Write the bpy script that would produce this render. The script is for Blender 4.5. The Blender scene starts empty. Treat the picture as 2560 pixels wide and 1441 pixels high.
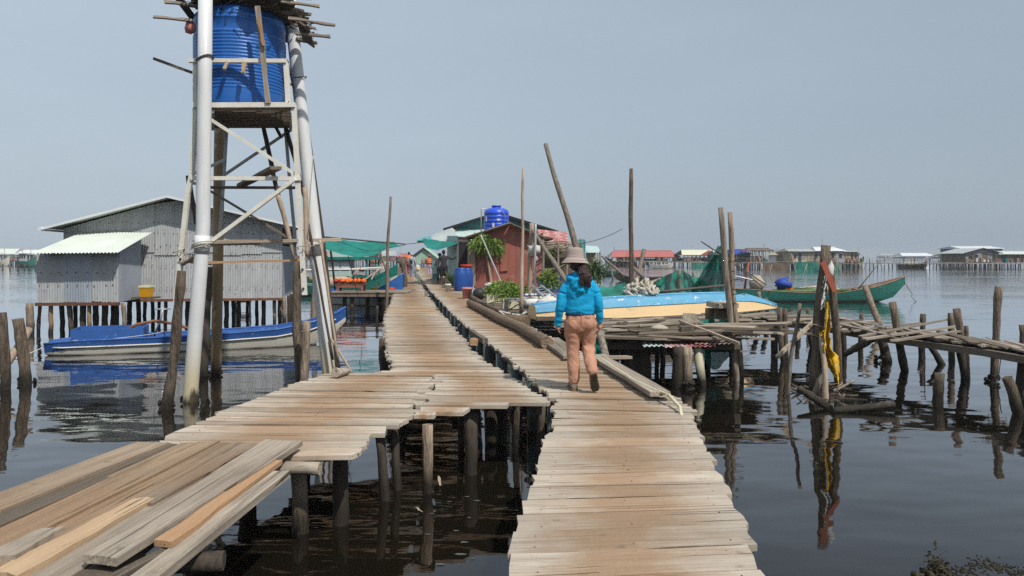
import bpy, bmesh, math, random
from mathutils import Vector, Matrix, noise as mnoise
random.seed(7)
R = math.radians
SC = bpy.context.scene
COL = SC.collection

# ------------------------------------------------------------------ camera, sky, sun, exposure
F, CX, HY, CAMZ = 1830.0, 1280.0, 641.0, 2.2      # focal length in photo pixels, centre column, horizon row, eye height over water
DECK = 0.70                                        # deck height over water
cam = bpy.data.cameras.new('camera'); camo = bpy.data.objects.new('camera', cam); COL.objects.link(camo)
camo.location = (0, 0, CAMZ); camo.rotation_euler = (R(90), 0, 0)
cam.sensor_width = 36.0; cam.lens = 36.0 * F / 2560.0
cam.shift_y = (HY - 720.5) / 2560.0
cam.clip_start = 0.05; cam.clip_end = 8000
SC.camera = camo

SUN_DIR = Vector((0.62, -0.78, 0)).normalized() * math.cos(R(53)) + Vector((0, 0, math.sin(R(53))))
world = bpy.data.worlds.new('World'); SC.world = world; world.use_nodes = True
wn = world.node_tree.nodes; wl_ = world.node_tree.links; wn.clear()
w_out = wn.new('ShaderNodeOutputWorld'); w_bg = wn.new('ShaderNodeBackground'); w_sky = wn.new('ShaderNodeTexSky')
w_sky.sky_type = 'NISHITA'; w_sky.sun_disc = False
w_sky.sun_elevation = R(53); w_sky.sun_rotation = math.atan2(SUN_DIR.x, SUN_DIR.y)
w_sky.air_density = 1.0; w_sky.dust_density = 5.0; w_sky.ozone_density = 1.5
w_mix = wn.new('ShaderNodeMixRGB'); w_mix.inputs[0].default_value = 0.80
w_dir = wn.new('ShaderNodeSeparateXYZ'); w_tc = wn.new('ShaderNodeTexCoord'); wl_.new(w_tc.outputs['Generated'], w_dir.inputs[0])
w_grad = wn.new('ShaderNodeMapRange'); w_grad.interpolation_type = 'SMOOTHSTEP'
for k_, v_ in ((1, -1.0), (2, 1.0), (3, 0.0), (4, 1.0)): w_grad.inputs[k_].default_value = v_
wl_.new(w_dir.outputs[0], w_grad.inputs[0])
w_veil = wn.new('ShaderNodeMixRGB')                           # the veil of a humid, hazy day, a little paler in the west than in the east
w_veil.inputs[1].default_value = (5.6, 6.6, 7.5, 1); w_veil.inputs[2].default_value = (3.9, 4.75, 5.6, 1)
wl_.new(w_grad.outputs[0], w_veil.inputs[0]); w_map = wn.new('ShaderNodeMapping'); w_map.inputs['Scale'].default_value = (1.6, 1.6, 7.0); wl_.new(w_tc.outputs['Generated'], w_map.inputs[0])
w_cl = wn.new('ShaderNodeTexNoise'); w_cl.inputs['Scale'].default_value = 1.3; w_cl.inputs['Detail'].default_value = 5; wl_.new(w_map.outputs[0], w_cl.inputs['Vector'])
w_cr = wn.new('ShaderNodeMapRange'); wl_.new(w_cl.outputs[0], w_cr.inputs[0])
for k_, v_ in ((1, 0.3), (2, 0.7), (3, 0.965), (4, 1.035)): w_cr.inputs[k_].default_value = v_
w_mul = wn.new('ShaderNodeMixRGB'); w_mul.blend_type = 'MULTIPLY'; w_mul.inputs[0].default_value = 1.0
wl_.new(w_veil.outputs[0], w_mul.inputs[1]); wl_.new(w_cr.outputs[0], w_mul.inputs[2]); wl_.new(w_mul.outputs[0], w_mix.inputs[2])
w_bg.inputs[1].default_value = 0.10
wl_.new(w_sky.outputs[0], w_mix.inputs[1]); wl_.new(w_mix.outputs[0], w_bg.inputs[0]); wl_.new(w_bg.outputs[0], w_out.inputs[0])

sun = bpy.data.lights.new('sun', 'SUN'); suno = bpy.data.objects.new('sun', sun); COL.objects.link(suno)
sun.energy = 4.1; sun.angle = R(1.2); sun.color = (1.0, 0.955, 0.89)
suno.rotation_euler = (-SUN_DIR).to_track_quat('-Z', 'Y').to_euler()
suno.location = (20, -20, 40)
SC.view_settings.view_transform = 'Standard'; SC.view_settings.look = 'None'
SC.view_settings.exposure = 0.0; SC.view_settings.gamma = 1.0; SC.view_settings.use_curve_mapping = False
SC.render.engine = 'CYCLES'
SC.cycles.use_denoising = False; SC.cycles.use_adaptive_sampling = False
SC.cycles.max_bounces = 6; SC.cycles.diffuse_bounces = 2; SC.cycles.glossy_bounces = 3
SC.cycles.transparent_max_bounces = 12; SC.cycles.volume_bounces = 0
SC.cycles.caustics_reflective = False; SC.cycles.caustics_refractive = False

# ------------------------------------------------------------------ places
def at(px, py, Y):
    return Vector(((px - CX) / F * Y, Y, CAMZ - (py - HY) / F * Y))
def on(px, py, z=DECK):
    return at(px, py, F * (CAMZ - z) / (py - HY))
def wat(py, z=0.0):
    return F * (CAMZ - z) / (py - HY)

# ------------------------------------------------------------------ mesh building
def world_loc(o):
    v = Vector((0, 0, 0))
    while o is not None:
        v += Vector(o.location); o = o.parent
    return v

class MB:
    def __init__(s): s.v = []; s.f = []; s.sm = []; s.uv = []
    def add(s, vs, fs, smooth=False, uvs=None):
        b = len(s.v); s.v += [Vector(p) for p in vs]
        s.uv += uvs if uvs else [(0.5, 0.5)] * len(vs)
        for f in fs: s.f.append(tuple(i + b for i in f)); s.sm.append(smooth)
        return s
    def box(s, c, size, rz=0, rx=0, ry=0):
        m = Matrix.Rotation(rz, 3, 'Z') @ Matrix.Rotation(ry, 3, 'Y') @ Matrix.Rotation(rx, 3, 'X')
        c = Vector(c); hx, hy, hz = size[0] / 2, size[1] / 2, size[2] / 2
        vs = [c + m @ Vector((x, y, z)) for x in (-hx, hx) for y in (-hy, hy) for z in (-hz, hz)]
        return s.add(vs, [(0, 1, 3, 2), (4, 6, 7, 5), (0, 4, 5, 1), (2, 3, 7, 6), (0, 2, 6, 4), (1, 5, 7, 3)])
    def bar(s, p0, p1, w, h=None, up=(0, 0, 1), taper=1.0):
        h = h or w; p0 = Vector(p0); p1 = Vector(p1); d = (p1 - p0).normalized(); up = Vector(up)
        if abs(d.dot(up)) > 0.97: up = Vector((0, 1, 0))
        sx = d.cross(up).normalized(); sy = sx.cross(d).normalized()
        vs = []
        for p, k in ((p0, 1.0), (p1, taper)):
            for a, b in ((-1, -1), (1, -1), (1, 1), (-1, 1)): vs.append(p + sx * a * w / 2 * k + sy * b * h / 2 * k)
        return s.add(vs, [(0, 1, 2, 3), (7, 6, 5, 4), (0, 4, 5, 1), (1, 5, 6, 2), (2, 6, 7, 3), (3, 7, 4, 0)])
    def tube(s, pts, rad, n=8, cap=True, jit=0.0, rnd=None, flat=(1, 1), ref=(0, 0, 1)):
        pts = [Vector(p) for p in pts]; k = len(pts)
        if not hasattr(rad, '__len__'): rad = [rad] * k
        rnd = rnd or random; vs = []; ref = Vector(ref)
        for i, p in enumerate(pts):
            d = (pts[min(i + 1, k - 1)] - pts[max(i - 1, 0)])
            d = d.normalized() if d.length > 1e-9 else Vector((0, 0, 1))
            r0 = ref if abs(d.dot(ref)) < 0.93 else Vector((0, 1, 0.01)).normalized()
            sx = d.cross(r0).normalized(); sy = sx.cross(d).normalized()
            for j in range(n):
                a = 2 * math.pi * j / n; q = rad[i] * (1 + jit * (rnd.random() - .5) * 2)
                vs.append(p + sx * math.cos(a) * q * flat[0] + sy * math.sin(a) * q * flat[1])
        b = len(s.v); fs = []
        for i in range(k - 1):
            for j in range(n):
                fs.append((i * n + j, i * n + (j + 1) % n, (i + 1) * n + (j + 1) % n, (i + 1) * n + j))
        s.add(vs, fs, True)
        if cap:
            s.f.append(tuple(b + j for j in range(n))[::-1]); s.sm.append(False)
            s.f.append(tuple(b + (k - 1) * n + j for j in range(n))); s.sm.append(False)
        return s
    def lathe(s, c, prof, n=16, axis=None, cap=True, jit=0.0):
        c = Vector(c); m = Matrix.Identity(3) if axis is None else Vector(axis).to_track_quat('Z', 'Y').to_matrix()
        vs = []
        for r, z in prof:
            for j in range(n):
                a = 2 * math.pi * j / n; q = r * (1 + jit * math.sin(3 * a + z * 9))
                vs.append(c + m @ Vector((q * math.cos(a), q * math.sin(a), z)))
        k = len(prof); b = len(s.v)
        s.add(vs, [(i * n + j, i * n + (j + 1) % n, (i + 1) * n + (j + 1) % n, (i + 1) * n + j) for i in range(k - 1) for j in range(n)], True)
        if cap:
            if prof[0][0] > 1e-4: s.f.append(tuple(b + j for j in range(n))[::-1]); s.sm.append(False)
            if prof[-1][0] > 1e-4: s.f.append(tuple(b + (k - 1) * n + j for j in range(n))); s.sm.append(False)
        return s
    def grid(s, fn, nu, nv, smooth=True, thick=0.0):
        vs = [Vector(fn(i / nu, j / nv)) for j in range(nv + 1) for i in range(nu + 1)]
        uv = [(i / nu, j / nv) for j in range(nv + 1) for i in range(nu + 1)]
        W = nu + 1
        fs = [(j * W + i, j * W + i + 1, (j + 1) * W + i + 1, (j + 1) * W + i) for j in range(nv) for i in range(nu)]
        s.add(vs, fs, smooth, uv)
        return s
    def corr(s, bl, br, tr, tl, wave=0.076, amp=0.010, nv=3, per=4, jag=0.0):
        bl, br, tr, tl = map(Vector, (bl, br, tr, tl))
        nrm = (br - bl).cross(tl - bl).normalized()
        L = max((br - bl).length, (tr - tl).length); nu = max(4, int(L / wave * per))
        ph = random.random() * 6
        def fn(u, v):
            p = (bl * (1 - u) + br * u) * (1 - v) + (tl * (1 - u) + tr * u) * v
            p = p + nrm * amp * math.sin(u * L / wave * 2 * math.pi + ph)
            if jag and v == 0: p.z += (random.random() - .5) * jag
            return p
        return s.grid(fn, nu, nv, True)
    def blob(s, c, r, n=8, m=6, jit=0.1, seed=0):
        c = Vector(c); r = Vector((r, r, r)) if not hasattr(r, '__len__') else Vector(r); vs = []; fs = []
        for i in range(m + 1):
            th = math.pi * i / m
            for j in range(n):
                a = 2 * math.pi * j / n
                d = Vector((math.sin(th) * math.cos(a), math.sin(th) * math.sin(a), math.cos(th)))
                k = 1 + jit * mnoise.noise(d * 2.3 + Vector((seed * 3.1, seed, 0))) * 2
                vs.append(c + Vector((d.x * r.x, d.y * r.y, d.z * r.z)) * k)
        for i in range(m):
            for j in range(n): fs.append((i * n + j, (i + 1) * n + j, (i + 1) * n + (j + 1) % n, i * n + (j + 1) % n))
        return s.add(vs, fs, True)
    def mesh(s, name, off=Vector((0, 0, 0)), uv=False):
        me = bpy.data.meshes.new(name)
        me.from_pydata([tuple(p - off) for p in s.v], [], s.f)
        me.polygons.foreach_set('use_smooth', s.sm)
        if uv:
            lay = me.uv_layers.new(name='UVMap')
            for lp in me.loops: lay.data[lp.index].uv = s.uv[lp.vertex_index]
        me.update(); return me
    def build(s, name, m, parent=None, origin=None, uv=False, kind=None, label=None):
        off = world_loc(parent) if parent is not None else Vector((0, 0, 0))
        o = Vector(origin) if origin is not None else off
        me = s.mesh(name, o, uv); me.materials.append(m)
        ob = bpy.data.objects.new(name, me); COL.objects.link(ob)
        ob.location = o - off
        if parent is not None: ob.parent = parent
        if kind: ob['kind'] = kind
        if label: ob['label'] = label
        return ob

def tag(o, label, cat, group=None):
    o['label'] = label; o['category'] = cat
    if group: o['group'] = group
    return o
def struct(o, label=None):
    o['kind'] = 'structure'
    if label: o['label'] = label
    return o
def thing(name, label, cat, loc, group=None):
    o = bpy.data.objects.new(name, None); COL.objects.link(o); o.location = Vector(loc); o.empty_display_size = 0.2
    return tag(o, label, cat, group)
def copy_tree(o, parent=None):
    c = o.copy(); COL.objects.link(c)
    if parent is not None: c.parent = parent
    for ch in list(o.children): copy_tree(ch, c)
    return c

# a sawn board: local X along its length, ragged weathered outline, UV u along / v across
def board_mesh(L, w, th, rnd, rag=0.02, w1=None, nseg=4, wav=0.008, cup=0.0, skew=(0, 0)):
    w1 = w if w1 is None else w1; mb = MB(); vs = []; uv = []
    e0 = [rnd.uniform(-rag, rag) for _ in range(3)]; e1 = [rnd.uniform(-rag, rag) for _ in range(3)]
    for i in range(nseg + 1):
        t = i / nseg; ww = w + (w1 - w) * t
        jl, jr = rnd.uniform(-wav, wav), rnd.uniform(-wav, wav); sag = rnd.uniform(-.003, .003)
        for k, y in enumerate((-ww / 2 + jl, 0, ww / 2 + jr)):
            x = L * t - L / 2 + (e0[k] + skew[0] * y if i == 0 else e1[k] + skew[1] * y if i == nseg else 0)
            for z in (th / 2, -th / 2):
                vs.append((x, y, z + sag + (cup if k == 1 else 0))); uv.append((t, k / 2))
    fs = []
    for i in range(nseg):
        a = i * 6; b = a + 6      # order per station: lt lb mt mb rt rb
        fs += [(a, b, b + 2, a + 2), (a + 2, b + 2, b + 4, a + 4), (a + 1, a + 3, b + 3, b + 1), (a + 3, a + 5, b + 5, b + 3),
               (a, a + 1, b + 1, b), (a + 4, b + 4, b + 5, a + 5)]
    z = nseg * 6
    fs += [(0, 2, 3, 1), (2, 4, 5, 3), (z, z + 1, z + 3, z + 2), (z + 2, z + 3, z + 5, z + 4)]
    fs = [f[::-1] for f in fs]
    mb.add(vs, fs, False, uv); return mb

def frame_mat(p0, p1, up=(0, 0, 1), roll=0.0):
    d = (Vector(p1) - Vector(p0)).normalized(); up = Vector(up)
    if abs(d.dot(up)) > 0.97: up = Vector((0, -1, 0.05))
    y = up.cross(d).normalized(); z = d.cross(y).normalized()
    m = Matrix((d, y, z)).transposed()
    return m @ Matrix.Rotation(roll, 3, 'X') if roll else m

def board(name, p0, p1, w, th, m, parent=None, rnd=random, w1=None, rag=0.02, roll=0.0, up=(0, 0, 1), wav=0.008, nseg=4, label=None, skew=(0, 0)):
    p0, p1 = Vector(p0), Vector(p1)
    mb = board_mesh((p1 - p0).length, w, th, rnd, rag, w1, nseg, wav, 0.0, skew)
    me = mb.mesh(name, Vector((0, 0, 0)), True); me.materials.append(m)
    o = bpy.data.objects.new(name, me); COL.objects.link(o)
    off = world_loc(parent) if parent is not None else Vector((0, 0, 0))
    o.location = (p0 + p1) / 2 - off
    o.rotation_euler = frame_mat(p0, p1, up, roll).to_euler()
    if parent is not None: o.parent = parent
    if label: o['label'] = label
    return o

def board_into(mb, p0, p1, w, th, rnd=random, w1=None, rag=0.02, roll=0.0, nseg=2, up=(0, 0, 1)):
    p0, p1 = Vector(p0), Vector(p1); b = board_mesh((p1 - p0).length, w, th, rnd, rag, w1, nseg)
    m = frame_mat(p0, p1, up, roll); c = (p0 + p1) / 2
    mb.add([c + m @ p for p in b.v], b.f, False, b.uv)

# a round pole or post with a slightly crooked line, knots and taper
def pole_mb(p0, p1, r0, r1, rnd, bend=0.02, n=10, k=11, jit=0.08, mb=None):
    p0, p1 = Vector(p0), Vector(p1); mb = mb or MB(); L = (p1 - p0).length
    pts, rr = [], []
    ph = rnd.random() * 50
    for i in range(k + 1):
        t = i / k
        off = Vector((mnoise.noise(Vector((ph, t * 2.2, 0))), mnoise.noise(Vector((ph + 9, t * 2.2, 4))), 0)) * bend * L * math.sin(math.pi * t)
        pts.append(p0.lerp(p1, t) + off)
        rr.append((r0 + (r1 - r0) * t) * (1 + 0.13 * mnoise.noise(Vector((ph, t * 5, 8))) + 0.09 * mnoise.noise(Vector((ph, t * 17, 3)))))
    mb.tube(pts, rr, n, True, jit, rnd)
    return mb
def pole(name, p0, p1, r0, r1, m, label=None, cat='pole', group=None, parent=None, bend=0.02, n=10, k=12, jit=0.11):
    rnd = random.Random(int(abs(p0[0] * 977 + p0[1] * 131 + p1[2] * 17) * 10) % 99991)
    o = pole_mb(p0, p1, r0, r1, rnd, bend, n, k, jit).build(name, m, parent, origin=None if parent else Vector(p0))
    if label and not parent: tag(o, label, cat, group)
    return o
# a post in the water given by its top and its foot at the water line in the photograph
def post(tx, ty, bx, by, dpx, label, m, group=None, name='wooden_post', cat='post', dY=0.0, taper=0.9, z0=-0.9, bend=0.022, jit=0.13):
    Y = wat(by); b = at(bx, by, Y); t = at(tx, ty, Y + dY); r = dpx / F * Y / 2
    d = (t - b); foot = b + d * (z0 / d.z)
    return pole(name, foot, t, r, r * taper, m, label, cat, group, bend=bend, jit=jit)
def wire(pts, r, m, name, label, cat, parent=None, n=5, group=None):
    o = MB().tube(pts, r, n).build(name, m, parent, origin=None if parent else Vector(pts[0]))
    if not parent: tag(o, label, cat, group)
    return o
def sag(p0, p1, s, n=8):
    p0, p1 = Vector(p0), Vector(p1)
    return [p0.lerp(p1, i / n) - Vector((0, 0, s * 4 * (i / n) * (1 - i / n))) for i in range(n + 1)]
def interp(tab, t):
    if t <= tab[0][0]:
        a, b = tab[0], tab[1]
    elif t >= tab[-1][0]:
        a, b = tab[-2], tab[-1]
    else:
        for a, b in zip(tab, tab[1:]):
            if a[0] <= t <= b[0]: break
    k = (t - a[0]) / (b[0] - a[0]); return a[1] + (b[1] - a[1]) * k

# ------------------------------------------------------------------ materials
class NT:
    def __init__(s, name):
        s.m = bpy.data.materials.new(name); s.m.use_nodes = True; s.t = s.m.node_tree; s.t.nodes.clear()
        s.out = s.t.nodes.new('ShaderNodeOutputMaterial')
    def n(s, typ, **kw):
        nd = s.t.nodes.new('ShaderNode' + typ)
        for k, v in kw.items():
            if k.startswith('i'):
                key = k[1:]; key = int(key) if key.isdigit() else key.replace('_', ' ')
                if isinstance(v, bpy.types.NodeSocket): s.t.links.new(v, nd.inputs[key])
                else: nd.inputs[key].default_value = v
            else: setattr(nd, k, v)
        return nd
    def math(s, op, a, b=0.0, c=None, clamp=False):
        kw = dict(i0=a, i1=b)
        if c is not None: kw['i2'] = c
        return s.n('Math', operation=op, use_clamp=clamp, **kw).outputs[0]
    def mix(s, f, a, b, mode='MIX'):
        fx = lambda c: c if isinstance(c, bpy.types.NodeSocket) else (*c, 1) if len(c) == 3 else c
        return s.n('MixRGB', blend_type=mode, i0=f, i1=fx(a), i2=fx(b)).outputs[0]
    def noise(s, vec, scale=1.0, detail=4, rough=0.6):
        return s.n('TexNoise', iVector=vec, iScale=scale, iDetail=detail, iRoughness=rough).outputs[0]
    def step(s, v, lo, hi):
        return s.n('MapRange', i0=v, i1=lo, i2=hi, i3=0.0, i4=1.0, clamp=True).outputs[0]
    def scale(s, vec, k):
        return s.n('VectorMath', operation='MULTIPLY', i0=vec, i1=k).outputs[0]
    def coords(s, kind):
        if kind == 'pos': return s.n('NewGeometry').outputs['Position']
        v = s.n('TexCoord').outputs['Object']
        rnd = s.n('ObjectInfo').outputs['Random']
        off = s.n('CombineXYZ', i0=s.math('MULTIPLY', rnd, 37.0), i1=s.math('MULTIPLY', rnd, 91.0), i2=s.math('MULTIPLY', rnd, 13.0)).outputs[0]
        return s.n('VectorMath', operation='ADD', i0=v, i1=off).outputs[0]
    def done(s, col, rough=0.7, met=0.0, bump=None, bs=0.3, bd=0.01, spec=0.3, alpha=None, **kw):
        p = s.n('BsdfPrincipled')
        if isinstance(col, bpy.types.NodeSocket): s.t.links.new(col, p.inputs['Base Color'])
        else: p.inputs['Base Color'].default_value = (*col, 1)
        for key, v in (('Roughness', rough), ('Metallic', met), ('Specular IOR Level', spec), ('Alpha', alpha)):
            if v is None: continue
            if isinstance(v, bpy.types.NodeSocket): s.t.links.new(v, p.inputs[key])
            else: p.inputs[key].default_value = v
        if bump is not None:
            b = s.n('Bump', iStrength=bs, iDistance=bd, iHeight=bump); s.t.links.new(b.outputs[0], p.inputs['Normal'])
        s.t.links.new(p.outputs[0], s.out.inputs[0]); s.p = p
        return s.m

# general weathered surface: two tones, fine grain, spots of a third tone, per-object variation, tide line on piles
def surf(name, c1, c2=None, sc=(4, 4, 4), rough=0.75, met=0.0, bs=0.25, bd=0.01, rv=0.25, c3=None, t3=0.62, s3=3.0, coord='obj', tide=None, spec=0.25, fine=(30, 30, 30), detail=5):
    t = NT(name); v = t.coords(coord); c2 = c2 or tuple(x * 0.7 for x in c1)
    n1 = t.noise(t.scale(v, sc), 1.0, detail); n2 = t.noise(t.scale(v, fine), 1.0, 3)
    k = t.math('ADD', t.math('MULTIPLY', n1, 0.65), t.math('MULTIPLY', n2, 0.35))
    col = t.mix(t.step(k, 0.36, 0.64), c1, c2)
    if c3:
        n3 = t.noise(t.scale(v, (s3, s3, s3)), 1.0, 5, 0.65); col = t.mix(t.step(n3, t3, t3 + 0.07), col, c3)
    if rv:
        r = t.n('ObjectInfo').outputs['Random']; g = t.math('ADD', t.math('MULTIPLY', r, rv), 1 - rv * 0.55)
        col = t.mix(1.0, col, t.n('CombineXYZ', i0=g, i1=g, i2=g).outputs[0], 'MULTIPLY')
    rg = rough
    if tide:
        pz = t.n('SeparateXYZ', i0=t.n('NewGeometry').outputs['Position']).outputs[2]
        lv = t.math('ADD', pz, t.math('MULTIPLY', t.math('SUBTRACT', n1, 0.5), 0.35 if tide is True else 0.08))
        hi, lo = (0.34, 0.10) if tide is True else tide
        col = t.mix(t.step(lv, hi, lo), col, (0.028, 0.023, 0.016)); rg = t.math('SUBTRACT', rough, t.math('MULTIPLY', t.step(lv, hi, lo), 0.25))
    return t.done(col, rg, met, t.math('ADD', n2, n1), bs, bd, spec)

# deck boards: silver grey weathering, brown trodden middle, cracks along the grain
def deck_mat(name, grey, dark, dirt, dirtk=0.85, rv=0.32, gx=1.6):
    t = NT(name); v = t.coords('obj'); rnd = t.n('ObjectInfo').outputs['Random']
    grain = t.noise(t.scale(v, (gx, 42, 42)), 1.0, 6, 0.65)
    band = t.noise(t.scale(v, (0.9, 9, 9)), 1.0, 4, 0.6)
    crack = t.noise(t.scale(v, (1.1, 30, 12)), 1.0, 3, 0.5)
    blot = t.noise(t.scale(v, (2.6, 3.4, 3)), 1.0, 4, 0.6)
    k = t.math('ADD', t.math('MULTIPLY', grain, 0.6), t.math('MULTIPLY', band, 0.4))
    col = t.mix(t.step(k, 0.43, 0.70), grey, dark)
    uv = t.n('SeparateXYZ', i0=t.n('UVMap').outputs[0]).outputs[0]
    d = t.math('ABSOLUTE', t.math('SUBTRACT', uv, t.math('ADD', 0.46, t.math('MULTIPLY', rnd, 0.08))))
    d = t.math('ADD', d, t.math('MULTIPLY', t.math('SUBTRACT', blot, 0.5), 0.75))
    mask = t.math('MULTIPLY', t.step(d, 0.46, 0.10), dirtk)
    col = t.mix(mask, col, t.mix(t.step(grain, 0.35, 0.7), dirt, tuple(x * 0.84 for x in dirt)))
    crack2 = t.noise(t.scale(v, (0.55, 55, 12)), 1.0, 2, 0.5)
    cr = t.math('MAXIMUM', t.step(crack, 0.325, 0.295), t.math('MULTIPLY', t.step(crack2, 0.338, 0.312), 0.9)); col = t.mix(t.math('MULTIPLY', cr, 0.85), col, (0.05, 0.035, 0.025))
    spk = t.noise(t.scale(v, (60, 110, 60)), 1.0, 2); col = t.mix(t.math('MULTIPLY', t.step(spk, 0.60, 0.75), 0.35), col, (0.12, 0.095, 0.075)); col = t.mix(t.math('MULTIPLY', t.step(spk, 0.42, 0.28), 0.25), col, (0.56, 0.51, 0.45))
    st = t.step(t.noise(t.scale(v, (5, 8, 5)), 1.0, 4), 0.64, 0.72); col = t.mix(t.math('MULTIPLY', st, 0.45), col, (0.10, 0.085, 0.075))
    r2 = t.math('FRACT', t.math('MULTIPLY', rnd, 7.31))
    g = t.math('ADD', t.math('MULTIPLY', r2, rv), 1 - rv * 0.6)
    col = t.mix(1.0, col, t.n('CombineXYZ', i0=g, i1=t.math('MULTIPLY', g, 0.99), i2=t.math('MULTIPLY', g, 0.975)).outputs[0], 'MULTIPLY')
    h = t.math('SUBTRACT', t.math('MULTIPLY', grain, 0.5), t.math('MULTIPLY', cr, 1.0))
    return t.done(col, 0.85, 0, h, 0.55, 0.012, 0.15)

M = {}
M['deck'] = deck_mat('deck_boards', (0.47, 0.415, 0.345), (0.275, 0.225, 0.17), (0.325, 0.215, 0.132), 0.92, 0.34)
M['deck_side'] = deck_mat('gangway_boards', (0.33, 0.26, 0.19), (0.13, 0.10, 0.075), (0.26, 0.17, 0.105), 0.7, 0.4)
M['deck_brown'] = deck_mat('brown_gangway_boards', (0.31, 0.225, 0.15), (0.12, 0.085, 0.06), (0.27, 0.17, 0.10), 0.6, 0.3)
M['fresh'] = deck_mat('fresh_sawn_board', (0.43, 0.31, 0.195), (0.31, 0.21, 0.13), (0.39, 0.27, 0.165), 0.3, 0.2)
M['fresh2'] = deck_mat('orange_sawn_board', (0.43, 0.265, 0.15), (0.32, 0.19, 0.105), (0.38, 0.23, 0.125), 0.3, 0.2)
M['old'] = deck_mat('grey_old_board', (0.37, 0.32, 0.26), (0.11, 0.088, 0.068), (0.22, 0.18, 0.14), 0.5, 0.45)
M['darkold'] = deck_mat('dark_old_board', (0.17, 0.14, 0.11), (0.08, 0.066, 0.05), (0.11, 0.085, 0.06), 0.4, 0.4)
M['post'] = surf('weathered_post', (0.235, 0.185, 0.135), (0.060, 0.044, 0.032), (22, 22, 2.6), 0.85, bs=1.0, bd=0.035, rv=0.4, tide=True, fine=(60, 60, 7))
M['postlight'] = surf('pale_post', (0.40, 0.32, 0.24), (0.14, 0.10, 0.07), (20, 20, 2.4), 0.85, bs=1.0, bd=0.02, rv=0.3, tide=True, fine=(60, 60, 7))
M['pole'] = surf('grey_pole', (0.31, 0.265, 0.215), (0.10, 0.08, 0.062), (22, 22, 1.8), 0.85, bs=0.8, bd=0.015, rv=0.3, fine=(60, 60, 6))
M['branch'] = surf('pale_branch', (0.46, 0.37, 0.28), (0.28, 0.21, 0.15), (18, 18, 2), 0.85, bs=0.5, bd=0.015, rv=0.2, fine=(60, 60, 8))
M['log'] = surf('barked_log', (0.27, 0.195, 0.135), (0.085, 0.058, 0.04), (6, 22, 22), 0.9, bs=1.0, bd=0.02, rv=0.2, fine=(20, 60, 60))
M['pile_dark'] = surf('dark_shaded_pile', (0.09, 0.072, 0.055), (0.035, 0.028, 0.022), (14, 14, 2), 0.85, bs=0.6, bd=0.02, tide=True, fine=(50, 50, 6))  # dark timber tone, with the shade under the decks put into the colour
def pvc_mat():
    t = NT('white_pvc_pipe'); pos = t.n('NewGeometry').outputs['Position']; n = t.noise(t.scale(pos, (6, 6, 1.2)), 1.0, 4); z = t.n('SeparateXYZ', i0=pos).outputs[2]
    col = t.mix(t.step(n, .35, .65), (0.66, 0.675, 0.68), (0.58, 0.59, 0.59)); zz = t.math('ADD', z, t.math('MULTIPLY', t.math('SUBTRACT', n, .5), .5))
    col = t.mix(t.step(zz, 1.0, 0.25), col, (0.52, 0.46, 0.31)); col = t.mix(t.step(zz, 0.16, 0.06), col, (0.06, 0.05, 0.03))
    st = t.step(t.noise(t.scale(pos, (30, 30, 1.0)), 1.0, 3), .64, .72); col = t.mix(t.math('MULTIPLY', st, .4), col, (0.33, 0.31, 0.27))
    return t.done(col, 0.42, spec=0.4)
M['pvc'] = pvc_mat()
M['pvc_plain'] = surf('plain_pvc_pipe', (0.66, 0.68, 0.69), (0.60, 0.61, 0.61), (1, 1, 0.6), 0.42, bs=0.05, rv=0.06, spec=0.4, fine=(9, 9, 1))
M['white_paint'] = surf('flaked_white_paint', (0.72, 0.70, 0.63), (0.60, 0.57, 0.50), (5, 5, 3), 0.6, bs=0.2, rv=0.08, c3=(0.28, 0.18, 0.11), t3=0.67, s3=9)
M['galv'] = surf('galvanised_sheet', (0.44, 0.455, 0.46), (0.34, 0.35, 0.355), (5.0, 5.0, 1.5), 0.6, 0.05, bs=0.04, rv=0.08, spec=0.4, fine=(9, 9, 3), c3=(0.30, 0.29, 0.275), t3=0.60, s3=6)
M['galv2'] = surf('blue_grey_sheet', (0.34, 0.38, 0.43), (0.27, 0.30, 0.34), (2.0, 2.0, 0.8), 0.55, 0.2, bs=0.05, rv=0.08, spec=0.4)
M['palegreen'] = surf('pale_green_roof_sheet', (0.60, 0.65, 0.585), (0.52, 0.56, 0.50), (1.5, 1.5, 1.5), 0.5, 0, bs=0.03, rv=0.05)
M['rust'] = surf('rusty_iron', (0.20, 0.09, 0.055), (0.10, 0.05, 0.035), (9, 9, 9), 0.85, bs=0.4)
M['redbrown'] = surf('red_painted_sheet', (0.33, 0.115, 0.088), (0.25, 0.088, 0.068), (1.6, 1.6, 0.9), 0.75, bs=0.2, rv=0.06, c3=(0.33, 0.165, 0.125), t3=0.58, s3=2.4)
M['teal'] = surf('teal_sheet', (0.11, 0.30, 0.31), (0.08, 0.23, 0.245), (3, 3, 1), 0.6, rv=0.1, bs=0.1)
M['paleteal'] = surf('faded_teal_sheet', (0.44, 0.55, 0.52), (0.36, 0.46, 0.45), (3, 3, 1), 0.6, rv=0.1, bs=0.1, c3=(0.33, 0.27, 0.22), t3=0.64)
M['redwhite'] = surf('faded_red_sheet', (0.40, 0.15, 0.14), (0.32, 0.12, 0.115), (2, 2, 2), 0.6, rv=0.1, c3=(0.50, 0.40, 0.38), t3=0.52, s3=3)
M['redroof'] = surf('red_roof', (0.42, 0.13, 0.115), (0.34, 0.10, 0.09), (0.8, 0.8, 0.8), 0.7, rv=0.08)
M['creamroof'] = surf('cream_roof', (0.66, 0.64, 0.47), (0.56, 0.55, 0.42), (0.8, 0.8, 0.8), 0.7, rv=0.08)
M['whiteroof'] = surf('white_roof', (0.66, 0.68, 0.68), (0.56, 0.58, 0.60), (0.6, 0.6, 0.6), 0.6, rv=0.08)
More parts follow.
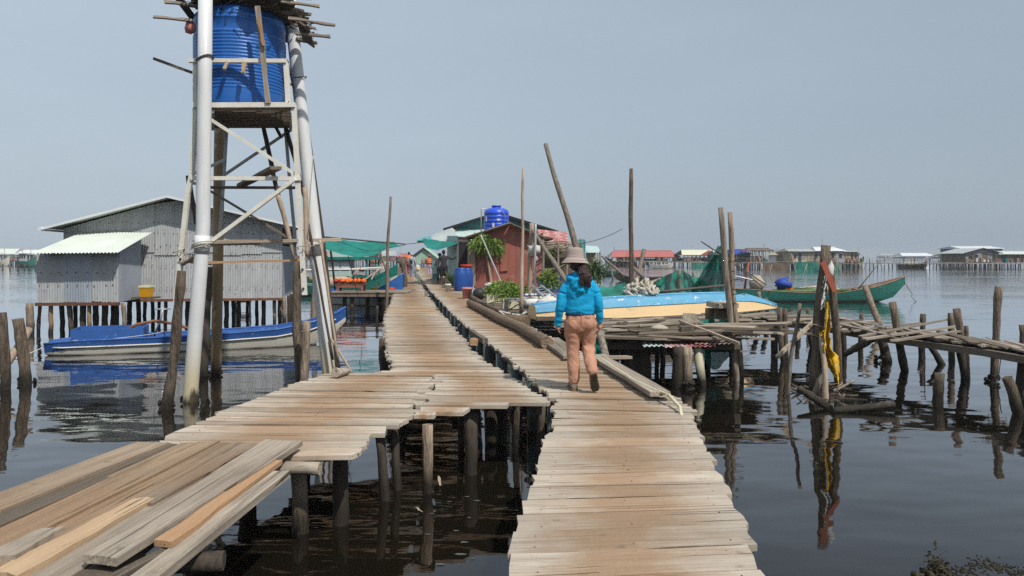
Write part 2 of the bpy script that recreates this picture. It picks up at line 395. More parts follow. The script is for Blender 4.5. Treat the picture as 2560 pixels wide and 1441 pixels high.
M['greyroof'] = surf('grey_roof', (0.38, 0.42, 0.41), (0.28, 0.31, 0.31), (0.8, 0.8, 0.8), 0.7, rv=0.08)
M['brownwall'] = surf('brown_board_wall', (0.17, 0.125, 0.09), (0.10, 0.075, 0.055), (6, 6, 0.6), 0.85, rv=0.15)
M['tanwall'] = surf('tan_sheet_wall', (0.40, 0.33, 0.235), (0.33, 0.27, 0.20), (1.5, 1.5, 0.5), 0.8, rv=0.1)
M['greywall'] = surf('grey_sheet_wall', (0.27, 0.29, 0.30), (0.20, 0.215, 0.225), (2, 2, 0.6), 0.7, rv=0.12)
M['oliwall'] = surf('olive_sheet_wall', (0.27, 0.285, 0.24), (0.19, 0.20, 0.17), (2, 2, 0.6), 0.8, rv=0.12)
M['greenwall'] = surf('pale_green_wall', (0.34, 0.50, 0.38), (0.30, 0.45, 0.34), (1, 1, 0.5), 0.7, rv=0.05)
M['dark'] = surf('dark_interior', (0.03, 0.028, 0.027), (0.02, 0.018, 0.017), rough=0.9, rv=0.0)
M['blackrub'] = surf('black_rubber', (0.022, 0.022, 0.024), (0.035, 0.035, 0.036), (6, 6, 6), 0.5, rv=0.1)
M['bluetank'] = surf('blue_tank_plastic', (0.014, 0.11, 0.40), (0.017, 0.125, 0.43), (1, 1, 1), 0.38, bs=0.05, rv=0.0, spec=0.45, c3=(0.02, 0.11, 0.36), t3=0.6, s3=1.5)
M['bluetank2'] = surf('bright_blue_plastic', (0.016, 0.075, 0.55), (0.02, 0.09, 0.60), (1, 1, 1), 0.35, bs=0.03, rv=0.0, spec=0.45)
M['barrel'] = surf('blue_drum_plastic', (0.012, 0.075, 0.30), (0.01, 0.06, 0.25), (2, 2, 2), 0.4, rv=0.1, spec=0.45)
M['boatblue'] = surf('blue_boat_paint', (0.035, 0.115, 0.36), (0.028, 0.085, 0.27), (2, 2, 6), 0.45, bs=0.1, rv=0.0, c3=(0.10, 0.20, 0.42), t3=0.60, s3=8)
M['boatwhite'] = surf('white_boat_paint', (0.62, 0.60, 0.53), (0.53, 0.50, 0.43), (1.2, 1.2, 5), 0.5, bs=0.08, rv=0.0, c3=(0.36, 0.31, 0.23), t3=0.64, s3=5, tide=(0.05, 0.0))
M['boatcream'] = surf('cream_boat_paint', (0.66, 0.48, 0.26), (0.58, 0.42, 0.23), (1, 1, 3), 0.5, bs=0.08, rv=0.0, c3=(0.45, 0.36, 0.24), t3=0.62, s3=4)
M['boatsky'] = surf('sky_blue_boat_paint', (0.125, 0.36, 0.53), (0.095, 0.29, 0.46), (1.5, 1.5, 3), 0.5, bs=0.15, rv=0.0, c3=(0.66, 0.66, 0.62), t3=0.585, s3=6.0)
M['boatgreen'] = surf('green_boat_paint', (0.03, 0.20, 0.16), (0.02, 0.13, 0.105), (1.5, 1.5, 5), 0.6, bs=0.2, rv=0.05, c3=(0.045, 0.07, 0.05), t3=0.575, s3=5, tide=(0.16, 0.02))
M['boatwood'] = surf('boat_timber', (0.28, 0.20, 0.14), (0.17, 0.12, 0.085), (3, 9, 9), 0.8, rv=0.15)
M['boatdark'] = surf('dark_boat_timber', (0.06, 0.062, 0.045), (0.035, 0.036, 0.028), (3, 9, 9), 0.8, rv=0.15)
M['redpaint'] = surf('red_boat_paint', (0.40, 0.10, 0.06), (0.30, 0.08, 0.05), rough=0.6)
M['rope'] = surf('pale_rope', (0.42, 0.36, 0.27), (0.30, 0.25, 0.19), (40, 40, 40), 0.9)
M['darkrope'] = surf('dark_line', (0.07, 0.065, 0.06), (0.05, 0.045, 0.04), rough=0.9)
M['hose'] = surf('rust_brown_hose', (0.26, 0.11, 0.05), (0.18, 0.08, 0.04), (5, 5, 5), 0.6)
M['yellow'] = surf('yellow_plastic', (0.62, 0.32, 0.01), (0.55, 0.28, 0.01), rough=0.45)
M['yellowcloth'] = surf('yellow_cloth', (0.68, 0.42, 0.02), (0.55, 0.33, 0.02), (5, 5, 5), 0.85, bs=0.4, c3=(0.62, 0.55, 0.36), t3=0.60, s3=5)
M['whiteplast'] = surf('dirty_white_plastic', (0.66, 0.65, 0.61), (0.52, 0.51, 0.47), (4, 4, 4), 0.6, rv=0.12)
M['floatplast'] = surf('weathered_float_foam', (0.56, 0.52, 0.44), (0.38, 0.34, 0.28), (9, 9, 9), 0.8, rv=0.3, bs=0.3, c3=(0.20, 0.17, 0.13), t3=0.62, s3=12)
M['foam'] = surf('cream_foam', (0.62, 0.58, 0.40), (0.50, 0.46, 0.32), (4, 4, 4), 0.8, c3=(0.30, 0.26, 0.16), t3=0.62, s3=5)
M['pink'] = surf('faded_pink_plastic', (0.50, 0.19, 0.165), (0.42, 0.16, 0.14), (4, 4, 4), 0.6)
M['orange'] = surf('orange_fabric', (0.78, 0.17, 0.02), (0.66, 0.13, 0.02), (6, 6, 6), 0.7)
M['red'] = surf('red_fabric', (0.55, 0.05, 0.03), (0.42, 0.04, 0.03), (6, 6, 6), 0.8)
M['bluetarp'] = surf('blue_tarpaulin', (0.02, 0.07, 0.40), (0.015, 0.05, 0.30), (6, 6, 6), 0.5, bs=0.5, bd=0.03)
M['sack'] = surf('pale_sack', (0.45, 0.40, 0.31), (0.33, 0.29, 0.22), (9, 9, 9), 0.9, bs=0.6, bd=0.03)
M['alu'] = surf('aluminium', (0.45, 0.47, 0.48), (0.36, 0.38, 0.39), (9, 9, 9), 0.4, 0.6, rv=0.05)
M['pipe_grey'] = surf('grey_pipe', (0.40, 0.41, 0.41), (0.32, 0.33, 0.33), (9, 9, 2), 0.5)
M['stain_pvc'] = surf('stained_pipe', (0.30, 0.21, 0.115), (0.20, 0.135, 0.075), (2, 2, 0.7), 0.6, bs=0.1, c3=(0.47, 0.44, 0.37), t3=0.60, s3=1.2, tide=True)
M['mussel'] = surf('mussel_crust', (0.05, 0.042, 0.032), (0.02, 0.017, 0.013), (20, 20, 20), 0.7, bs=1.0, bd=0.03, c3=(0.17, 0.13, 0.09), t3=0.62, s3=22)
M['weed'] = surf('rotting_weed', (0.045, 0.038, 0.018), (0.018, 0.016, 0.010), (20, 20, 20), 0.7, bs=0.8)
M['seawall'] = surf('concrete_pipe_pile', (0.13, 0.16, 0.155), (0.085, 0.105, 0.10), (3, 3, 1), 0.6, tide=True)
M['pvc_old'] = surf('yellowed_pipe', (0.46, 0.43, 0.31), (0.38, 0.35, 0.25), (2, 2, 1), 0.5, bs=0.05, rv=0, tide=True)
def leaf_mat(name, c1, c2):
    t = NT(name); v = t.n('NewGeometry').outputs['Position']; n = t.noise(t.scale(v, (7, 7, 7)), 1.0, 2)
    return t.done(t.mix(t.step(n, 0.38, 0.62), c1, c2), 0.5, spec=0.3)
M['leaf'] = leaf_mat('green_leaves', (0.12, 0.22, 0.035), (0.25, 0.34, 0.07))
M['leafdark'] = leaf_mat('dark_leaves', (0.04, 0.085, 0.02), (0.09, 0.14, 0.035))
def net_mat(name, c1, c2, alpha=0.86):
    t = NT(name); v = t.coords('obj'); n = t.noise(t.scale(v, (2.5, 2.5, 2.5)), 1.0, 5)
    f = t.noise(t.scale(v, (70, 70, 70)), 1.0, 2)
    a = t.math('ADD', t.math('MULTIPLY', t.math('SUBTRACT', f, 0.5), 0.9), alpha, clamp=True)
    return t.done(t.mix(t.step(n, 0.35, 0.65), c1, c2), 0.8, 0, n, 0.4, 0.05, 0.2, alpha=a)
M['net'] = net_mat('green_fishing_net', (0.014, 0.23, 0.165), (0.012, 0.11, 0.08), 0.90)
M['shade'] = net_mat('green_shade_cloth', (0.008, 0.20, 0.16), (0.006, 0.12, 0.10), 0.99)
M['thatch'] = surf('dead_brush', (0.085, 0.065, 0.045), (0.03, 0.024, 0.018), (14, 14, 14), 0.95, bs=0.8)

def cloth(name, c1, c2, **kw): return surf(name, c1, c2, kw.pop('sc', (9, 9, 9)), kw.pop('rough', 0.85), bs=kw.pop('bs', 0.15), rv=0, fine=(160, 160, 160), **kw)
M['hoodie'] = cloth('turquoise_hoodie', (0.006, 0.335, 0.60), (0.005, 0.28, 0.53))
M['trouser'] = cloth('tan_trousers', (0.47, 0.25, 0.165), (0.41, 0.21, 0.14))
M['hat'] = cloth('taupe_hat', (0.38, 0.31, 0.275), (0.31, 0.25, 0.22))
M['hair'] = surf('dark_hair', (0.018, 0.010, 0.009), (0.035, 0.018, 0.015), (60, 60, 4), 0.45, bs=0.6, rv=0)
M['skin'] = surf('skin', (0.45, 0.26, 0.18), (0.40, 0.22, 0.15), rough=0.6, rv=0, bs=0.05)
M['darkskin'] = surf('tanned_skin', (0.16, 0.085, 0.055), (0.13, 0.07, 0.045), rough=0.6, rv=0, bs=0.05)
M['sole'] = surf('brown_sole', (0.20, 0.125, 0.07), (0.15, 0.095, 0.055), rough=0.8, rv=0)
M['shoe'] = surf('grey_brown_clog', (0.20, 0.15, 0.12), (0.15, 0.115, 0.09), rough=0.7, rv=0)
M['navy'] = cloth('navy_band', (0.02, 0.03, 0.07), (0.015, 0.02, 0.05))
M['greyshirt'] = cloth('grey_jacket', (0.45, 0.46, 0.50), (0.38, 0.39, 0.43))
M['jeans'] = cloth('washed_jeans', (0.23, 0.28, 0.38), (0.17, 0.21, 0.30))
M['blackcloth'] = cloth('black_cloth', (0.012, 0.012, 0.015), (0.02, 0.02, 0.022))
M['darkshirt'] = cloth('dark_shirt', (0.045, 0.045, 0.048), (0.035, 0.035, 0.038))
M['lilac'] = cloth('lilac_cloth', (0.42, 0.36, 0.44), (0.36, 0.30, 0.38))
# ------------------------------------------------------------------ water and bed
def water_mat():
    t = NT('brackish_water'); pos = t.n('NewGeometry').outputs['Position']
    sw = t.noise(t.scale(pos, (0.55, 1.0, 1)), 1.0, 2, 0.45)                 # slow undulation
    rp = t.noise(t.scale(pos, (1.7, 4.2, 1)), 1.0, 3, 0.5)                   # cat's paws
    fine = t.noise(t.scale(pos, (6, 13, 1)), 1.0, 2, 0.5)
    patch = t.step(t.noise(t.scale(pos, (0.035, 0.11, 1)), 1.0, 3, 0.55), 0.44, 0.62)
    y = t.n('SeparateXYZ', i0=pos).outputs[1]
    far = t.step(y, 13.0, 34.0)
    ripple = t.math('ADD', 0.035, t.math('MULTIPLY', far, t.math('ADD', 0.10, t.math('MULTIPLY', patch, 0.60))))
    h = t.math('ADD', t.math('MULTIPLY', sw, 0.75), t.math('ADD', t.math('MULTIPLY', t.math('MULTIPLY', rp, ripple), 0.9), t.math('MULTIPLY', t.math('MULTIPLY', fine, ripple), 0.22)))
    b = t.n('Bump', iStrength=1.0, iDistance=0.034, iHeight=h)
    fr = t.n('Fresnel', iIOR=1.34, iNormal=b.outputs[0])
    film = t.step(t.noise(t.scale(pos, (0.22, 0.5, 1)), 1.0, 4, 0.6), 0.50, 0.66)
    gl = t.n('BsdfGlossy', iColor=(0.95, 0.95, 0.97, 1), iRoughness=t.math('ADD', 0.02, t.math('MULTIPLY', film, 0.06)), iNormal=b.outputs[0])
    df = t.n('BsdfDiffuse', iColor=(0.013, 0.011, 0.007, 1)); tr = t.n('BsdfTransparent', iColor=(0.30, 0.22, 0.12, 1))
    body = t.n('MixShader', i0=0.42); t.t.links.new(df.outputs[0], body.inputs[1]); t.t.links.new(tr.outputs[0], body.inputs[2])
    k = t.math('MULTIPLY', t.math('POWER', fr.outputs[0], 1.15), 1.85, clamp=True)
    spk = t.math('MULTIPLY', t.step(t.noise(t.scale(pos, (9, 13, 1)), 1.0, 4, 0.7), 0.655, 0.70), t.step(t.noise(t.scale(pos, (0.45, 0.8, 1)), 1.0, 3, 0.6), 0.47, 0.60))
    mx = t.n('MixShader', i0=k); t.t.links.new(body.outputs[0], mx.inputs[1]); t.t.links.new(gl.outputs[0], mx.inputs[2])
    scum = t.n('BsdfDiffuse', iColor=(0.085, 0.075, 0.052, 1)); m2 = t.n('MixShader', i0=t.math('MULTIPLY', spk, 0.55)); t.t.links.new(mx.outputs[0], m2.inputs[1]); t.t.links.new(scum.outputs[0], m2.inputs[2])
    t.t.links.new(m2.outputs[0], t.out.inputs[0]); return t.m
S = 2000
struct(MB().add([(-S, -S, 0), (S, -S, 0), (S, S, 0), (-S, S, 0)], [(0, 1, 2, 3)]).build('water', water_mat()), 'still brown water under and around the boardwalks')
mud = surf('dark_mud', (0.035, 0.028, 0.018), (0.02, 0.016, 0.01), (2, 2, 2), 0.9, rv=0)
struct(MB().add([(-S, -S, -1.1), (S, -S, -1.1), (S, S, -1.1), (-S, S, -1.1)], [(0, 1, 2, 3)]).build('sea_bed', mud), 'muddy bed under the water')

# ------------------------------------------------------------------ boardwalks
def edge_tab(px, z=DECK):
    t = []
    for x, y in px:
        p = on(x, y, z); t.append((p.y, p.x))
    return sorted(t)
RW_L = [(0.0, -0.55)] + edge_tab([(1255, 1441), (1300, 1290), (1332, 1180), (1352, 1120), (1378, 1070), (1393, 1010), (1329, 947), (1275, 902), (1207, 849), (1164, 813), (1131, 784), (1090, 742), (1076, 728), (1062, 708), (1050, 692), (1036, 672), (1034, 663)])
RW_R = [(0.0, 0.75)] + edge_tab([(1920, 1441), (1858, 1290), (1790, 1170), (1755, 1085), (1722, 1020), (1690, 990), (1590, 935), (1470, 890), (1390, 852), (1290, 800), (1200, 757), (1172, 735), (1150, 712), (1110, 690), (1078, 672), (1062, 663)])
LW_L = edge_tab([(372, 1125), (400, 1102), (520, 1045), (640, 1000), (760, 950), (822, 934), (986, 926), (970, 870), (962, 800), (984, 742), (1003, 705), (1012, 690), (1020, 678)])
LW_R = edge_tab([(880, 1148), (935, 1090), (1020, 1050), (1120, 1030), (1384, 1004), (1298, 947), (1212, 902), (1162, 849), (1133, 813), (1103, 785), (1074, 742), (1056, 718), (1046, 703), (1036, 690), (1031, 678)])

def zdeck(x, y, s=0.02): return DECK + s * mnoise.noise(Vector((x * .35, y * .4, 3)))
nail_mb = MB()
def lay(root, lt, rt, Y0, Y1, wfun, angf, budget, mat, seam=None, nails=None):
    rnd = random.Random(11); Y = Y0; made = 0; rest = MB()
    while Y < Y1:
        w = wfun(Y, rnd); Yc = Y + w / 2; xl, xr = interp(lt, Yc), interp(rt, Yc); a = angf(Yc) + rnd.uniform(-.02, .02) * (1 if Yc > 6.5 else .5)
        spans = [(xl, xr)]
        if seam and seam[0] < Yc < seam[1]: sx = seam[2] + rnd.uniform(-.10, .10); spans = [(xl, sx - .012), (sx, xr)]
        for q, (x0, x1) in enumerate(spans):
            if x1 - x0 < 0.15: continue
            ov = 0.06 if Yc > 7 else 0.016
            lo_, hi_ = (.0, .02) if root is RWR and Yc > 7.4 else (.02, ov); x0 -= rnd.uniform(-.02 if Yc < 7.4 else -.07 if root is RWR else -lo_, hi_) if q == 0 else 0
            x1 += (rnd.uniform(-.03, ov) if root is RWR or Yc < 7.4 else rnd.uniform(-.10, .02)) if q == len(spans) - 1 else 0
            xm = (x0 + x1) / 2; dz = rnd.uniform(-.010, .010) * (1 if Yc > 6.5 else .25) + (0.016 if q else 0)
            p0 = Vector((x0, Yc + (x0 - xm) * a, zdeck(x0, Yc) + dz - .02)); p1 = Vector((x1, Yc + (x1 - xm) * a, zdeck(x1, Yc) + dz - .02))
            m = mat
            if 19.0 < Yc < 22 and root is LWR and rnd.random() < .35: m = M['fresh']
            gap = (rnd.uniform(.004, .014) if rnd.random() < .62 else rnd.uniform(.02, .05)) if Yc > 6.5 else (rnd.uniform(.001, .004) if rnd.random() < .8 else .010)
            sk = lambda tb: (interp(tb, Yc + .3) - interp(tb, Yc - .3)) / .6
            lim = lambda v: max(-1.2, min(1.2, v)) * (1.0 if Yc < 9 else .5)
            sk0 = lim(sk(lt)) if q == 0 else 0.0; sk1 = lim(sk(rt)) if q == len(spans) - 1 else 0.0
            args = dict(rnd=rnd, w1=(w - gap) * (rnd.uniform(.80, 1.0) if Yc > 7 else rnd.uniform(.97, 1.0)), rag=0.018 if root is RWR else 0.034, roll=rnd.uniform(-.03, .03) if Yc > 7 else rnd.uniform(-.008, .008))
            if made < budget:
                board('plank', p0, p1, (w - gap), 0.036, m, root, wav=0.004 if root is RWR else 0.008, skew=((sk0, sk1) if root is RWR or Yc > 7.6 else (sk0, 0)), **args); made += 1
                if nails and Yc < 9:
                    for u in (.1, .5, .9):
                        for s in (-.25, .25):
                            if rnd.random() < .8:
                                c = p0.lerp(p1, u + rnd.uniform(-.01, .01)) + Vector((0, s * w, .0195)); nail_mb.lathe(c, [(.0055, -.004), (.0055, .0), (.0, .0008)], 6, cap=False)
            else: board_into(rest, p0, p1, w - gap, 0.036, rnd, rag=0.015, nseg=1)
        Y += w
    if rest.v: rest.build('far_planks', mat, root, uv=True, kind='stuff')
RWR = bpy.data.objects.new('boardwalk', None); COL.objects.link(RWR); RWR.location = (0.5, 3.5, 0)
LWR = bpy.data.objects.new('boardwalk', None); COL.objects.link(LWR); LWR.location = (-1.5, 6, 0)
struct(RWR, 'main plank boardwalk the woman in turquoise walks on'); struct(LWR, 'older plank boardwalk left of the dark gap, widening into a landing below the tank tower')
lay(RWR, RW_L, RW_R, 0.6, 95, lambda y, r: (r.uniform(.19, .31) if y < 6.5 else r.uniform(.10, .17) if y < 16 else r.uniform(.13, .2) if y < 45 else r.uniform(.25, .4)),
    lambda y: interp([(3.4, 0.10), (6.5, 0.035), (7.3, -0.09), (8.2, -0.02), (12, 0.03), (60, 0.03), (99, .03)], y), 290, M['deck'], nails=True)
lay(LWR, LW_L, LW_R, 5.52, 74, lambda y, r: (r.uniform(.15, .27) if y < 7.3 else r.uniform(.10, .17) if y < 16 else r.uniform(.13, .2) if y < 45 else r.uniform(.25, .4)),
    lambda y: interp([(5.4, 0.0), (6.5, -0.03), (7.5, -0.06), (9, -.03), (12, 0.01), (60, 0.0), (99, 0)], y), 290, M['deck'], seam=(6.55, 9.2, -0.93), nails=True)
nail_mb.build('nail_heads', M['rust'], RWR, kind='stuff')

# stringers and piles that carry the boardwalks
def stringer(root, tab, Ya, Yb, dx, z=0.60, step=3.0):
    y = Ya; rnd = random.Random(5)
    while y < Yb:
        y2 = min(y + step, Yb); p0 = Vector((interp(tab, y) + dx, y, z)); p1 = Vector((interp(tab, y2) + dx, y2, z))
        board('stringer', p0, p1, 0.06, 0.11, M['darkold'], root, rnd=rnd, wav=0.003, nseg=2); y = y2
for tab, root, ya, yb in ((RW_L, RWR, 1, 60), (RW_R, RWR, 1, 40), (LW_R, LWR, 7.6, 60), (LW_L, LWR, 10.3, 40)):
    stringer(root, tab, ya, yb, 0.14 if tab in (RW_L, LW_L) else -0.14)
def pile(root, x, y, r=0.075, m=None, top=0.60, lean=(0, 0)):
    return pole('pile', (x + lean[0], y + lean[1], -1.05), (x, y, top), r * 1.05, r, m or M['pile_dark'], parent=root, bend=0.012)
for y in (1.5, 3.2, 5.0, 6.7, 8.4, 10.2, 12.1, 14.0, 16.5, 19, 22, 25.5, 29, 33, 38, 44):
    pile(RWR, interp(RW_R, y) - .16, y + .1, .07, M['post'] if y < 9 else None)
for y in (1.5, 3.4, 5.2, 6.9): pile(RWR, interp(RW_L, y) + .14, y, .075)
for i, y in enumerate((8.0, 9.3, 10.6, 11.8, 13.2, 14.2, 15.4, 16.7, 17.9, 18.8, 20.2, 21.6, 23.5, 25.5, 28, 31, 35, 40)):
    mb = MB().tube([(interp(RW_L, y) + .10, y, -1.05), (interp(RW_L, y) + .10, y, .62)], .095, 14); mb.build('pile', M['seawall'], RWR)
for y in (7.3, 8.6, 10.2, 11.6, 13.4, 15.2, 17.4, 19.6, 22.5, 26, 30, 35, 41):
    pile(LWR, interp(LW_R, y) - .3, y + .1, .07); pile(LWR, interp(LW_L, y) + .10, y, .085, M['post'])
# the stout piles on the open side of the landing
def px_pile(root, tx, ty, bx, by, d, m, top=0.62, label=None):
    Y = wat(by); t = at(tx, ty, Y); b = at(bx, by, Y); r = d / F * Y / 2; dd = (b - t); b2 = t + dd * ((t.z + 1.05) / -dd.z); t.z = max(t.z, top)
    o = pole('pile', b2, t, r * 1.05, r * .95, m, parent=root, bend=0.012, n=12, k=9, jit=.1)
    if label: o['label'] = label
    return o
px_pile(LWR, 1069, 1062, 1069, 1232, 27, M['postlight'], label='pale barked pile under the front edge of the landing')
px_pile(LWR, 949, 1090, 962, 1250, 25, M['pile_dark']); px_pile(LWR, 985, 1080, 992, 1225, 22, M['pile_dark'])
px_pile(LWR, 852, 1150, 850, 1310, 42, M['pile_dark']); px_pile(LWR, 1185, 1040, 1190, 1130, 30, M['pile_dark'])
px_pile(LWR, 1150, 1040, 1152, 1120, 16, M['pile_dark']); px_pile(LWR, 1292, 1030, 1290, 1115, 16, M['post']); px_pile(LWR, 1225, 1030, 1228, 1110, 34, M['pile_dark'])
px_pile(LWR, 962, 850, 968, 925, 34, M['post']); px_pile(LWR, 1353, 1050, 1350, 1160, 24, M['pile_dark'])
a = on(900, 1140, .6); b = on(1350, 1005, .6)
board('bearer', on(470, 1090, .6), on(900, 1120, .6), .1, .12, M['darkold'], LWR, wav=.003)


# ------------------------------------------------------------------ gangway of lengthwise boards, lower left
GW = bpy.data.objects.new('gangway', None); COL.objects.link(GW); GW.location = (-2.2, 4, 0)
struct(GW, 'sloping gangway of long loose boards running up to the landing')
gr = random.Random(21)
def gboard(f0, f1, n0, n1, z, m, th=0.032, ext=None, rag=0.03, label=None):
    # far end corners f0 f1, near end corners n0 n1, in photo pixels on the plane z
    A, B, Cc, D = on(*f0, z), on(*f1, z), on(*n0, z), on(*n1, z)
    far, near = (A + B) / 2, (Cc + D) / 2; z_ = gr.uniform(-.014, .010); far.z += z_; near.z += z_ + gr.uniform(-.008, .008); d = (far - near).normalized()
    perp = Vector((d.y, -d.x, 0)); w1, w0 = abs((B - A).dot(perp)) * .92, abs((D - Cc).dot(perp)) * .92
    if ext:
        k = (near.y - ext) / (far.y - near.y); near = near + (near - far) * k
    return board('plank', near, far, w0, th, m, GW, rnd=gr, w1=w1, rag=rag, roll=gr.uniform(-.015, .015), wav=0.007, nseg=6, label=label)
G, OLD, DS = M['old'], M['old'], M['deck_side']
DB = M['deck_brown']
gboard((340, 1106), (418, 1112), (0, 1229), (0, 1284), .735, DS, ext=1.2)
gboard((412, 1108), (468, 1111), (0, 1290), (0, 1318), .715, M['darkold'], ext=1.2)
gboard((455, 1108), (500, 1110), (0, 1309), (0, 1348), .722, DB, ext=1.2)
gboard((500, 1109), (548, 1112), (0, 1350), (0, 1396), .736, DB, ext=1.2)
gboard((548, 1111), (604, 1116), (90, 1338), (0, 1440), .720, DB, ext=1.3)
gboard((598, 1112), (655, 1112), (318, 1262), (392, 1258), .733, DS)
gboard((334, 1251), (384, 1253), (-30, 1441), (60, 1441), .734, M['fresh'], label='pale fresh-sawn board')
gboard((600, 1113), (690, 1113), (55, 1441), (190, 1441), .712, OLD, ext=1.3)
gboard((655, 1110), (766, 1107), (214, 1400), (294, 1413), .752, G, th=.04, label='broad grey split board lying on top')
gboard((400, 1290), (480, 1280), (180, 1441), (290, 1441), .705, M['darkold'], ext=1.5)
gboard((675, 1157), (706, 1158), (388, 1362), (440, 1364), .742, M['fresh2'], label='narrow orange-tan fresh board')
gboard((688, 1185), (727, 1186), (320, 1441), (432, 1441), .715, G, th=.045, ext=1.3, label='rough-edged grey slab at the open side')
gboard((420, 1365), (452, 1365), (262, 1441), (330, 1441), .72, M['darkold'], ext=2.0)
gboard((110, 1326), (156, 1330), (0, 1374), (0, 1420), .752, OLD, th=.03)
for (a, b, d, m) in (((640, 1168), (800, 1172), 26, 'old'), ((640, 1135), (822, 1138), 30, 'darkold')):
    p0, p1 = on(*a, .64), on(*b, .64); MBx = pole_mb(p0, p1, .052, .05, gr, .01, 10, 6, .06); MBx.build('bearer', M['old'], GW)
for (x, y) in ((150, 1330), (300, 1441)): pole_mb(on(-60, y, .62), on(560, y - 40, .62), .05, .05, gr, .01, 8, 5).build('bearer', M['pile_dark'], GW)
px_pile(GW, 747, 1185, 752, 1330, 42, M['postlight'], top=.5, label='pale split-topped pile under the corner of the gangway')
pile(GW, -3.0, 4.2, .08); pile(GW, -1.75, 3.2, .08); pile(GW, -2.9, 2.4, .08)
o = board('sunken_plank', on(860, 1378, -.06), on(1110, 1374, -.03), .10, .05, M['old'], None); tag(o, 'waterlogged plank just under the surface between the walks', 'plank')
for k, (a, b) in enumerate((((1075, 1398), (1110, 1441)), ((1072, 1410), (1045, 1470)))):
    p = on(*a, -.02); q = on(*b, -.15)
    pole('sunken_stick', p, q, .022, .02, M['postlight'], ['forked stick under the water pointing right', 'forked stick under the water pointing toward the left'][k], 'stick')
# ------------------------------------------------------------------ tank tower
TY = wat(1005); TB = TY + 2.75
T = thing('water_tower', 'tall leaning tower of white pipes and angle iron carrying the blue tank', 'water tower', at(640, 1000, TY + 1.2) * 1.0)
T.location.z = 0
def tp(name, m, fn, **k):
    mb = MB(); fn(mb); return mb.build(name, m, T, **k)
def px(x, y, Y): return at(x, y, Y)
ra = 17.0 / F * TY
def leg1(mb):
    pts = [px(470, 1100, TY), px(475, 1005, TY), px(489, 820, TY), px(505, 622, TY), px(508, 560, TY), px(508, 480, TY), px(512, 200, TY), px(514, -60, TY)]
    mb.tube(pts, [ra * 1.04] * 3 + [ra] * 5, 20)
    mb.tube([px(504.3, 634, TY), px(506.4, 590, TY)], ra * 1.09, 20)
tp('leg', M['pvc'], leg1)
def leg2(mb):
    y2 = wat(965); q = ra * .92 * y2 / TY
    pts = [px(836, 1060, y2), px(822, 930, y2), px(790, 620, y2), px(763, 370, y2), px(745, 200, y2), px(728, 45, y2), px(722, -30, y2)]
    mb.tube(pts, [q * 1.05, q * 1.05, q * 1.08, q, q, q, q], 20); mb.tube([px(791, 640, y2), px(788, 600, y2)], q * 1.2, 20)
tp('leg', M['pvc'], leg2)
def leg3(mb):
    y3 = wat(938); pts = [px(538, 1040, y3), px(540, 938, y3), px(545, 640, y3), px(549, 320, y3), px(550, 60, y3)]; mb.tube(pts, 12.8 / F * y3, 18)
tp('leg', M['stain_pvc'], leg3, label='brown-stained rear pipe leg')
def leg4(mb):
    y4 = wat(935); mb.tube([px(852, 1010, y4), px(841, 920, y4), px(803, 600, y4), px(764, 320, y4), px(733, 60, y4)], 9.5 / F * y4, 12)
tp('leg', M['pile_dark'], leg4, label='dark rear leg hidden behind the right white pipe')
# mussel crust on the legs at the water line
for (x, y, d) in ((474, 1003, 40), (540, 938, 32), (511, 943, 28)):
    Y = wat(y); mb = MB()
    for i in range(46):
        a = random.random() * 6.28; z = random.uniform(-.12, .09); r = d / 2 / F * Y
        mb.blob(Vector(((x - CX) / F * Y + math.cos(a) * r, Y + math.sin(a) * r, z)), random.uniform(.012, .028), 5, 3, .2, i)
    mb.build('mussels', M['mussel'], T, kind='stuff')

AF, AB = TY + 0.15, TY + 1.75           # front and rear plane of the angle-iron frame
wdt = 0.062
def rail(a, b, Y0=AF, Y1=None, m='white_paint', w=wdt, h=None, name='rail', label=None):
    Y1 = Y0 if Y1 is None else Y1
    o = MB().bar(px(*a, Y0), px(*b, Y1), w, h or (w * .45 if abs(a[0] - b[0]) < 60 else w * .95), up=(0, -1, 0) if abs(a[0] - b[0]) < 60 else (0, 0, 1)).build(name, M[m], T)
    if label: o['label'] = label
    return o
# splayed angle-iron legs
for seq in ([(487, 150), (487, 268), (478, 435), (467, 485), (438, 757)], [(713, 152), (719, 258), (733, 262), (742, 433), (744, 480), (760, 738)]):
    mb = MB()
    for a, b in zip(seq, seq[1:]):
        p, q = px(*a, AF), px(*b, AF); mb.bar(p, q, wdt, .012, up=(0, -1, 0)); mb.bar(p + Vector((wdt / 2, .03, 0)), q + Vector((wdt / 2, .03, 0)), .012, wdt, up=(0, -1, 0))
    mb.build('frame_post', M['white_paint'], T)
for seq in ([(570, 262), (560, 440), (548, 600)], [(712, 300), (724, 450), (738, 600)]):
    mb = MB()
    for a, b in zip(seq, seq[1:]): mb.bar(px(*a, AB), px(*b, AB), wdt * .9, .02, up=(0, -1, 0))
    mb.build('frame_post', M['pipe_grey'], T)
bolt = MB()
for x, y in ((452, 648), (441, 745), (757, 674), (759, 722)): bolt.blob(px(x, y, AF) - Vector((0, .02, 0)), .02, 6, 4, 0)
bolt.build('bolts', M['blackrub'], T)
rail((472, 152), (716, 153)); rail((478, 446), (752, 447)); rail((470, 455), (500, 462), AF, AB, 'pipe_grey', .05)
rail((525, 469), (757, 470), AB, m='darkold', w=.05)
rail((484, 264), (738, 263), w=.075, h=.075, name='rail')
rail((528, 300), (738, 436), AF + .05, w=.05, name='brace'); rail((738, 448), (526, 606), AF - .04, w=.06, name='brace')
rail((562, 437), (728, 325), AB, m='pipe_grey', w=.045, name='brace'); rail((524, 477), (722, 596), AB, m='darkold', w=.04, name='brace')
rail((478, 437), (562, 400), AF, AB, 'pipe_grey', .04, name='brace')
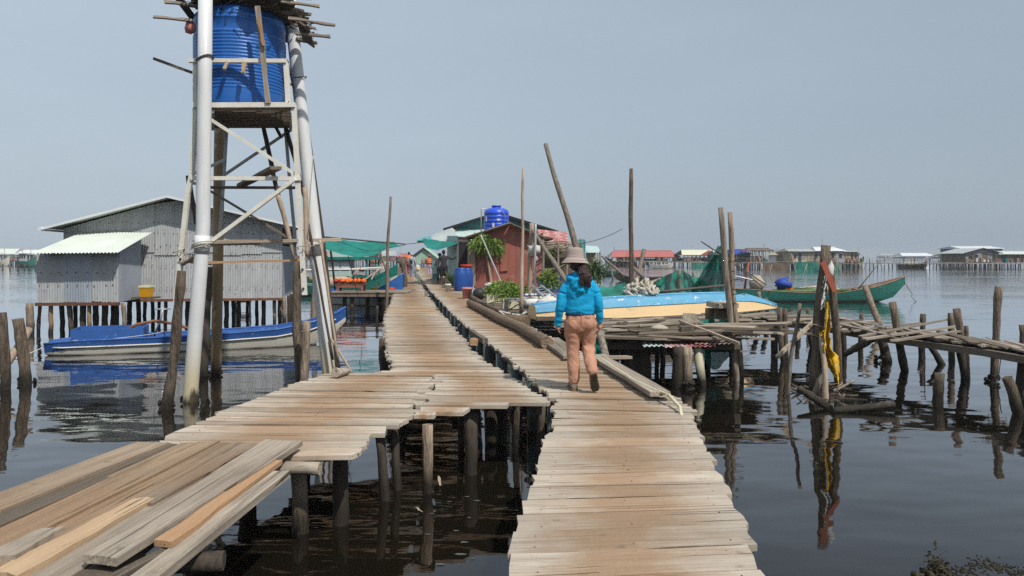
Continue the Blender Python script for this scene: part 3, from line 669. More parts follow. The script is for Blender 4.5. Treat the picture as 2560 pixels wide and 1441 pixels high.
rail((737, 240), (719, 152), AB, AF, 'darkold', .04, name='brace'); rail((719, 210), (732, 212), AF, AB, 'darkold', .04)
# floor of slats under the tank
for i in range(13):
    Y = AF + .08 + i * 0.128; z = px(0, 266, AF).z - .03
    x0 = at(529, 0, Y).x; x1 = at(733 - i * .5, 0, Y).x
    MB().bar(Vector((x0, Y, z)), Vector((x1, Y, z)), .07, .035).build('slat', M['darkold'] if i else M['old'], T)
for x in (532, 731): MB().bar(at(x, 278, AF), Vector((at(x - 5 if x > 600 else x, 0, AB).x, AB, at(0, 278, AF).z)), .05, .05).build('rail', M['pipe_grey'], T)
# timber lashed round the legs
board('beam', px(486, 607, AF - .05), px(850, 600, AF + 1.2), .05, .11, M['old'], T, up=(0, -1, 0)); board('beam', px(520, 612, AB), px(740, 606, AB), .05, .09, M['darkold'], T, up=(0, -1, 0))
board('beam', px(518, 657, AF), px(750, 651, AF + .3), .04, .06, M['fresh2'], T, up=(0, -1, 0), label='thin orange-brown lath between the legs')
board('lath', px(456, 653, AF), px(528, 660, AF + .4), .03, .05, M['old'], T)
pole_mb(px(457, 660, AF), px(490, 640, AF - .2), .035, .03, random).build('lath', M['branch'], T)
for a, b, y0, y1, r, m in (((658, 316), (699, 505), AB, AB, .04, 'pile_dark'), ((694, 486), (742, 655), AB, AB, .045, 'branch'), ((688, 316), (704, 345), AB, AB, .03, 'pile_dark'),
                     ((714, 316), (764, 500), AB, AB - .4, .035, 'pile_dark'), ((762, 470), (768, 640), AF + .8, AF + .6, .04, 'branch'), ((470, 440), (492, 560), AF + .5, AF + .5, .04, 'pile_dark')):
    pole_mb(px(*a, y0), px(*b, y1), r, r, random, .01, 8).build('prop', M[m], T)
# wire lashings and rope
for (x, y, rx, Y, m) in ((507, 608, 26, TY, 'rope'), (507, 613, 27, TY, 'rope'), (505, 618, 26, TY, 'rope'), (789, 610, 20, wat(965), 'rope'), (789, 617, 20, wat(965), 'rope'), (512, 145, 20, TY, 'darkrope'), (512, 148, 21, TY, 'darkrope'), (748, 197, 18, wat(965), 'darkrope'), (447, 628, 14, AF, 'rope'), (753, 618, 14, AF, 'rope')):
    c = px(x, y, Y); r = rx / F * Y; MB().tube([c + Vector((math.cos(a) * r, math.sin(a) * r * .9, math.sin(a * 2 + x) * .01 + .03 * math.cos(a))) for a in [i * 6.2832 / 14 for i in range(15)]], .008, 5).build('lashing', M[m], T)
for a, b, s in (((452, 628), (505, 650), .03), ((770, 615), (812, 605), .02), ((447, 630), (520, 618), .05), ((783, 390), (768, 600), -.05)):
    MB().tube(sag(px(*a, AF - .1), px(*b, TY), s), .007, 5).build('lashing', M['rope'], T)
MB().tube(sag(px(572, 316, AB), px(556, 420, AB), .0), .006, 5).build('lashing', M['darkrope'], T)
# ladder of thin sticks behind the right leg
for k, (a, b) in enumerate((((771, 560), (832, 900)), ((800, 600), (846, 905)))):
    pole_mb(px(*a, TY + 1.0), px(*b, TY + 1.0), .022, .022, random, .008).build('prop', M['pile_dark'] if k == 0 else M['branch'], T)
pole_mb(px(826, 845, 12.3), px(880, 932, 12.0), .02, .018, random, .02).build('prop', M['branch'], T)
# brush and board roof over the tank
RZ = px(0, 18, TY).z
roof_b = [((384, 42), (482, 53), .07, .0, 'old'), ((410, 5), (520, 16), .07, .1, 'old'), ((470, 14), (560, 30), .08, .5, 'darkold'), ((700, 4), (800, 16), .07, .2, 'old'), ((705, 30), (779, 37), .06, .5, 'old'),
          ((720, 46), (838, 64), .075, .3, 'old'), ((735, 62), (789, 72), .06, .9, 'old'), ((740, 84), (826, 92), .075, .6, 'old'), ((690, 8), (760, 30), .10, .9, 'darkold'), ((740, 98), (792, 108), .10, 1.2, 'darkold'), ((430, -12), (780, -4), .09, .3, 'darkold'), ((490, 20), (740, 30), .08, 1.4, 'darkold'), ((500, 0), (730, 4), .08, 2.0, 'darkold')]
for a, b, w, dy, m in roof_b:
    board('roof_board', px(*a, TY + .1 + dy), px(*b, TY + .25 + dy), .035, w, M[m], T, up=(0, -1, 0), rag=.01)
board('roof_board', px(440, -14, TY + .2), px(494, 62, TY + 1.0), .13, .03, M['darkold'], T, up=(0, -1, .3)); board('roof_board', px(757, 60, TY + .6), px(772, 110, TY + 1.2), .22, .03, M['darkold'], T, up=(0, -1, .2))
MB().blob(px(477, 70, TY + .3), (.10, .08, .09), 6, 4, .25, 3).build('roof_weight', M['pink'], T, label='pinkish-red lump hanging at the left roof edge')
br = MB(); rr = random.Random(4)
for i in range(30):
    x = rr.uniform(-4.95, -3.75); y = rr.uniform(TY + .3, TY + 2.0); br.blob(Vector((x, y, RZ + .24 + rr.uniform(-.06, .12))), (.28, .36, .11), 9, 6, .5, i)
for i in range(420):
    x = rr.uniform(-5.05, -3.55); y = rr.uniform(TY - .0, TY + 2.3); z = RZ + rr.uniform(.06, .42)
    d = Vector((rr.uniform(-1, 1), rr.uniform(-1, 1), rr.uniform(-.5, .2))).normalized() * rr.uniform(.08, .2)
    br.bar(Vector((x, y, z)), Vector((x, y, z)) + d, rr.uniform(.008, .035), .012, taper=.3)
br.build('brush_roof', M['thatch'], T, kind='stuff')
# the tank
TC = at(601, 258, TY + .95); trad = 109.5 / F * (TY + .95)
TC.z = px(0, 264, AF).z + .03
TK = thing('water_tank', 'big ribbed blue plastic water tank up on the tower', 'water tank', TC)
prof = [(.0, 0), (trad * .97, 0), (trad * .985, .02), (trad * .985, .26)]
z = .27
for i in range(17):
    prof += [(trad * .985, z), (trad * 1.0, z + .018), (trad * 1.0, z + .032), (trad * .983, z + .05)]; z += .054
prof += [(trad * .985, z + .01), (trad * .985, z + .17), (trad * 1.0, z + .18), (trad * 1.0, z + .2), (trad * .98, z + .215), (trad * .98, z + .235), (trad * .995, z + .25), (trad * .98, z + .27), (trad * .965, z + .33), (trad * .9, z + .38), (trad * .5, z + .5), (trad * .28, z + .54), (trad * .27, z + .62), (0, z + .62)]
MB().lathe(TC, prof, 48).build('tank_body', M['bluetank'], TK)
MB().lathe(TC + Vector((0, 0, z + .62)), [(trad * .3, 0), (trad * .3, .06), (trad * .2, .09), (0, .1)], 24).build('lid', M['bluetank'], TK)
o = board('loose_lath', px(643, 16, TY + .05), px(670, 258, TY + .1), .075, .03, M['old'], None, up=(0, -1, 0), rag=.01); tag(o, 'weathered lath leaning upright against the front of the blue tank', 'lath')
o = board('loose_lath', px(646, 50, TY + .0), px(660, 115, TY + .02), .05, .03, M['fresh2'], None, up=(0, -1, 0), rag=.01); tag(o, 'short tan lath nailed beside the upright lath by the tank', 'lath')
o = pole('wood_stub', px(568, 156, AF - .05), px(560, 175, AF - .12), .03, .028, M['branch'], 'short round stub poking out under the upper tower rail', 'stub')
o = board('wood_stub', px(611, 154, AF - .06), px(608, 184, AF - .1), .06, .03, M['fresh'], None, up=(0, -1, 0)); tag(o, 'splintered orange offcut hanging under the upper tower rail', 'offcut')
o = board('plank', px(602, 464, AF + 1.5), px(690, 420, AF - .2), .15, .05, M['darkold'], None, rag=.03); tag(o, 'dark plank laid across the middle rails of the tower', 'plank')
o = board('stick', px(384, 147, TY + .5), px(492, 186, TY + .6), .05, .04, M['darkold'], None, rag=.01); tag(o, 'dark stick jutting out left from the tower below its roof', 'stick')

# ------------------------------------------------------------------ posts around the tower and at the left edge
post(455, 678, 418, 1022, 30, 'leaning dark post just left of the white front leg', M['post'], taper=.72)
post(521, 668, 511, 944, 23, 'dark post between the white leg and the stained pipe', M['pile_dark'])
post(746, 640, 746, 975, 26, 'tall brown post close by the right side of the tower', M['post'], taper=.75)
post(766, 803, 755, 985, 22, 'broken pale post with a split bark top beside the landing', M['postlight'], bend=.05, jit=.12)
post(790, 645, 783, 835, 15, 'pale leaning post behind the right tower leg', M['postlight'])
post(2, 782, 14, 975, 26, 'stout dark post cut by the left picture edge', M['post'], jit=.14)
post(45, 797, 68, 960, 28, 'stout weathered post left of the moored boat', M['post'], jit=.10)
p0 = at(-8, 945, 12.0); p1 = at(72, 826, 13.2)
pole('branch', p0, p1, .06, .075, M['branch'], 'pale bare branch leaning on the posts at the left edge', 'branch', bend=.03)
for (x, y, d) in ((68, 958, 34), (418, 1020, 36)):
    Y = wat(y); mb = MB()
    for i in range(30):
        a = random.random() * 6.28; r = d / 2 / F * Y
        mb.blob(Vector(((x - CX) / F * Y + math.cos(a) * r, Y + math.sin(a) * r, random.uniform(-.08, .1))), random.uniform(.02, .04), 5, 3, .2, i)
    o = mb.build('mussel_clump', M['mussel'], None, origin=at(x, y, Y)); o['kind'] = 'stuff'; o['label'] = 'dark mussels crusted on the foot of ' + ('the post left of the boat' if x == 68 else 'the leaning post by the tower')
pole('stone', on(838, 932, .76), on(872, 928, .74), .06, .03, M['old'], 'small grey driftwood lump on the back edge of the landing', 'driftwood', k=4)
wire(sag(at(870, 640, 14), at(905, 780, 22), .0), .008, M['darkrope'], 'mooring_line', 'thin dark line slanting down from the tower to the water', 'line')
# ------------------------------------------------------------------ corrugated shed on the left
ZF = 0.90
def pz(x, y, Y): return at(x, y, Y)
# plan of the main shed: front wall runs A (left, near) to B (right, far); depth direction n
B0 = at(706, 742, 24.0); A0 = at(160, 742, 22.7); n_ = Vector((B0 - A0)); n_.z = 0; L = n_.length; ux = n_.normalized(); uy = Vector((-ux.y, ux.x, 0))
SH = thing('corrugated_shed', 'large grey corrugated shed with a low gable on stilts behind the tower', 'shed', (A0 + B0) / 2)
def lp(u, v, z): p = A0 + ux * u + uy * v; return Vector((p.x, p.y, z))
def roofz(u):     # underside of the gable over the front wall
    return interp([(0, zl), (up_, zpk), (L, zr)], u)
zl = at(170, 572, 22.7).z; up_ = L * (425 - 160) / (706 - 160) * .985; zpk = at(425, 499, 23.3).z; zr = at(706, 561, 24).z
D = 5.2
nS = 10
for row, (f0, f1) in enumerate(((0, 1), (1, 2))):
    for i in range(nS):
        u0, u1 = L * i / nS, L * (i + 1) / nS + .03; u1 = min(u1, L)
        zm = 2.35 + (.05 if i % 3 == 0 else -.04 if i % 3 == 1 else 0) - .0 * row
        y = -.012 * (row) - .006 * (i % 2)
        jag = random.uniform(-.02, .02)
        if row == 0: MB().corr(lp(u0, y, ZF - .06 + jag), lp(u1, y, ZF - .06 + jag), lp(u1, y, zm), lp(u0, y, zm), jag=.02).build('metal_sheet', M['galv'], SH)
        else: MB().corr(lp(u0, y - .02, zm - .08), lp(u1, y - .02, zm - .08), lp(u1, y - .02, roofz(u1)), lp(u0, y - .02, roofz(u0))).build('metal_sheet', M['galv'], SH)
# right side wall with its dark gap under the eave, left and back walls
for i in range(6):
    v0, v1 = D * i / 6, D * (i + 1) / 6
    MB().corr(lp(L, v0, ZF - .05), lp(L, v1, ZF - .05), lp(L, v1, 2.55), lp(L, v0, 2.55)).build('metal_sheet', M['galv2'], SH)
    MB().corr(lp(0, v1, ZF), lp(0, v0, ZF), lp(0, v0, zl), lp(0, v1, zl)).build('metal_sheet', M['galv'], SH)
MB().add([lp(0, D, ZF), lp(L, D, ZF), lp(L, D, zr), lp(up_, D, zpk), lp(0, D, zl)], [(0, 1, 2, 3, 4)]).build('back_wall', M['galv'], SH)
MB().add([lp(0.03, 0.03, ZF), lp(L - .03, .03, ZF), lp(L - .03, D - .03, ZF), lp(.03, D - .03, ZF)], [(0, 1, 2, 3)]).build('floor', M['darkold'], SH)
MB().bar(lp(L - .05, .1, 2.72), lp(L - .05, D, 2.72), .04, .22).build('plank', M['darkold'], SH)
MB().bar(lp(0, -.05, ZF - .1), lp(L, -.05, ZF - .1), .07, .08).build('sill', M['rust'], SH)
scr = MB(); rs = random.Random(3)
for zz in (1.18, 1.9, 2.25, 2.55, 2.95, 3.25):
    for i in range(34):
        u = L * (i + rs.uniform(.2, .8)) / 34; z = zz + rs.uniform(-.03, .03)
        if z < roofz(u) - .1: scr.blob(lp(u, -.06, z), .016, 5, 3, 0)
scr.build('screws', M['rust'], SH, kind='stuff')
# roof: two slopes with overhang, thin white-painted sheet
ov = .55
pts = [(-.35, zl - .02), (up_, zpk + .05), (L + .75, zr - .155)]
for (ua, za), (ub, zb) in zip(pts, pts[1:]):
    for i in range(6):
        v0, v1 = -ov + (D + 2 * ov) * i / 6, -ov + (D + 2 * ov) * (i + 1) / 6 + .04
        MB().corr(lp(ua, v0, za), lp(ua, v1, za), lp(ub, v1, zb), lp(ub, v0, zb), .076, .009, 2).build('roof_sheet', M['palegreen'], SH)
MB().bar(lp(-.38, -ov - .02, zl - .02), lp(up_, -ov - .02, zpk + .05), .03, .07).build('barge_board', M['whiteroof'], SH); MB().bar(lp(up_, -ov - .02, zpk + .05), lp(L + .77, -ov - .02, zr - .16), .03, .07).build('barge_board', M['whiteroof'], SH)
MB().tube([lp(-.42, -ov - .12, zl - .03), lp(-.42, D, zl - .03)], .06, 10).build('gutter', M['whiteroof'], SH)
# stilts of the shed
rs = random.Random(8)
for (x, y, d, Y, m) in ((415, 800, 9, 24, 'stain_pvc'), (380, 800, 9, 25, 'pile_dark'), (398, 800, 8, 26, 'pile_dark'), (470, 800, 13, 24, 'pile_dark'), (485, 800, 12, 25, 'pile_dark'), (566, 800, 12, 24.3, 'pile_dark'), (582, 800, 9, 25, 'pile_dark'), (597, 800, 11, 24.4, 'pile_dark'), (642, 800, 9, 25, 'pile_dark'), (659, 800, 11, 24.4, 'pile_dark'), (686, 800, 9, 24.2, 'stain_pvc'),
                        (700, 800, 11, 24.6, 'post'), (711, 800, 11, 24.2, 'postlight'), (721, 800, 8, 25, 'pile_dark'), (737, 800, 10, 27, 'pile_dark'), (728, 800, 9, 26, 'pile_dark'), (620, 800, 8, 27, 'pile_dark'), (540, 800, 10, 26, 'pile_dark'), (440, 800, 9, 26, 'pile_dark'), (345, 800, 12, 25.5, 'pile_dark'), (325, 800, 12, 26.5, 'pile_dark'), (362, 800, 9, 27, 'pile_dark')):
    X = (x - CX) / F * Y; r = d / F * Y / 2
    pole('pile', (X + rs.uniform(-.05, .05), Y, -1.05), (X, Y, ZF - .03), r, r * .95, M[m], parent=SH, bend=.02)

# annex with the pale lean-to roof
fy = 20.9
NX = thing('lean_to_shed', 'small corrugated annex with a pale green pitched roof left of the big shed', 'shed', at(190, 752, fy))
def q(x, y, Y): return at(x, y, Y)
zb = at(0, 757, fy).z; zt = at(0, 634, fy).z; xa, xb = at(92, 0, fy).x, at(298, 0, fy).x; yb = 23.0; xc = at(352, 0, yb).x
for i in range(3):
    u0, u1 = i / 3, (i + 1) / 3; X0, X1 = xa + (xb - xa) * u0, xa + (xb - xa) * u1 + .02
    MB().corr((X0, fy - .01 * i, zb + .02 * i), (X1, fy - .01 * i, zb), (X1, fy - .01 * i, zt + .06), (X0, fy - .01 * i, zt + .06), nv=4, jag=.03).build('metal_sheet', M['galv2'] if i == 1 else M['galv'], NX)
for i in range(2):
    u0, u1 = i / 2, (i + 1) / 2; a = Vector((xb, fy, 0)).lerp(Vector((xc, yb, 0)), u0); b = Vector((xb, fy, 0)).lerp(Vector((xc, yb, 0)), u1)
    MB().corr((a.x, a.y, zb), (b.x, b.y, zb + .02), (b.x, b.y, zt + .1 + .55 * u1), (a.x, a.y, zt + .1 + .55 * u0), nv=3).build('metal_sheet', M['galv2'], NX)
MB().corr((xa, yb - .2, zb), (xa, fy, zb), (xa, fy, zt + .06), (xa, yb - .2, zt + .6)).build('metal_sheet', M['galv'], NX)
MB().add([(xa, fy + .05, zb + .01), (xb, fy + .05, zb + .01), (xc, yb, zb + .01), (xa, yb, zb + .01)], [(0, 1, 2, 3)]).build('floor', M['darkold'], NX)
fl, frr, bl, brr = q(78, 634, fy - .5), q(291, 632, fy - .5), q(206, 581, yb - .1), q(377, 582, yb - .1)
for i in range(4):
    u0, u1 = i / 4, (i + 1) / 4 + .01
    MB().corr(fl.lerp(frr, u0), fl.lerp(frr, u1), bl.lerp(brr, u1), bl.lerp(brr, u0), .10, .016, 2, 6).build('roof_sheet', M['palegreen'], NX)
MB().bar((xa - .02, fy - .03, zb - .05), (xb + .03, fy - .03, zb - .03), .08, .09).build('sill', M['rust'], NX)
scr = MB()
for zz in (zb + .5, zb + .85):
    for i in range(9): scr.blob((xa + (xb - xa) * (i + rs.uniform(.3, .7)) / 9, fy - .04, zz + rs.uniform(-.02, .02)), .018, 5, 3, 0)
scr.build('screws', M['rust'], NX, kind='stuff')
for (x, d, Y, m, ln) in ((74, 18, 21.0, 'postlight', .05), (100, 9, 21.2, 'post', -.05), (127, 11, 21.0, 'stain_pvc', 0), (153, 12, 22, 'pile_dark', .05), (172, 13, 21.1, 'post', .18), (188, 10, 22.3, 'pile_dark', 0), (208, 15, 21.2, 'pile_dark', .03), (223, 10, 21.0, 'stain_pvc', 0), (240, 14, 22, 'pile_dark', -.05), (262, 16, 21.5, 'pile_dark', .02), (284, 14, 22.4, 'pile_dark', -.06), (293, 8, 23, 'pile_dark', 0), (308, 11, 21.1, 'postlight', .08)):
    X = (x - CX) / F * Y; r = d / F * Y / 2; pole('pile', (X + ln, Y, -1.05), (X, Y, zb - .02), r, r * .93, M[m], parent=NX, bend=.025)
# yellow cool box in the corner
cb = at(366, 742, 22.3)
CB = thing('cooler_box', 'yellow plastic cool box with a pale lid in the corner of the sheds', 'cool box', cb)
w = .30; b = MB()
b.add([cb + Vector(v) for v in ((-w * .43, -.14, 0), (w * .43, -.14, 0), (w * .43, .14, 0), (-w * .43, .14, 0), (-w / 2, -.17, .28), (w / 2, -.17, .28), (w / 2, .17, .28), (-w / 2, .17, .28))], [(3, 2, 1, 0), (4, 5, 6, 7), (0, 1, 5, 4), (1, 2, 6, 5), (2, 3, 7, 6), (3, 0, 4, 7)]); b.build('body', M['yellow'], CB)
MB().box(cb + Vector((0, 0, .31)), (w * 1.06, .36, .06)).build('lid', M['creamroof'], CB)
MB().box(cb + Vector((0, -.02, -.03)), (.6, .6, .05)).build('shelf', M['darkold'], CB)

# ------------------------------------------------------------------ boats: lofted hulls
def hull(L, stations, mats, parent, thick=.03, floor=.08, open_top=True):
    """stations: (t 0..1, half beam at gunwale, half beam at bottom, gunwale z, bottom z, strake fraction). Local X along the boat; returns parts."""
    ns = 28; rows = []
    def st(t): return [interp([(s[0], s[k]) for s in stations], t) for k in range(1, 6)]
    def pt(t, side, f, inset=0):
        bg, bb, zg, zb_, _ = st(t); k = f ** .8
        y = bb + (bg - bb) * k; y = max(0.0, y - inset)
        return Vector((t * L - L / 2, side * y, zb_ + (zg - zb_) * f))
    lower, upper, inner, rim = MB(), MB(), MB(), MB()
    for side in (-1, 1):
        fl = (lambda u, v: pt(u, side, v * st(u)[4])); fu = (lambda u, v: pt(u, side, st(u)[4] + (1 - st(u)[4]) * v))
        lower.grid(fl, ns, 4); upper.grid(fu, ns, 3)
        if open_top: inner.grid(lambda u, v: pt(u, side, .12 + .88 * v, thick) , ns, 4)
        rim.tube([pt(i / ns, side, 1.0, thick * .5) + Vector((0, 0, .006)) for i in range(ns + 1)], thick * .85, 6)
    lower.grid(lambda u, v: Vector((u * L - L / 2, st(u)[1] * (2 * v - 1), st(u)[3])), ns, 4)
    if open_top: inner.grid(lambda u, v: Vector((u * L - L / 2, (pt(u, 1, .12, thick).y) * (2 * v - 1), st(u)[3] + (st(u)[2] - st(u)[3]) * .13)), ns, 2)
    for tt in (0.0, 1.0):
        bg, bb, zg, zb_, fs = st(tt); x = tt * L - L / 2
        if bg > .05:
            e = [pt(tt, -1, 0), pt(tt, 1, 0), pt(tt, 1, .5), pt(tt, 1, 1), pt(tt, -1, 1), pt(tt, -1, .5)]; upper.add(e, [(0, 1, 2, 3, 4, 5)])
    parts = []
    for nm, mb, m in (('hull', lower, mats[0]), ('strake', upper, mats[1]), ('lining', inner, mats[2]), ('gunwale', rim, mats[3])):
        if not mb.v: continue
        me = mb.mesh(nm); me.materials.append(m); o = bpy.data.objects.new(nm, me); COL.objects.link(o); o.parent = parent; parts.append(o)
    return pt, st
def local(name, mb, m, parent, label=None):
    me = mb.mesh(name); me.materials.append(m); o = bpy.data.objects.new(name, me); COL.objects.link(o); o.parent = parent
    if label: o['label'] = label
    return o
# blue and white long boat moored by the tower
s0 = at(118, 886, 16.4); tip = at(864, 800, 18.6); s0.z = 0; tip.z = 0
BL = (tip - s0).length
BT = thing('longboat', 'long blue and white wooden boat moored beside the tower legs', 'boat', (s0 + tip) / 2); BT.rotation_euler.z = math.atan2(tip.y - s0.y, tip.x - s0.x)
sts = [(0, .30, .20, .26, .03, .12), (.05, .46, .34, .30, -.10, .56), (.15, .55, .42, .33, -.14, .66), (.5, .62, .46, .36, -.14, .68), (.75, .55, .36, .44, -.12, .68), (.88, .36, .18, .58, .0, .62), (.96, .17, .05, .76, .28, .45), (1, .05, .02, .90, .55, .3)]
pt, st = hull(BL, sts, (M['boatwhite'], M['boatblue'], M['boatblue'], M['boatblue']), BT)
x0 = -BL / 2
b = MB()
for a, c in (((x0 + .55, -.47), (x0 + 2.0, -.47)), ((x0 + .55, .47), (x0 + 2.0, .47)), ((x0 + .57, -.45), (x0 + .57, .45)), ((x0 + 1.98, -.45), (x0 + 1.98, .45))):
    b.bar((a[0], a[1], .44), (c[0], c[1], .44), .03, .26)
local('engine_box', b, M['boatblue'], BT); local('box_lid', MB().box((x0 + 1.25, .0, .40), (1.36, .88, .03)), M['boatwood'], BT, 'brown weathered lid')
local('stern_plate', MB().add([(x0 - .01, -.32, .26), (x0 - .01, .32, .26), (x0 + .62, .52, .335), (x0 + .62, -.52, .335)], [(0, 1, 2, 3)]), M['boatblue'], BT)
local('belt_rail', MB().tube([pt(.03 + i / 30 * .93, -1, .70) + Vector((0, -.012, 0)) for i in range(31)], .02, 6), M['boatwhite'], BT)
for t in (.34, .45, .56, .67, .78):
    bg = st(t)[0]; local('thwart', MB().box((t * BL - BL / 2, 0, st(t)[2] - .10), (.13, bg * 1.9, .03)), M['boatblue'], BT)
local('hose', MB().tube([(x0 + 1.55, -.1, .46), (x0 + 1.8, -.15, .62), (x0 + 2.2, -.2, .70), (x0 + 2.7, -.28, .62), (x0 + 3.1, -.34, .42), (x0 + 3.3, -.36, .2)], .035, 8), M['hose'], BT)
fx = .53; local('fender', MB().lathe(Vector((fx * BL - BL / 2, -.64, .20)), [(0, -.04), (.10, -.05), (.13, 0), (.10, .05), (0, .04)], 14, axis=(0, 1, 0)), M['blackrub'], BT, 'black rubber bumper')
local('steering_arm', MB().tube([(x0 + 2.15, .1, .3), (x0 + 2.3, .05, .72), (x0 + 2.35, 0, .95)], .02, 6).tube([(x0 + 2.35 + math.cos(i * .6) * .17, math.sin(i * .6) * .17, .96) for i in range(12)], .012, 5), M['alu'], BT)
local('mooring_line', MB().tube(sag((x0, -.2, .2), (x0 - .5, -.7, .0), .02), .01, 5).tube(sag((x0 + .6, -.5, .34), (x0 + 2.6, -.56, .5), .05), .008, 5), M['whiteplast'], BT)
# ------------------------------------------------------------------ middle distance, left of the walk
def slab_deck(name, label, cat, corners, z, m, piles, mdeck=None, plank=.16, along=(1, 0), seed=3, piled=.07, group=None, fascia=True, zt=None):
    """platform: corners = (xmin, xmax, ymin, ymax)"""
    x0, x1, y0, y1 = corners; T = thing(name, label, cat, ((x0 + x1) / 2, (y0 + y1) / 2, 0), group); rnd = random.Random(seed)
    y = y0
    while y < y1:
        w = plank * rnd.uniform(.75, 1.3)
        board('plank', (x0 - rnd.uniform(0, .15), y + w / 2, z + rnd.uniform(-.01, .01)), (x1 + rnd.uniform(-.1, .15), y + w / 2 + rnd.uniform(-.03, .03), z + rnd.uniform(-.01, .01)), w - .012, .035, m, T, rnd=rnd, rag=.03)
        y += w
    if fascia:
        board('bearer', (x0, y0 + .06, z - .10), (x1, y0 + .06, z - .10), .05, .13, mdeck or M['old'], T, rnd=rnd, up=(0, 0, 1)); board('bearer', (x0, y1 - .1, z - .10), (x1, y1 - .1, z - .10), .05, .13, M['darkold'], T, rnd=rnd)
    for (x, y) in piles: pole('pile', (x + rnd.uniform(-.05, .05), y, -1.05), (x, y, z - .03), piled, piled * .95, M['pile_dark'] if rnd.random() < .7 else M['post'], parent=T, bend=.02)
    return T
a, b = on(828, 732, .75), on(1000, 732, .75)
slab_deck('side_platform', 'low plank platform with a pale front beam beside the left walk', 'platform', (a.x, b.x + .2, a.y, a.y + 2.6), .75, M['old'], [(at(875, 0, 29).x, a.y + .3), (at(853, 0, 29).x, a.y + .4), (at(958, 0, 29).x, a.y + .2), (at(975, 0, 29).x, a.y + .8), (at(985, 0, 29).x, a.y + .2), (at(905, 0, 30).x, a.y + 2), (at(935, 0, 30).x, a.y + 2)], mdeck=M['postlight'], piled=.09)
# bench heaped with orange life vests
bY = a.y + .8; c = at(878, 722, bY); c.z = .77
BE = thing('bench', 'dark red wooden bench heaped with orange life vests on the side platform', 'bench', c)
bw = 72 / F * bY
MB().box(c + Vector((0, 0, .28)), (bw, .6, .05)).build('seat', M['rust'], BE)
for sx in (-1, 1):
    for sy in (-.25, .25): MB().box(c + Vector((sx * bw * .42, sy, .12)), (.07, .07, .26)).build('leg', M['redbrown'], BE)
MB().box(c + Vector((0, -.27, .2)), (bw * .84, .04, .08)).build('apron', M['redbrown'], BE)
for i, (dx, lab) in enumerate(((-.42, 'brick-red life vest at the left end of the bench'), (-.20, 'orange life vest second from the left on the bench'), (.06, 'bright orange life vest on the middle of the bench'), (.36, 'orange life vest at the right end of the bench'))):
    v = thing('life_vest', lab, 'life vest', c + Vector((dx * bw, -.05, .31)), 'life vests heaped on the bench')
    p = world_loc(v); mm = M['red'] if i == 0 else M['orange']
    for s in (-1, 1): MB().blob(p + Vector((s * .10, 0, .10)), (.11, .2, .12), 8, 6, .15, i + s).build('panel', mm, v)
    MB().box(p + Vector((0, -.19, .07)), (.16, .03, .05)).build('strap', M['blackcloth'], v)
o = MB().blob(on(944, 722, .78), (.28, .2, .08), 8, 5, .3, 4).build('cloth_heap', M['yellowcloth'], None, origin=on(944, 722, .78)); tag(o, 'yellow-green crumpled cloth on the side platform', 'cloth')
o = MB().blob(on(980, 723, .78), (.22, .16, .09), 8, 5, .3, 5).build('cloth_heap', M['red'], None, origin=on(980, 723, .78)); tag(o, 'small red crumpled cloth on the side platform near the walk', 'cloth')

# green shade cloth awning
def awning(name, label, pts_top, pts_bot, m, nu=24, nv=8, wr=.05, seed=1, sagk=.12):
    """cloth stretched between two polylines of 3D points"""
    def along(pl, u):
        f = u * (len(pl) - 1); i = min(int(f), len(pl) - 2); return Vector(pl[i]).lerp(Vector(pl[i + 1]), f - i)
    def fn(u, v):
        p = along(pts_top, u).lerp(along(pts_bot, u), v)
        k = mnoise.noise(Vector((u * 9 + seed, v * 3, seed))) * wr + mnoise.noise(Vector((u * 25, v * 5 + seed, 1))) * wr * .4
        return p + Vector((0, k, k * .7 - sagk * 4 * v * (1 - v) * math.sin(math.pi * u)))
    o = MB().grid(fn, nu, nv).build(name, m, None, origin=Vector(pts_top[0])); tag(o, label, 'awning'); return o
Y = 30.0
awning('shade_awning', 'large sagging green shade cloth awning over the side platform, right of the tower', [at(812, 602, Y + 2.4), at(850, 599, Y + 2.4), at(900, 606, Y + 2.3), at(950, 605, Y + 2.2), at(985, 605, Y + 2), at(994, 613, Y + 2)],
       [at(812, 622, Y), at(845, 634, Y), at(895, 644, Y), at(935, 640, Y), at(962, 624, Y), at(1012, 614, Y)], M['shade'], sagk=.10)
pole('awning_pole', at(800, 592, Y + 2.5), at(1014, 611, Y + .2), .035, .03, M['darkold'], 'thin dark rail carrying the front of the large green awning', 'pole')
p = on(979, 718, .77); pole('awning_prop', p, at(947, 618, p.y), .055, .045, M['pole'], 'leaning grey prop holding up the right end of the green awning', 'prop')
p = on(838, 724, .77); pole('awning_prop', p, at(826, 622, p.y), .05, .045, M['pole'], 'upright prop under the left end of the green awning', 'prop')
post(977, 492, 965, 782, 9, 'very tall thin pale pole at the left edge of the walk', M['pole'], name='tall_pole', cat='pole', taper=.7, bend=.012)
post(943, 765, 942, 805, 8, 'short black stub in the water left of the walk', M['pile_dark'])
p = on(1010, 717, .72); pole('mooring_post', p - Vector((0, 0, 1.6)), at(1008, 650, p.y), .13, .11, M['post'], 'thick brown mooring post with a shaggy top at the left edge of the walk', 'post', bend=.05, jit=.15)
o = MB().blob(at(1003, 657, p.y), (.17, .14, .20), 9, 6, .5, 3).build('post_cap', M['log'], None, origin=at(1004, 650, p.y)); tag(o, 'brown sacking bundled round the top of the thick mooring post', 'sack')
M['rowblue'] = surf('bright_blue_boat_paint', (0.05, 0.19, 0.56), (0.04, 0.15, 0.48), (2, 2, 6), .5, rv=0)
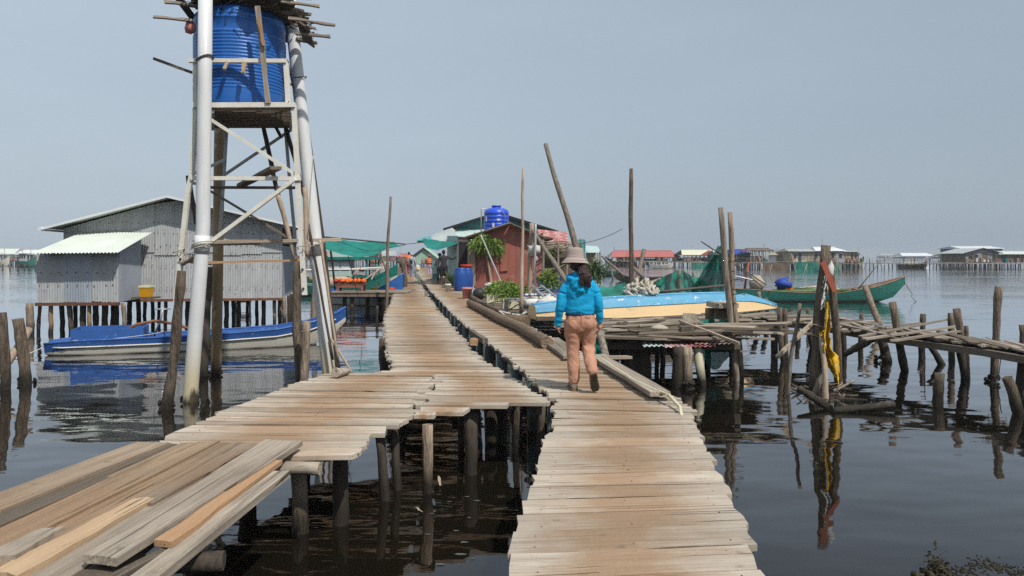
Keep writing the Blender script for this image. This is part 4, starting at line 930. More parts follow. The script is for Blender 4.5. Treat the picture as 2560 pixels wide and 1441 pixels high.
# blue rowing boat with its bow on the walk
def small_boat(name, label, L, beam, stations, mats, loc, rz, group=None, rx=0):
    T = thing(name, label, 'boat', loc, group); T.rotation_euler = (rx, 0, rz); r = hull(L, stations, mats, T); return T, r
def simple_st(beam, h, bowh, bow=.9, sternw=.7):
    return [(0, beam * sternw, beam * .5, h * 1.05, -.05, .6), (.2, beam * .95, beam * .62, h * .92, -.1, .6), (.5, beam, beam * .66, h * .9, -.1, .6), (.75, beam * .82, beam * .4, h * 1.05, -.08, .6), (.9, beam * .45, beam * .12, h + (bowh - h) * .55, .02, .55), (1, .03, .02, bowh, h * .6, .4)]
p0 = at(905, 718, 33); p1 = at(1008, 690, 31.5); p0.z = p1.z = 0; bl = 5.4
T1, _ = small_boat('rowing_boat', 'bright blue rowing boat with its raised bow by the walk', bl, .6, simple_st(.6, .62, 1.45), (M['boatwhite'], M['rowblue'], M['rowblue'], M['rowblue']), p1 + (p0 - p1).normalized() * bl * .5, math.atan2(p1.y - p0.y, p1.x - p0.x))
for t in (.3, .55): local('thwart', MB().box((t * bl - bl / 2, 0, .45), (.16, 1.0, .03)), M['boatblue'], T1)
local('seat_sheet', MB().blob((-.3, -.3, .5), (.9, .25, .08), 8, 5, .2), M['whiteplast'], T1)
# green boats behind it
p = on(905, 690, 0.0)
p = at(852, 0, 41); p.z = 0
T2, _ = small_boat('fishing_boat', 'long dark green wooden boat lying across behind the blue rowing boat', 5.0, .75, simple_st(.75, .6, 1.0), (M['boatgreen'], M['boatgreen'], M['boatwood'], M['shade']), p, R(4))
local('net_heap', MB().blob((-.4, 0, .75), (1.3, .5, .3), 10, 6, .3), M['sack'], T2); local('yellow_tub', MB().lathe(Vector((-1.35, -.45, .78)), [(.25, 0), (.32, .28), (.3, .28), (.24, .02), (0, .02)], 12), M['yellow'], T2)
# cabin boat
p = at(884, 0, 47); p.z = 0
T3, _ = small_boat('cabin_boat', 'green and white fishing boat with a glazed wheelhouse behind the awning', 5.6, 1.05, simple_st(1.05, .85, 1.7), (M['boatwhite'], M['shade'], M['boatwood'], M['shade']), p, R(4))
cab3 = local('cabin', MB().box((-1.0, 0, 1.35), (1.9, 1.5, 1.35)), M['paleteal'], T3); local('cabin_roof', MB().box((-.3, 0, 2.1), (3.8, 2.0, .1)).box((-.3, 0, 2.02), (3.9, 2.1, .08)), M['shade'], T3)
local('roof_box', MB().box((-.3, 0, 2.38), (2.4, 1.2, .45)), M['paleteal'], T3)
for i in range(3):
    local('window', MB().box((-1.65 + i * .62, -.76, 1.55), (.5, .03, .5)), M['whiteroof'], cab3)
for x in (.9, 1.5):
    for y in (-.85, .85): local('roof_post', MB().box((x, y, 1.4), (.08, .08, 1.3)), M['shade'], T3)
local('rubbing_strake', MB().box((-.6, -1.06, .9), (3.6, .06, .12)), M['shade'], T3)
for i, (a_, b_) in enumerate((((740, 680), (965, 669)), ((760, 676), (960, 673)))):
    pole('boom', at(*a_, 43), at(*b_, 43 + .3), .06, .05, M['whiteplast'], ['long white boom held out across the green boats, upper one', 'long white boom held out across the green boats, lower one'][i], 'boom', bend=.004)
for i, (a_, b_) in enumerate((((905, 705), (960, 665)), ((928, 700), (945, 672)), ((868, 700), (905, 668)))):
    pole('stick', at(*a_, 36), at(*b_, 37), .03, .025, M['branch'], ['thin stick propped in the blue rowing boat', 'short stick propped between the green boats', 'thin stick leaning behind the heap of life vests'][i], 'stick')
# brown rough boat bow and stacked rails at the walk edge
p = at(945, 0, 50); p.z = 0
T4, _ = small_boat('timber_boat', 'brown unpainted timber boat with a high prow behind the mooring post', 3.8, .75, simple_st(.75, .9, 1.8), (M['boatwood'], M['boatwood'], M['boatdark'], M['boatwood']), p, R(-8))
local('tarp', MB().grid(lambda u, v: Vector((-1.4 + u * 2.4, -.7 + 1.4 * v, 1.15 + .25 * math.sin(u * 3.1) + .05 * math.sin(9 * u + 4 * v))), 12, 6), M['sack'], T4)

# ------------------------------------------------------------------ right side of the walk: red hut, teal house
HP = slab_deck('hut_platform', 'plank platform carrying the red hut and its clutter', 'platform', (-1.25, 5.2, 19.6, 33.5), .665, M['darkold'], [(-1, 21), (0, 20), (1.5, 20), (3, 20), (4.6, 20), (5, 24), (5, 28), (5, 32), (-1, 27), (2, 26)], plank=.24, seed=5)
# hut
HYY = 34.0
hz = .70
H = thing('red_hut', 'rust-red sheet hut with a ragged brown gable roof', 'hut', at(1270, 716, HYY))
def hp(x, y, Y=HYY): return at(x, y, Y)
def gable_wall(mb, y, zt_l, zt_p, zt_r): pass
xs = [1186, 1225, 1251, 1290, 1325, 1357]
def hut_top(x): return interp([(1186, 590), (1273, 562), (1357, 596)], x)
for i, (xa_, xb_) in enumerate(zip(xs, xs[1:])):
    dy = .015 * (i % 2)
    mb = MB(); A_, B_ = hp(xa_, 720, HYY - dy), hp(xb_ + .6, 720, HYY - dy); A_.z = B_.z = hz
    C_, D_ = hp(xb_ + .6, hut_top(xb_), HYY - dy), hp(xa_, hut_top(xa_), HYY - dy)
    if xa_ < 1273 < xb_: pk = hp(1273, 562, HYY - dy); vs = [A_, B_, C_, pk, D_]
    else: vs = [A_, B_, C_, D_]
    k = len(vs); vs2 = vs + [v + Vector((0, .03, 0)) for v in vs]
    mb.add(vs2, [tuple(range(k)), tuple(range(k, 2 * k))[::-1]] + [(j, j + k, (j + 1) % k + k, (j + 1) % k) for j in range(k)]); mb.build('wall_sheet', M['redbrown'], H)
board('patch_board', hp(1261, 678, HYY - .06), hp(1259, 626, HYY - .06), .36, .03, surf('patch_red', (0.30, 0.115, 0.075), (0.25, 0.09, 0.06), rough=.8), H, up=(0, -1, 0))
xl_, xr_ = hp(1186, 0).x, hp(1357, 0).x
MB().box(((xl_), HYY + 1.6, 2.0), (.05, 3.2, 2.6)).box((xr_, HYY + 1.6, 2.0), (.05, 3.2, 2.6)).box(((xl_ + xr_) / 2, HYY + 3.2, 2.0), (xr_ - xl_, .05, 2.6)).build('wall', M['redbrown'], H)
e0, pk, e1 = hp(1158, 594, HYY - .35), hp(1274, 557, HYY - .35), hp(1374, 596, HYY - .35)
rr = random.Random(9)
for (a_, b_) in ((e0, pk), (e1, pk)):
    for i in range(9):
        y0_ = -.1 + i * .42
        p0 = a_ + Vector((rr.uniform(-.1, .1), y0_ + .2, rr.uniform(-.03, .03))); p1 = b_ + Vector((0, y0_ + .2, rr.uniform(-.02, .03)))
        board('roof_board', p0, p1, .46, .035, M['darkold'] if i else M['old'], H, rnd=rr, rag=.06)
for (a_, b_) in ((e0, pk), (e1, pk)): MB().bar(a_ + Vector((0, -.03, -.05)), b_ + Vector((0, -.03, -.05)), .04, .09).build('barge_board', M['boatwood'], H)
MB().blob(hp(1364, 598, HYY - .3), (.3, .3, .12), 8, 5, .3).build('ragged_eave', M['thatch'], H)
board('corner_post', hp(1172, 715, HYY - .1), hp(1174, 622, HYY - .1), .16, .16, M['old'], H, up=(0, -1, 0)); board('corner_post', hp(1183, 715, HYY - .15), hp(1181, 620, HYY - .15), .22, .08, M['old'], H, up=(0, -1, 0))
# tank behind on the roof frame
tc = at(1241, 578, 37.4)
K = thing('roof_tank', 'bright blue plastic water tank standing above the red hut roof', 'water tank', tc); r = 31 / F * 37.4; hh = 1.0
pr = [(0, 0), (r * .97, 0)]
for i in range(5): z = i * .2; pr += [(r * .97, z + .01), (r, z + .03), (r, z + .17), (r * .965, z + .19)]
pr += [(r * .95, 1.03), (r * .82, 1.10), (r * .55, 1.17), (r * .36, 1.19), (r * .36, 1.25), (0, 1.26)]
MB().lathe(tc, pr, 28).build('tank_body', M['bluetank2'], K)
MB().lathe(tc + Vector((0, 0, 1.25)), [(r * .4, 0), (r * .4, .05), (0, .07)], 18).build('lid', M['bluetank2'], K)
for dx, dz, w, h_ in ((.12, .55, .16, .09), (-.14, .28, .10, .20), (-.52, .6, .12, .25)): MB().box(tc + Vector((dx, -math.sqrt(max(.01, r * r - dx * dx)) - .012, dz)), (w, .02, h_), rz=math.atan2(dx, math.sqrt(max(.01, r * r - dx * dx)))).build('sticker', M['whiteroof'], K)
MB().tube([tc + Vector((.25, -.55, 1.12)), tc + Vector((.42, -.62, .8)), tc + Vector((.5, -.66, .35))], .018, 6).build('tie_rope', M['rope'], K)
MB().tube([at(1203, 587, 36.8), at(1203, 525, 36.8), at(1206, 522, 36.8), at(1213, 523, 36.9)], .03, 8).build('filler_pipe', M['whiteplast'], K)
# frame under the tank
MB().box(tc + Vector((0, 0, -.05)), (1.4, 1.4, .08)).build('tank_stand', M['old'], K)
for sx in (-.6, .6):
    for sy in (-.6, .6): MB().box(Vector((tc.x + sx, tc.y + sy, (tc.z + .7) / 2 - .05)), (.12, .12, tc.z - .7)).build('stand_leg', M['darkold'], K)
# teal house behind
TYY = 43.0
G_ = thing('teal_house', 'teal gabled house behind the red hut with patched tin skirts', 'house', at(1250, 705, TYY))
def tpz(x, y, dY=0): return at(x, y, TYY + dY)
zb_ = .7
gl, gp, gr_ = tpz(1110, 574), tpz(1243, 533), tpz(1402, 582)
fr = [tpz(1122, 0), tpz(1392, 0)]
pts_ = [Vector((fr[0].x, TYY, zb_)), Vector((fr[1].x, TYY, zb_)), Vector((fr[1].x, TYY, tpz(0, 581).z)), Vector((gp.x, TYY, gp.z - .05)), Vector((fr[0].x, TYY, tpz(0, 573).z))]
MB().add(pts_ + [p + Vector((0, 6, 0)) for p in pts_], [(0, 1, 2, 3, 4), (9, 8, 7, 6, 5)] + [(j, j + 5, (j + 1) % 5 + 5, (j + 1) % 5) for j in range(5)]).build('wall', M['teal'], G_)
for a_, b_ in ((gl, gp), (gr_, gp)):
    for i in range(4):
        o1, o2 = Vector((0, -.5 + i * 1.75, 0)), Vector((0, -.5 + (i + 1) * 1.75 + .05, 0))
        MB().corr(a_ + o1, a_ + o2, b_ + o2, b_ + o1, .15, .02, 1).build('roof_sheet', M['teal'], G_)
    MB().bar(a_ + Vector((0, -.52, -.02)), b_ + Vector((0, -.52, -.02)), .04, .12).build('barge_board', M['dark'], G_)
for i in range(3):
    a_, b_ = 1133 + i * 29, 1133 + (i + 1) * 29
    MB().corr(tpz(a_, 612 - i * 3, -1.6), tpz(a_, 574, -.1), tpz(b_ + 1, 574, -.1), tpz(b_ + 1, 609 - i * 3, -1.6), .12, .015, 2).build('skirt_sheet', M['paleteal'], G_)
for i in range(3):
    a_, b_ = 1352 + i * 24, 1352 + (i + 1) * 24
    MB().corr(tpz(a_, 606 + i * 2, -3.2), tpz(a_ - 10, 574 + i * 2, -.6), tpz(b_ - 9, 576 + i * 2, -.6), tpz(b_ + 1, 607 + i * 2, -3.2), .12, .015, 2).build('skirt_sheet', M['redwhite'], G_)
MB().corr(tpz(1118, 613, -2.0) * 1.0, tpz(1146, 613, -4.2), tpz(1146, 590, -4.2), tpz(1118, 590, -2.0)).build('gable_sheet', M['paleteal'], G_)
zl_ = at(0, 600, 41).z
MB().corr(Vector((at(1118, 0, 43).x, 43, .7)), Vector((at(1146, 0, 37.5).x, 37.5, .7)), Vector((at(1146, 0, 37.5).x, 37.5, at(0, 606, 37.5).z)), Vector((at(1118, 0, 43).x, 43, at(0, 606, 43).z)), .1, .012, 3).build('side_wall', M['paleteal'], G_)
MB().box(Vector((at(1159, 0, 37.2).x, 37.6, 1.95)), (.62, .06, 2.5)).build('doorway', M['dark'], G_)
MB().bar(at(1146, 602, 37), at(1190, 604, 36), .1, .1).build('lintel', M['old'], G_)
# awnings over the walk
awning('shade_awning', 'green shade cloth sheet sagging over the right side of the walk', [at(1040, 602, 41), at(1062, 594, 41), at(1100, 603, 41), at(1154, 605, 39)], [at(1058, 604, 38.5), at(1070, 622, 38.5), at(1095, 626, 38.5), at(1154, 606, 37.5)], M['shade'], sagk=.0, seed=4)
awning('tarp_awning', 'blue-green end of tarpaulin at the left tip of the awning', [at(1043, 598, 40.5), at(1058, 594, 40.8), at(1078, 590, 41)], [at(1040, 609, 40.3), at(1058, 606, 40.5), at(1080, 605, 40.7)], M['teal'], sagk=0, seed=6, wr=.03)
awning('tarp_awning', 'pale grey tarpaulin sloping up behind the green awning sheet', [at(1078, 589, 42), at(1105, 578, 42), at(1130, 570, 42), at(1138, 575, 42)], [at(1078, 605, 40.9), at(1100, 604, 40.9), at(1125, 603, 40.9), at(1140, 603, 40.9)], M['greyroof'], sagk=0, seed=7, wr=.05)
pole('awning_pole', at(1014, 611, 39), at(1060, 606, 39), .02, .02, M['darkold'], 'thin line stretched between the two awnings', 'line', bend=.0)
# drums, buckets, foam boxes
def drum(label, p, r, h, m, group=None, lid=None):
    T = thing('drum', label, 'drum', p, group)
    MB().lathe(p, [(0, 0), (r * .86, 0), (r * .95, h * .06), (r * 1.0, h * .3), (r * 1.0, h * .62), (r * .94, h * .85), (r * .80, h * .93), (r * .80, h * .97), (r * .76, h), (0, h)], 24).build('body', m, T)
    MB().lathe(p + Vector((0, 0, h * .925)), [(r * .84, 0), (r * .84, h * .035), (r * .79, h * .04)], 24, cap=False).build('rim', m, T)
    return T
p = on(1152, 728); drum('blue plastic drum standing in front of the doorway', p, .31, 1.0, M['barrel'])
p2 = at(1166, 724, p.y + .9); p2.z = .7; drum('darker blue drum behind, topped with a red basin', p2, .30, .98, M['barrel'])
MB().lathe(p2 + Vector((0, 0, .99)), [(0, 0), (.20, 0), (.30, .14), (.28, .14), (.19, .02), (0, .02)], 18, cap=False).build('basin', M['red'], None, origin=p2); tag(bpy.data.objects['basin'], 'red plastic basin set on the darker blue drum', 'basin')
def bucket(label, p, r, h, m, name='bucket'):
    T = thing(name, label, 'bucket', p)
    MB().lathe(p, [(0, 0), (r * .8, 0), (r * .97, h * .84), (r * 1.06, h * .85), (r * 1.06, h * .9), (r, h * .91), (r * 1.05, h * .99), (r * 1.02, h), (r * .95, h), (r * .75, .03), (0, .03)], 20, cap=False).build('body', m, T)
    MB().tube([p + Vector((math.cos(a) * r * 1.05, -.02 - abs(math.sin(a)) * r * .5, h * .85 - math.sin(a) * r * .7)) for a in [i * math.pi / 10 for i in range(11)]], .006, 5).build('handle', M['alu'], T); return T
bucket('faded pink plastic bucket beside the black ball', on(1168, 747), .19, .40, M['pink'])
bucket('small cream pail standing on the walk', on(1120, 729), .13, .32, M['whiteplast'])
bucket('white round bucket behind the foam box of greens', on(1228, 742), .24, .48, M['whiteplast'])
p = on(1198, 750); o = MB().blob(p + Vector((0, 0, .21)), (.23, .23, .21), 18, 12, 0).build('float_ball', M['blackrub'], None, origin=p); tag(o, 'shiny black round float on the deck edge', 'float')
def leaves(mb, c, rad, n, lw, ll, rnd, droop=.5, dirs=None):
    c = Vector(c)
    for i in range(n):
        th = rnd.uniform(0, 6.28); ph = math.acos(rnd.uniform(-.7, 1)); q = rnd.random() ** .45
        p = c + Vector((rad[0] * math.sin(ph) * math.cos(th), rad[1] * math.sin(ph) * math.sin(th), rad[2] * math.cos(ph))) * q
        d = (p - c); d = (d.normalized() if d.length > 1e-3 else Vector((0, 0, 1))) + Vector((rnd.uniform(-.6, .6), rnd.uniform(-.6, .6), rnd.uniform(-.7, .5) - droop * .3)); d.normalize()
        s = d.cross(Vector((rnd.uniform(-1, 1), rnd.uniform(-1, 1), 1))).normalized() * lw * rnd.uniform(.6, 1.2); l = ll * rnd.uniform(.6, 1.3)
        m = p + d * l * .5 + Vector((0, 0, .02)); e = p + d * l - Vector((0, 0, droop * l * .45))
        mb.add([p, m + s, e, m - s], [(0, 1, 2), (0, 2, 3)])
def foam_box(label, p, w, d, h, plants=True, m='foam', seed=1, tilt=0):
    T = thing('foam_box', label, 'planter', p); b = MB(); t = .035
    b.box(p + Vector((0, 0, .02)), (w - .02, d - .02, .04))
    for sx in (-1, 1): b.box(p + Vector((sx * (w / 2 - t / 2), 0, h / 2)), (t, d, h)); b.box(p + Vector((0, sx * (d / 2 - t / 2), h / 2 - .002)), (w - 2 * t - .002, t, h - .004))
    b.build('box', M[m], T); MB().box(p + Vector((0, 0, h * .8)), (w - .08, d - .08, .03)).build('soil', M['weed'], T)
    if plants:
        mb = MB(); leaves(mb, p + Vector((0, 0, h + .05)), (w * .55, d * .55, .26), 380, .022, .16, random.Random(seed), .3); mb.build('greens', M['leaf'], T)
    return T
foam_box('cream foam box full of leafy greens', on(1243, 757), .66, .45, .27, True, seed=2)
foam_box('second cream foam box with sparse greens, right of the full one', on(1278, 772), .46, .4, .30, True, seed=5)
o = MB(); leaves(o, at(1258, 728, 26.5), (.55, .4, .35), 520, .03, .2, random.Random(8), .4); o = o.build('leafy_bush', M['leaf'], None, origin=at(1258, 740, 26.5)); tag(o, 'low leafy green bush behind the foam boxes', 'bush')
o = MB(); leaves(o, at(1296, 728, 27), (.5, .4, .22), 300, .03, .18, random.Random(9), .4); o = o.build('leafy_bush', M['leaf'], None, origin=at(1296, 740, 27)); tag(o, 'smaller low bush right of the foam boxes by the thin poles', 'bush')
# plant with a bare stem against the hut
pb = on(1231, 722); tp_ = at(1213, 632, pb.y)
PT = thing('stem_plant', 'tall bare-stemmed potted plant with a drooping crown before the red hut', 'plant', pb)
pole_mb(pb, tp_ + Vector((0, 0, .2)), .065, .05, random, .03).build('stem', M['branch'], PT)
o = MB(); rnd = random.Random(12)
for i in range(9):
    c = at(1213 + rnd.uniform(-30, 30), 612 + rnd.uniform(-14, 14), pb.y + rnd.uniform(-.3, .3)); leaves(o, c, (.38, .35, .30), 110, .026, .30, rnd, .9)
    MB().tube([tp_, tp_.lerp(c, .5) + Vector((0, 0, .1)), c], .015, 5).build('branch', M['branch'], PT)
o.build('crown', M['leaf'], PT)
MB().lathe(pb, [(0, 0), (.2, 0), (.26, .3), (.23, .3), (0, .26)], 16).build('pot', M['whiteplast'], PT)
p = on(1133, 716); o = MB()
for i in range(40):
    a_ = random.uniform(0, 6.28); d = Vector((math.cos(a_) * .4, math.sin(a_) * .4, random.uniform(.5, .9))); s = Vector((-math.sin(a_), math.cos(a_), 0)) * .025
    o.add([p, p + d * .6 + s, p + d * 1.1 - Vector((0, 0, .12)), p + d * .6 - s], [(0, 1, 2), (0, 2, 3)])
o = o.build('strap_leaf_plant', M['leaf'], None, origin=p); tag(o, 'strap-leaved green plant beside the blue drum', 'plant')
for i, (a_, b_, Y, r, m, lab) in enumerate((((1202, 588), (1266, 738), 27, .03, 'pipe_grey', 'grey metal pipe leaning against the front of the red hut'),
        ((1339, 560), (1336, 763), 22.2, .035, 'pipe_grey', 'straight thin grey pipe right of the pale post with the bag'),)):
    pole('pipe', at(*b_, Y), at(*a_, Y), r, r, M[m], lab, 'pipe', bend=0)
p = on(1303, 784); pole('tall_pole', p, at(1308, 422, p.y), .052, .030, M['branch'], 'tall thin pale pole rising from the deck before the red hut', 'pole', bend=.022, k=10)
p = on(1323, 762); pole('wooden_post', p, at(1329, 558, p.y), .075, .07, M['branch'], 'pale peeled post with a plastic bag tied to it', 'post', bend=.03)
T = thing('plastic_bag', 'knotted white plastic bag tied to the peeled post', 'bag', at(1331, 628, p.y - .1)); c = world_loc(T)
MB().blob(c + Vector((.05, 0, .05)), (.20, .15, .16), 10, 7, .3, 4).build('bag', M['whiteplast'], T); MB().tube([c + Vector((math.cos(t) * .09, -.05 + math.sin(t) * .09, -.13)) for t in [i * .6 for i in range(12)]], .014, 5).build('cord', M['rope'], T)
MB().blob(c + Vector((.1, -.03, -.25)), (.07, .05, .1), 8, 5, .2).build('rag', M['lilac'], T)
p1 = on(1402, 728, .7); pole('leaning_log', at(1432, 728, 20.5), at(1333, 578, 22.6), .075, .06, M['pole'], 'grey log slanting up to the peeled post', 'log', bend=.01)
pole('tall_pole', at(1474, 738, 19.5), at(1364, 360, 21), .095, .060, M['pole'], 'thick tall pole leaning left above the woman', 'pole', bend=.012, k=10)
T = thing('ladder', 'aluminium ladder lying at a slant beside the hut clutter', 'ladder', at(1362, 760, 19)); 
A1, A2, B1, B2 = at(1331, 715, 22), at(1392, 775, 17.2), at(1352, 713, 22), at(1418, 764, 17.4)
MB().bar(A1, A2, .06, .03).build('side_rail', M['alu'], T); MB().bar(B1, B2, .06, .03).build('side_rail', M['alu'], T)
for i in range(1, 9): MB().bar(A1.lerp(A2, i / 9), B1.lerp(B2, i / 9), .035, .025).build('rung', M['alu'], T)
T = thing('sign_board', 'worn white and yellow signboard lying flat among the clutter', 'signboard', on(1352, 742))
b0, b1, b2, b3 = at(1310, 752, 21.0), at(1392, 753, 21.0), at(1392, 733, 22.2), at(1308, 735, 22.2)
MB().add([b0, b1, b2, b3] + [p - Vector((0, 0, .03)) for p in (b0, b1, b2, b3)], [(0, 1, 2, 3), (7, 6, 5, 4), (0, 4, 5, 1), (1, 5, 6, 2), (2, 6, 7, 3), (3, 7, 4, 0)]).build('panel', M['foam'], T)
up_ = Vector((0, -.004, .012))
MB().add([b3.lerp(b0, .05) + up_, b2.lerp(b1, .05) + up_, b2.lerp(b1, .42) + up_, b3.lerp(b0, .42) + up_], [(3, 2, 1, 0)]).build('blue_band', surf('purple_blue', (.10, .08, .33), (.09, .07, .28), rv=0), T)
for i in range(6): c0 = b3.lerp(b0, .23).lerp(b2.lerp(b1, .23), .12 + i * .14) + up_ * 1.6; MB().box(c0, (.12, .10, .008), rx=R(25)).build('white_mark', M['whiteroof'], T)
T = thing('plastic_bottle', 'large white plastic bottle lying by the upturned boat', 'bottle', at(1335, 768, 18.5)); c = world_loc(T)
MB().lathe(c + Vector((-.22, 0, .1)), [(0, 0), (.08, .0), (.10, .03), (.10, .3), (.06, .38), (.03, .4), (.03, .46), (0, .46)], 14, axis=(1, .1, .05)).build('body', M['whiteplast'], T)
o = MB().blob(at(1372, 757, 18), (.3, .2, .16), 9, 6, .3, 3).build('foam_block', M['whiteplast'], None, origin=at(1372, 760, 18)); tag(o, 'broken white foam lump beside the ladder foot', 'foam')
# folded metal chair frame and cables
T = thing('chair_frame', 'folded dark metal chair frame among the cables', 'chair frame', on(1300, 775))
c = world_loc(T)
for a_, b_ in (((-.35, 0, .25), (.35, .1, .25)), ((-.35, 0, .32), (.35, .1, .32)), ((-.3, 0, .0), (.3, .1, .35)), ((.3, 0, .02), (-.25, .1, .35)), ((-.35, 0, .25), (-.35, 0, .32)), ((.35, .1, .25), (.35, .1, .32))):
    MB().bar(c + Vector(a_), c + Vector(b_), .03, .03).build('tube', M['alu'] if a_[2] > .1 else M['blackrub'], T)
o = board('black_slat', on(1262, 788), at(1267, 750, on(1262, 788).y + .3), .10, .03, M['blackrub'], None); tag(o, 'short black slat standing on end by the foam box', 'slat')
rnd = random.Random(5)
for i, (x, y, r) in enumerate(((1225, 765, .4), (1250, 785, .3), (1285, 790, .35), (1310, 795, .3))):
    c = on(x, y, .76); pts = [c + Vector((math.cos(t) * r * (1 + .1 * math.sin(3 * t)), math.sin(t) * r * .8, .05 * math.sin(t * 2 + i) + .06)) for t in [k * .42 for k in range(13 + i)]]
    wire(pts, .016, M['blackrub'] if i != 2 else M['whiteplast'], 'cable_coil', ['loose black cable coil next to the black ball', 'black cable loop below the foam box of greens', 'white hose loop lying by the long log', 'black hose loop by the upturned boat stern'][i], 'cable')
o = MB()
for i in range(60):
    c = on(1292, 800, .74) + Vector((rnd.uniform(-.35, .35), rnd.uniform(-.3, .3), rnd.uniform(0, .12))); d = Vector((rnd.uniform(-1, 1), rnd.uniform(-1, 1), rnd.uniform(-.2, .3))) * .15; o.bar(c, c + d, .012)
o = o.build('straw_heap', M['rope'], None, origin=on(1292, 800, .74)); tag(o, 'ragged heap of straw and old rope beside the logs', 'rope heap')
# logs along the right edge of the walk
def log(name, label, pxs, r0, r1, z=.78, m='log'):
    pts = [on(x, y, z) for x, y in pxs]; P = []
    for a_, b_ in zip(pts, pts[1:]):
        for k in range(4): P.append(a_.lerp(b_, k / 4))
    P.append(pts[-1]); n = len(P); rd = [(r0 + (r1 - r0) * i / (n - 1)) * (1 + .12 * mnoise.noise(Vector((i * .9, r0 * 50, 2)))) for i in range(n)]
    o = MB().tube(P, rd, 12, True, .06).build(name, M[m], None, origin=pts[0]); tag(o, label, 'log'); return o
log('driftwood_log', 'long crooked barked log lying along the right edge of the walk', [(1174, 758), (1218, 780), (1256, 800), (1300, 818), (1340, 842), (1368, 858)], .10, .105, .80)
log('driftwood_log', 'thinner pale log lying behind the crooked log', [(1178, 742), (1200, 756), (1230, 770), (1262, 782)], .075, .06, .78)
log('driftwood_log', 'hollow brown log stub behind the crooked log', [(1262, 800), (1320, 803)], .11, .12, .80)
for i, (a_, b_, w, lab) in enumerate((((1365, 850), (1425, 893), .2, 'grey plank end past the crooked log at the walk edge'), ((1385, 848), (1436, 885), .16, 'grey plank beside the log end by the woman'), ((1490, 890), (1650, 985), .22, 'long weathered grey plank edging the walk right of the woman'))):
    o = board('edge_plank', on(*a_, .755 + .004 * i), on(*b_, .755 + .004 * i), w, .05, M['old'], None, rag=.03, nseg=6); tag(o, lab, 'plank')
P = [on(x, y, .78) for x, y in ((1484, 886), (1530, 915), (1580, 948), (1630, 972), (1672, 988), (1700, 1008), (1712, 1030))]; P[-1].z -= .2; P[-2].z -= .04
wire(P, .017, M['foam'], 'water_pipe', 'pale plastic water pipe curving along the plank edge right of the woman', 'pipe', n=8)
wire([on(1652, 983, .80) + Vector((math.cos(t) * .06, math.sin(t) * .05, .03 * math.sin(t) )) for t in [i * .5 for i in range(26)]], .006, M['rope'], 'rope_lashing', 'yellowish cord tying the pipe to the plank end', 'cord')
# scraps beside the gap
o = board('edge_plank', on(1178, 830, .73), on(1212, 853, .75), .09, .09, M['darkold'], None); tag(o, 'dark block of wood on the left lip of the main walk by the gap', 'wood block')
for i, (a_, b_, lab) in enumerate((((1064, 728), (1066, 742), 'pale split stub standing in the gap between the walks'), ((1186, 845), (1184, 866), 'rusty orange-tipped splinter at the gap'))):
    p = on(*b_, .7); o = board('wood_stub', p, at(*a_, p.y), .12, .06, M['postlight'] if i == 0 else M['fresh2'], None, up=(0, -1, 0)); tag(o, lab, 'stub')
# bamboo lean-to, net and shrubs right of the hut
LT = thing('bamboo_shelter', 'open bamboo pole shelter with a stack of canes right of the red hut', 'shelter', at(1400, 715, 33)); rnd = random.Random(3)
for i in range(12):
    y0 = rnd.uniform(-1.2, 1.5); MB().tube([at(1354 + rnd.uniform(0, 12), 606 + i * 2.2, 34 + y0), at(1420 + rnd.uniform(-15, 12), 604 + i * 1.9, 34 + y0 + .5)], .028, 6).build('cane', M['branch'] if i % 3 else M['darkold'], LT)
for x, y in ((1358, 31), (1395, 33), (1417, 33.5), (1452, 34), (1362, 36)): pole_mb(Vector((at(x, 0, y).x, y, .65)), Vector((at(x, 0, y).x, y, 2.9)), .06, .05, rnd).build('post', M['pole'], LT)
MB().box(at(1402, 672, 36), (1.6, .08, 2.2)).build('back_panel', M['brownwall'], LT)
for i in range(4): MB().bar(at(1360, 610 + i * 8, 35.5), at(1450, 607 + i * 4, 35.5), .05).build('rail', M['old'], LT)
o = MB(); rnd = random.Random(23)
for i in range(10): leaves(o, at(1372 + rnd.uniform(-16, 20), 650 + rnd.uniform(-22, 28), 34.5), (.4, .3, .4), 70, .03, .16, rnd, .5)
CP = thing('climbing_plant', 'dark climbing leaves hanging at the right side of the red hut', 'climber', at(1372, 720, 34.5)); o.build('foliage', M['leafdark'], CP); MB().tube([at(1366, 722, 34.5), at(1370, 690, 34.5), at(1364, 655, 34.5), at(1376, 632, 34.5)], .03, 6).build('stem', M['boatwood'], CP)
o = MB(); rnd = random.Random(24)
for i in range(8): leaves(o, at(1372 + rnd.uniform(-12, 14), 704 + rnd.uniform(-16, 18), 27), (.25, .25, .25), 70, .03, .14, rnd, .3)
MB().tube([at(1372, 735, 27), at(1372, 700, 27)], .02, 5)
o = o.build('young_shrub', M['leaf'], None, origin=at(1372, 728, 27)); tag(o, 'bright green young shrub just left of the woman', 'shrub')
awning('net_curtain', 'dark green net curtain hanging behind the woman\'s hat', [at(1436, 606, 34), at(1450, 598, 34.2), at(1464, 600, 34.4)], [at(1432, 690, 34), at(1450, 690, 34.2), at(1463, 688, 34.4)], M['teal'], sagk=0, wr=.1)
o = bpy.data.objects['net_curtain']; o['category'] = 'net'
T = thing('tin_shack', 'small pale tin-roofed shack with open sides right of the woman\'s hat', 'shack', at(1480, 700, 37))
MB().corr(at(1462, 632, 35.8), at(1503, 632, 35.8), at(1494, 616, 38), at(1460, 614, 38), .12, .015).build('roof_sheet', M['paleteal'], T)
for x, y in ((1467, 36), (1500, 36), (1468, 38), (1494, 38)): MB().bar(Vector((at(x, 0, y).x, y, .6)), Vector((at(x, 0, y).x, y, 2.45)), .07).build('post', M['old'], T)
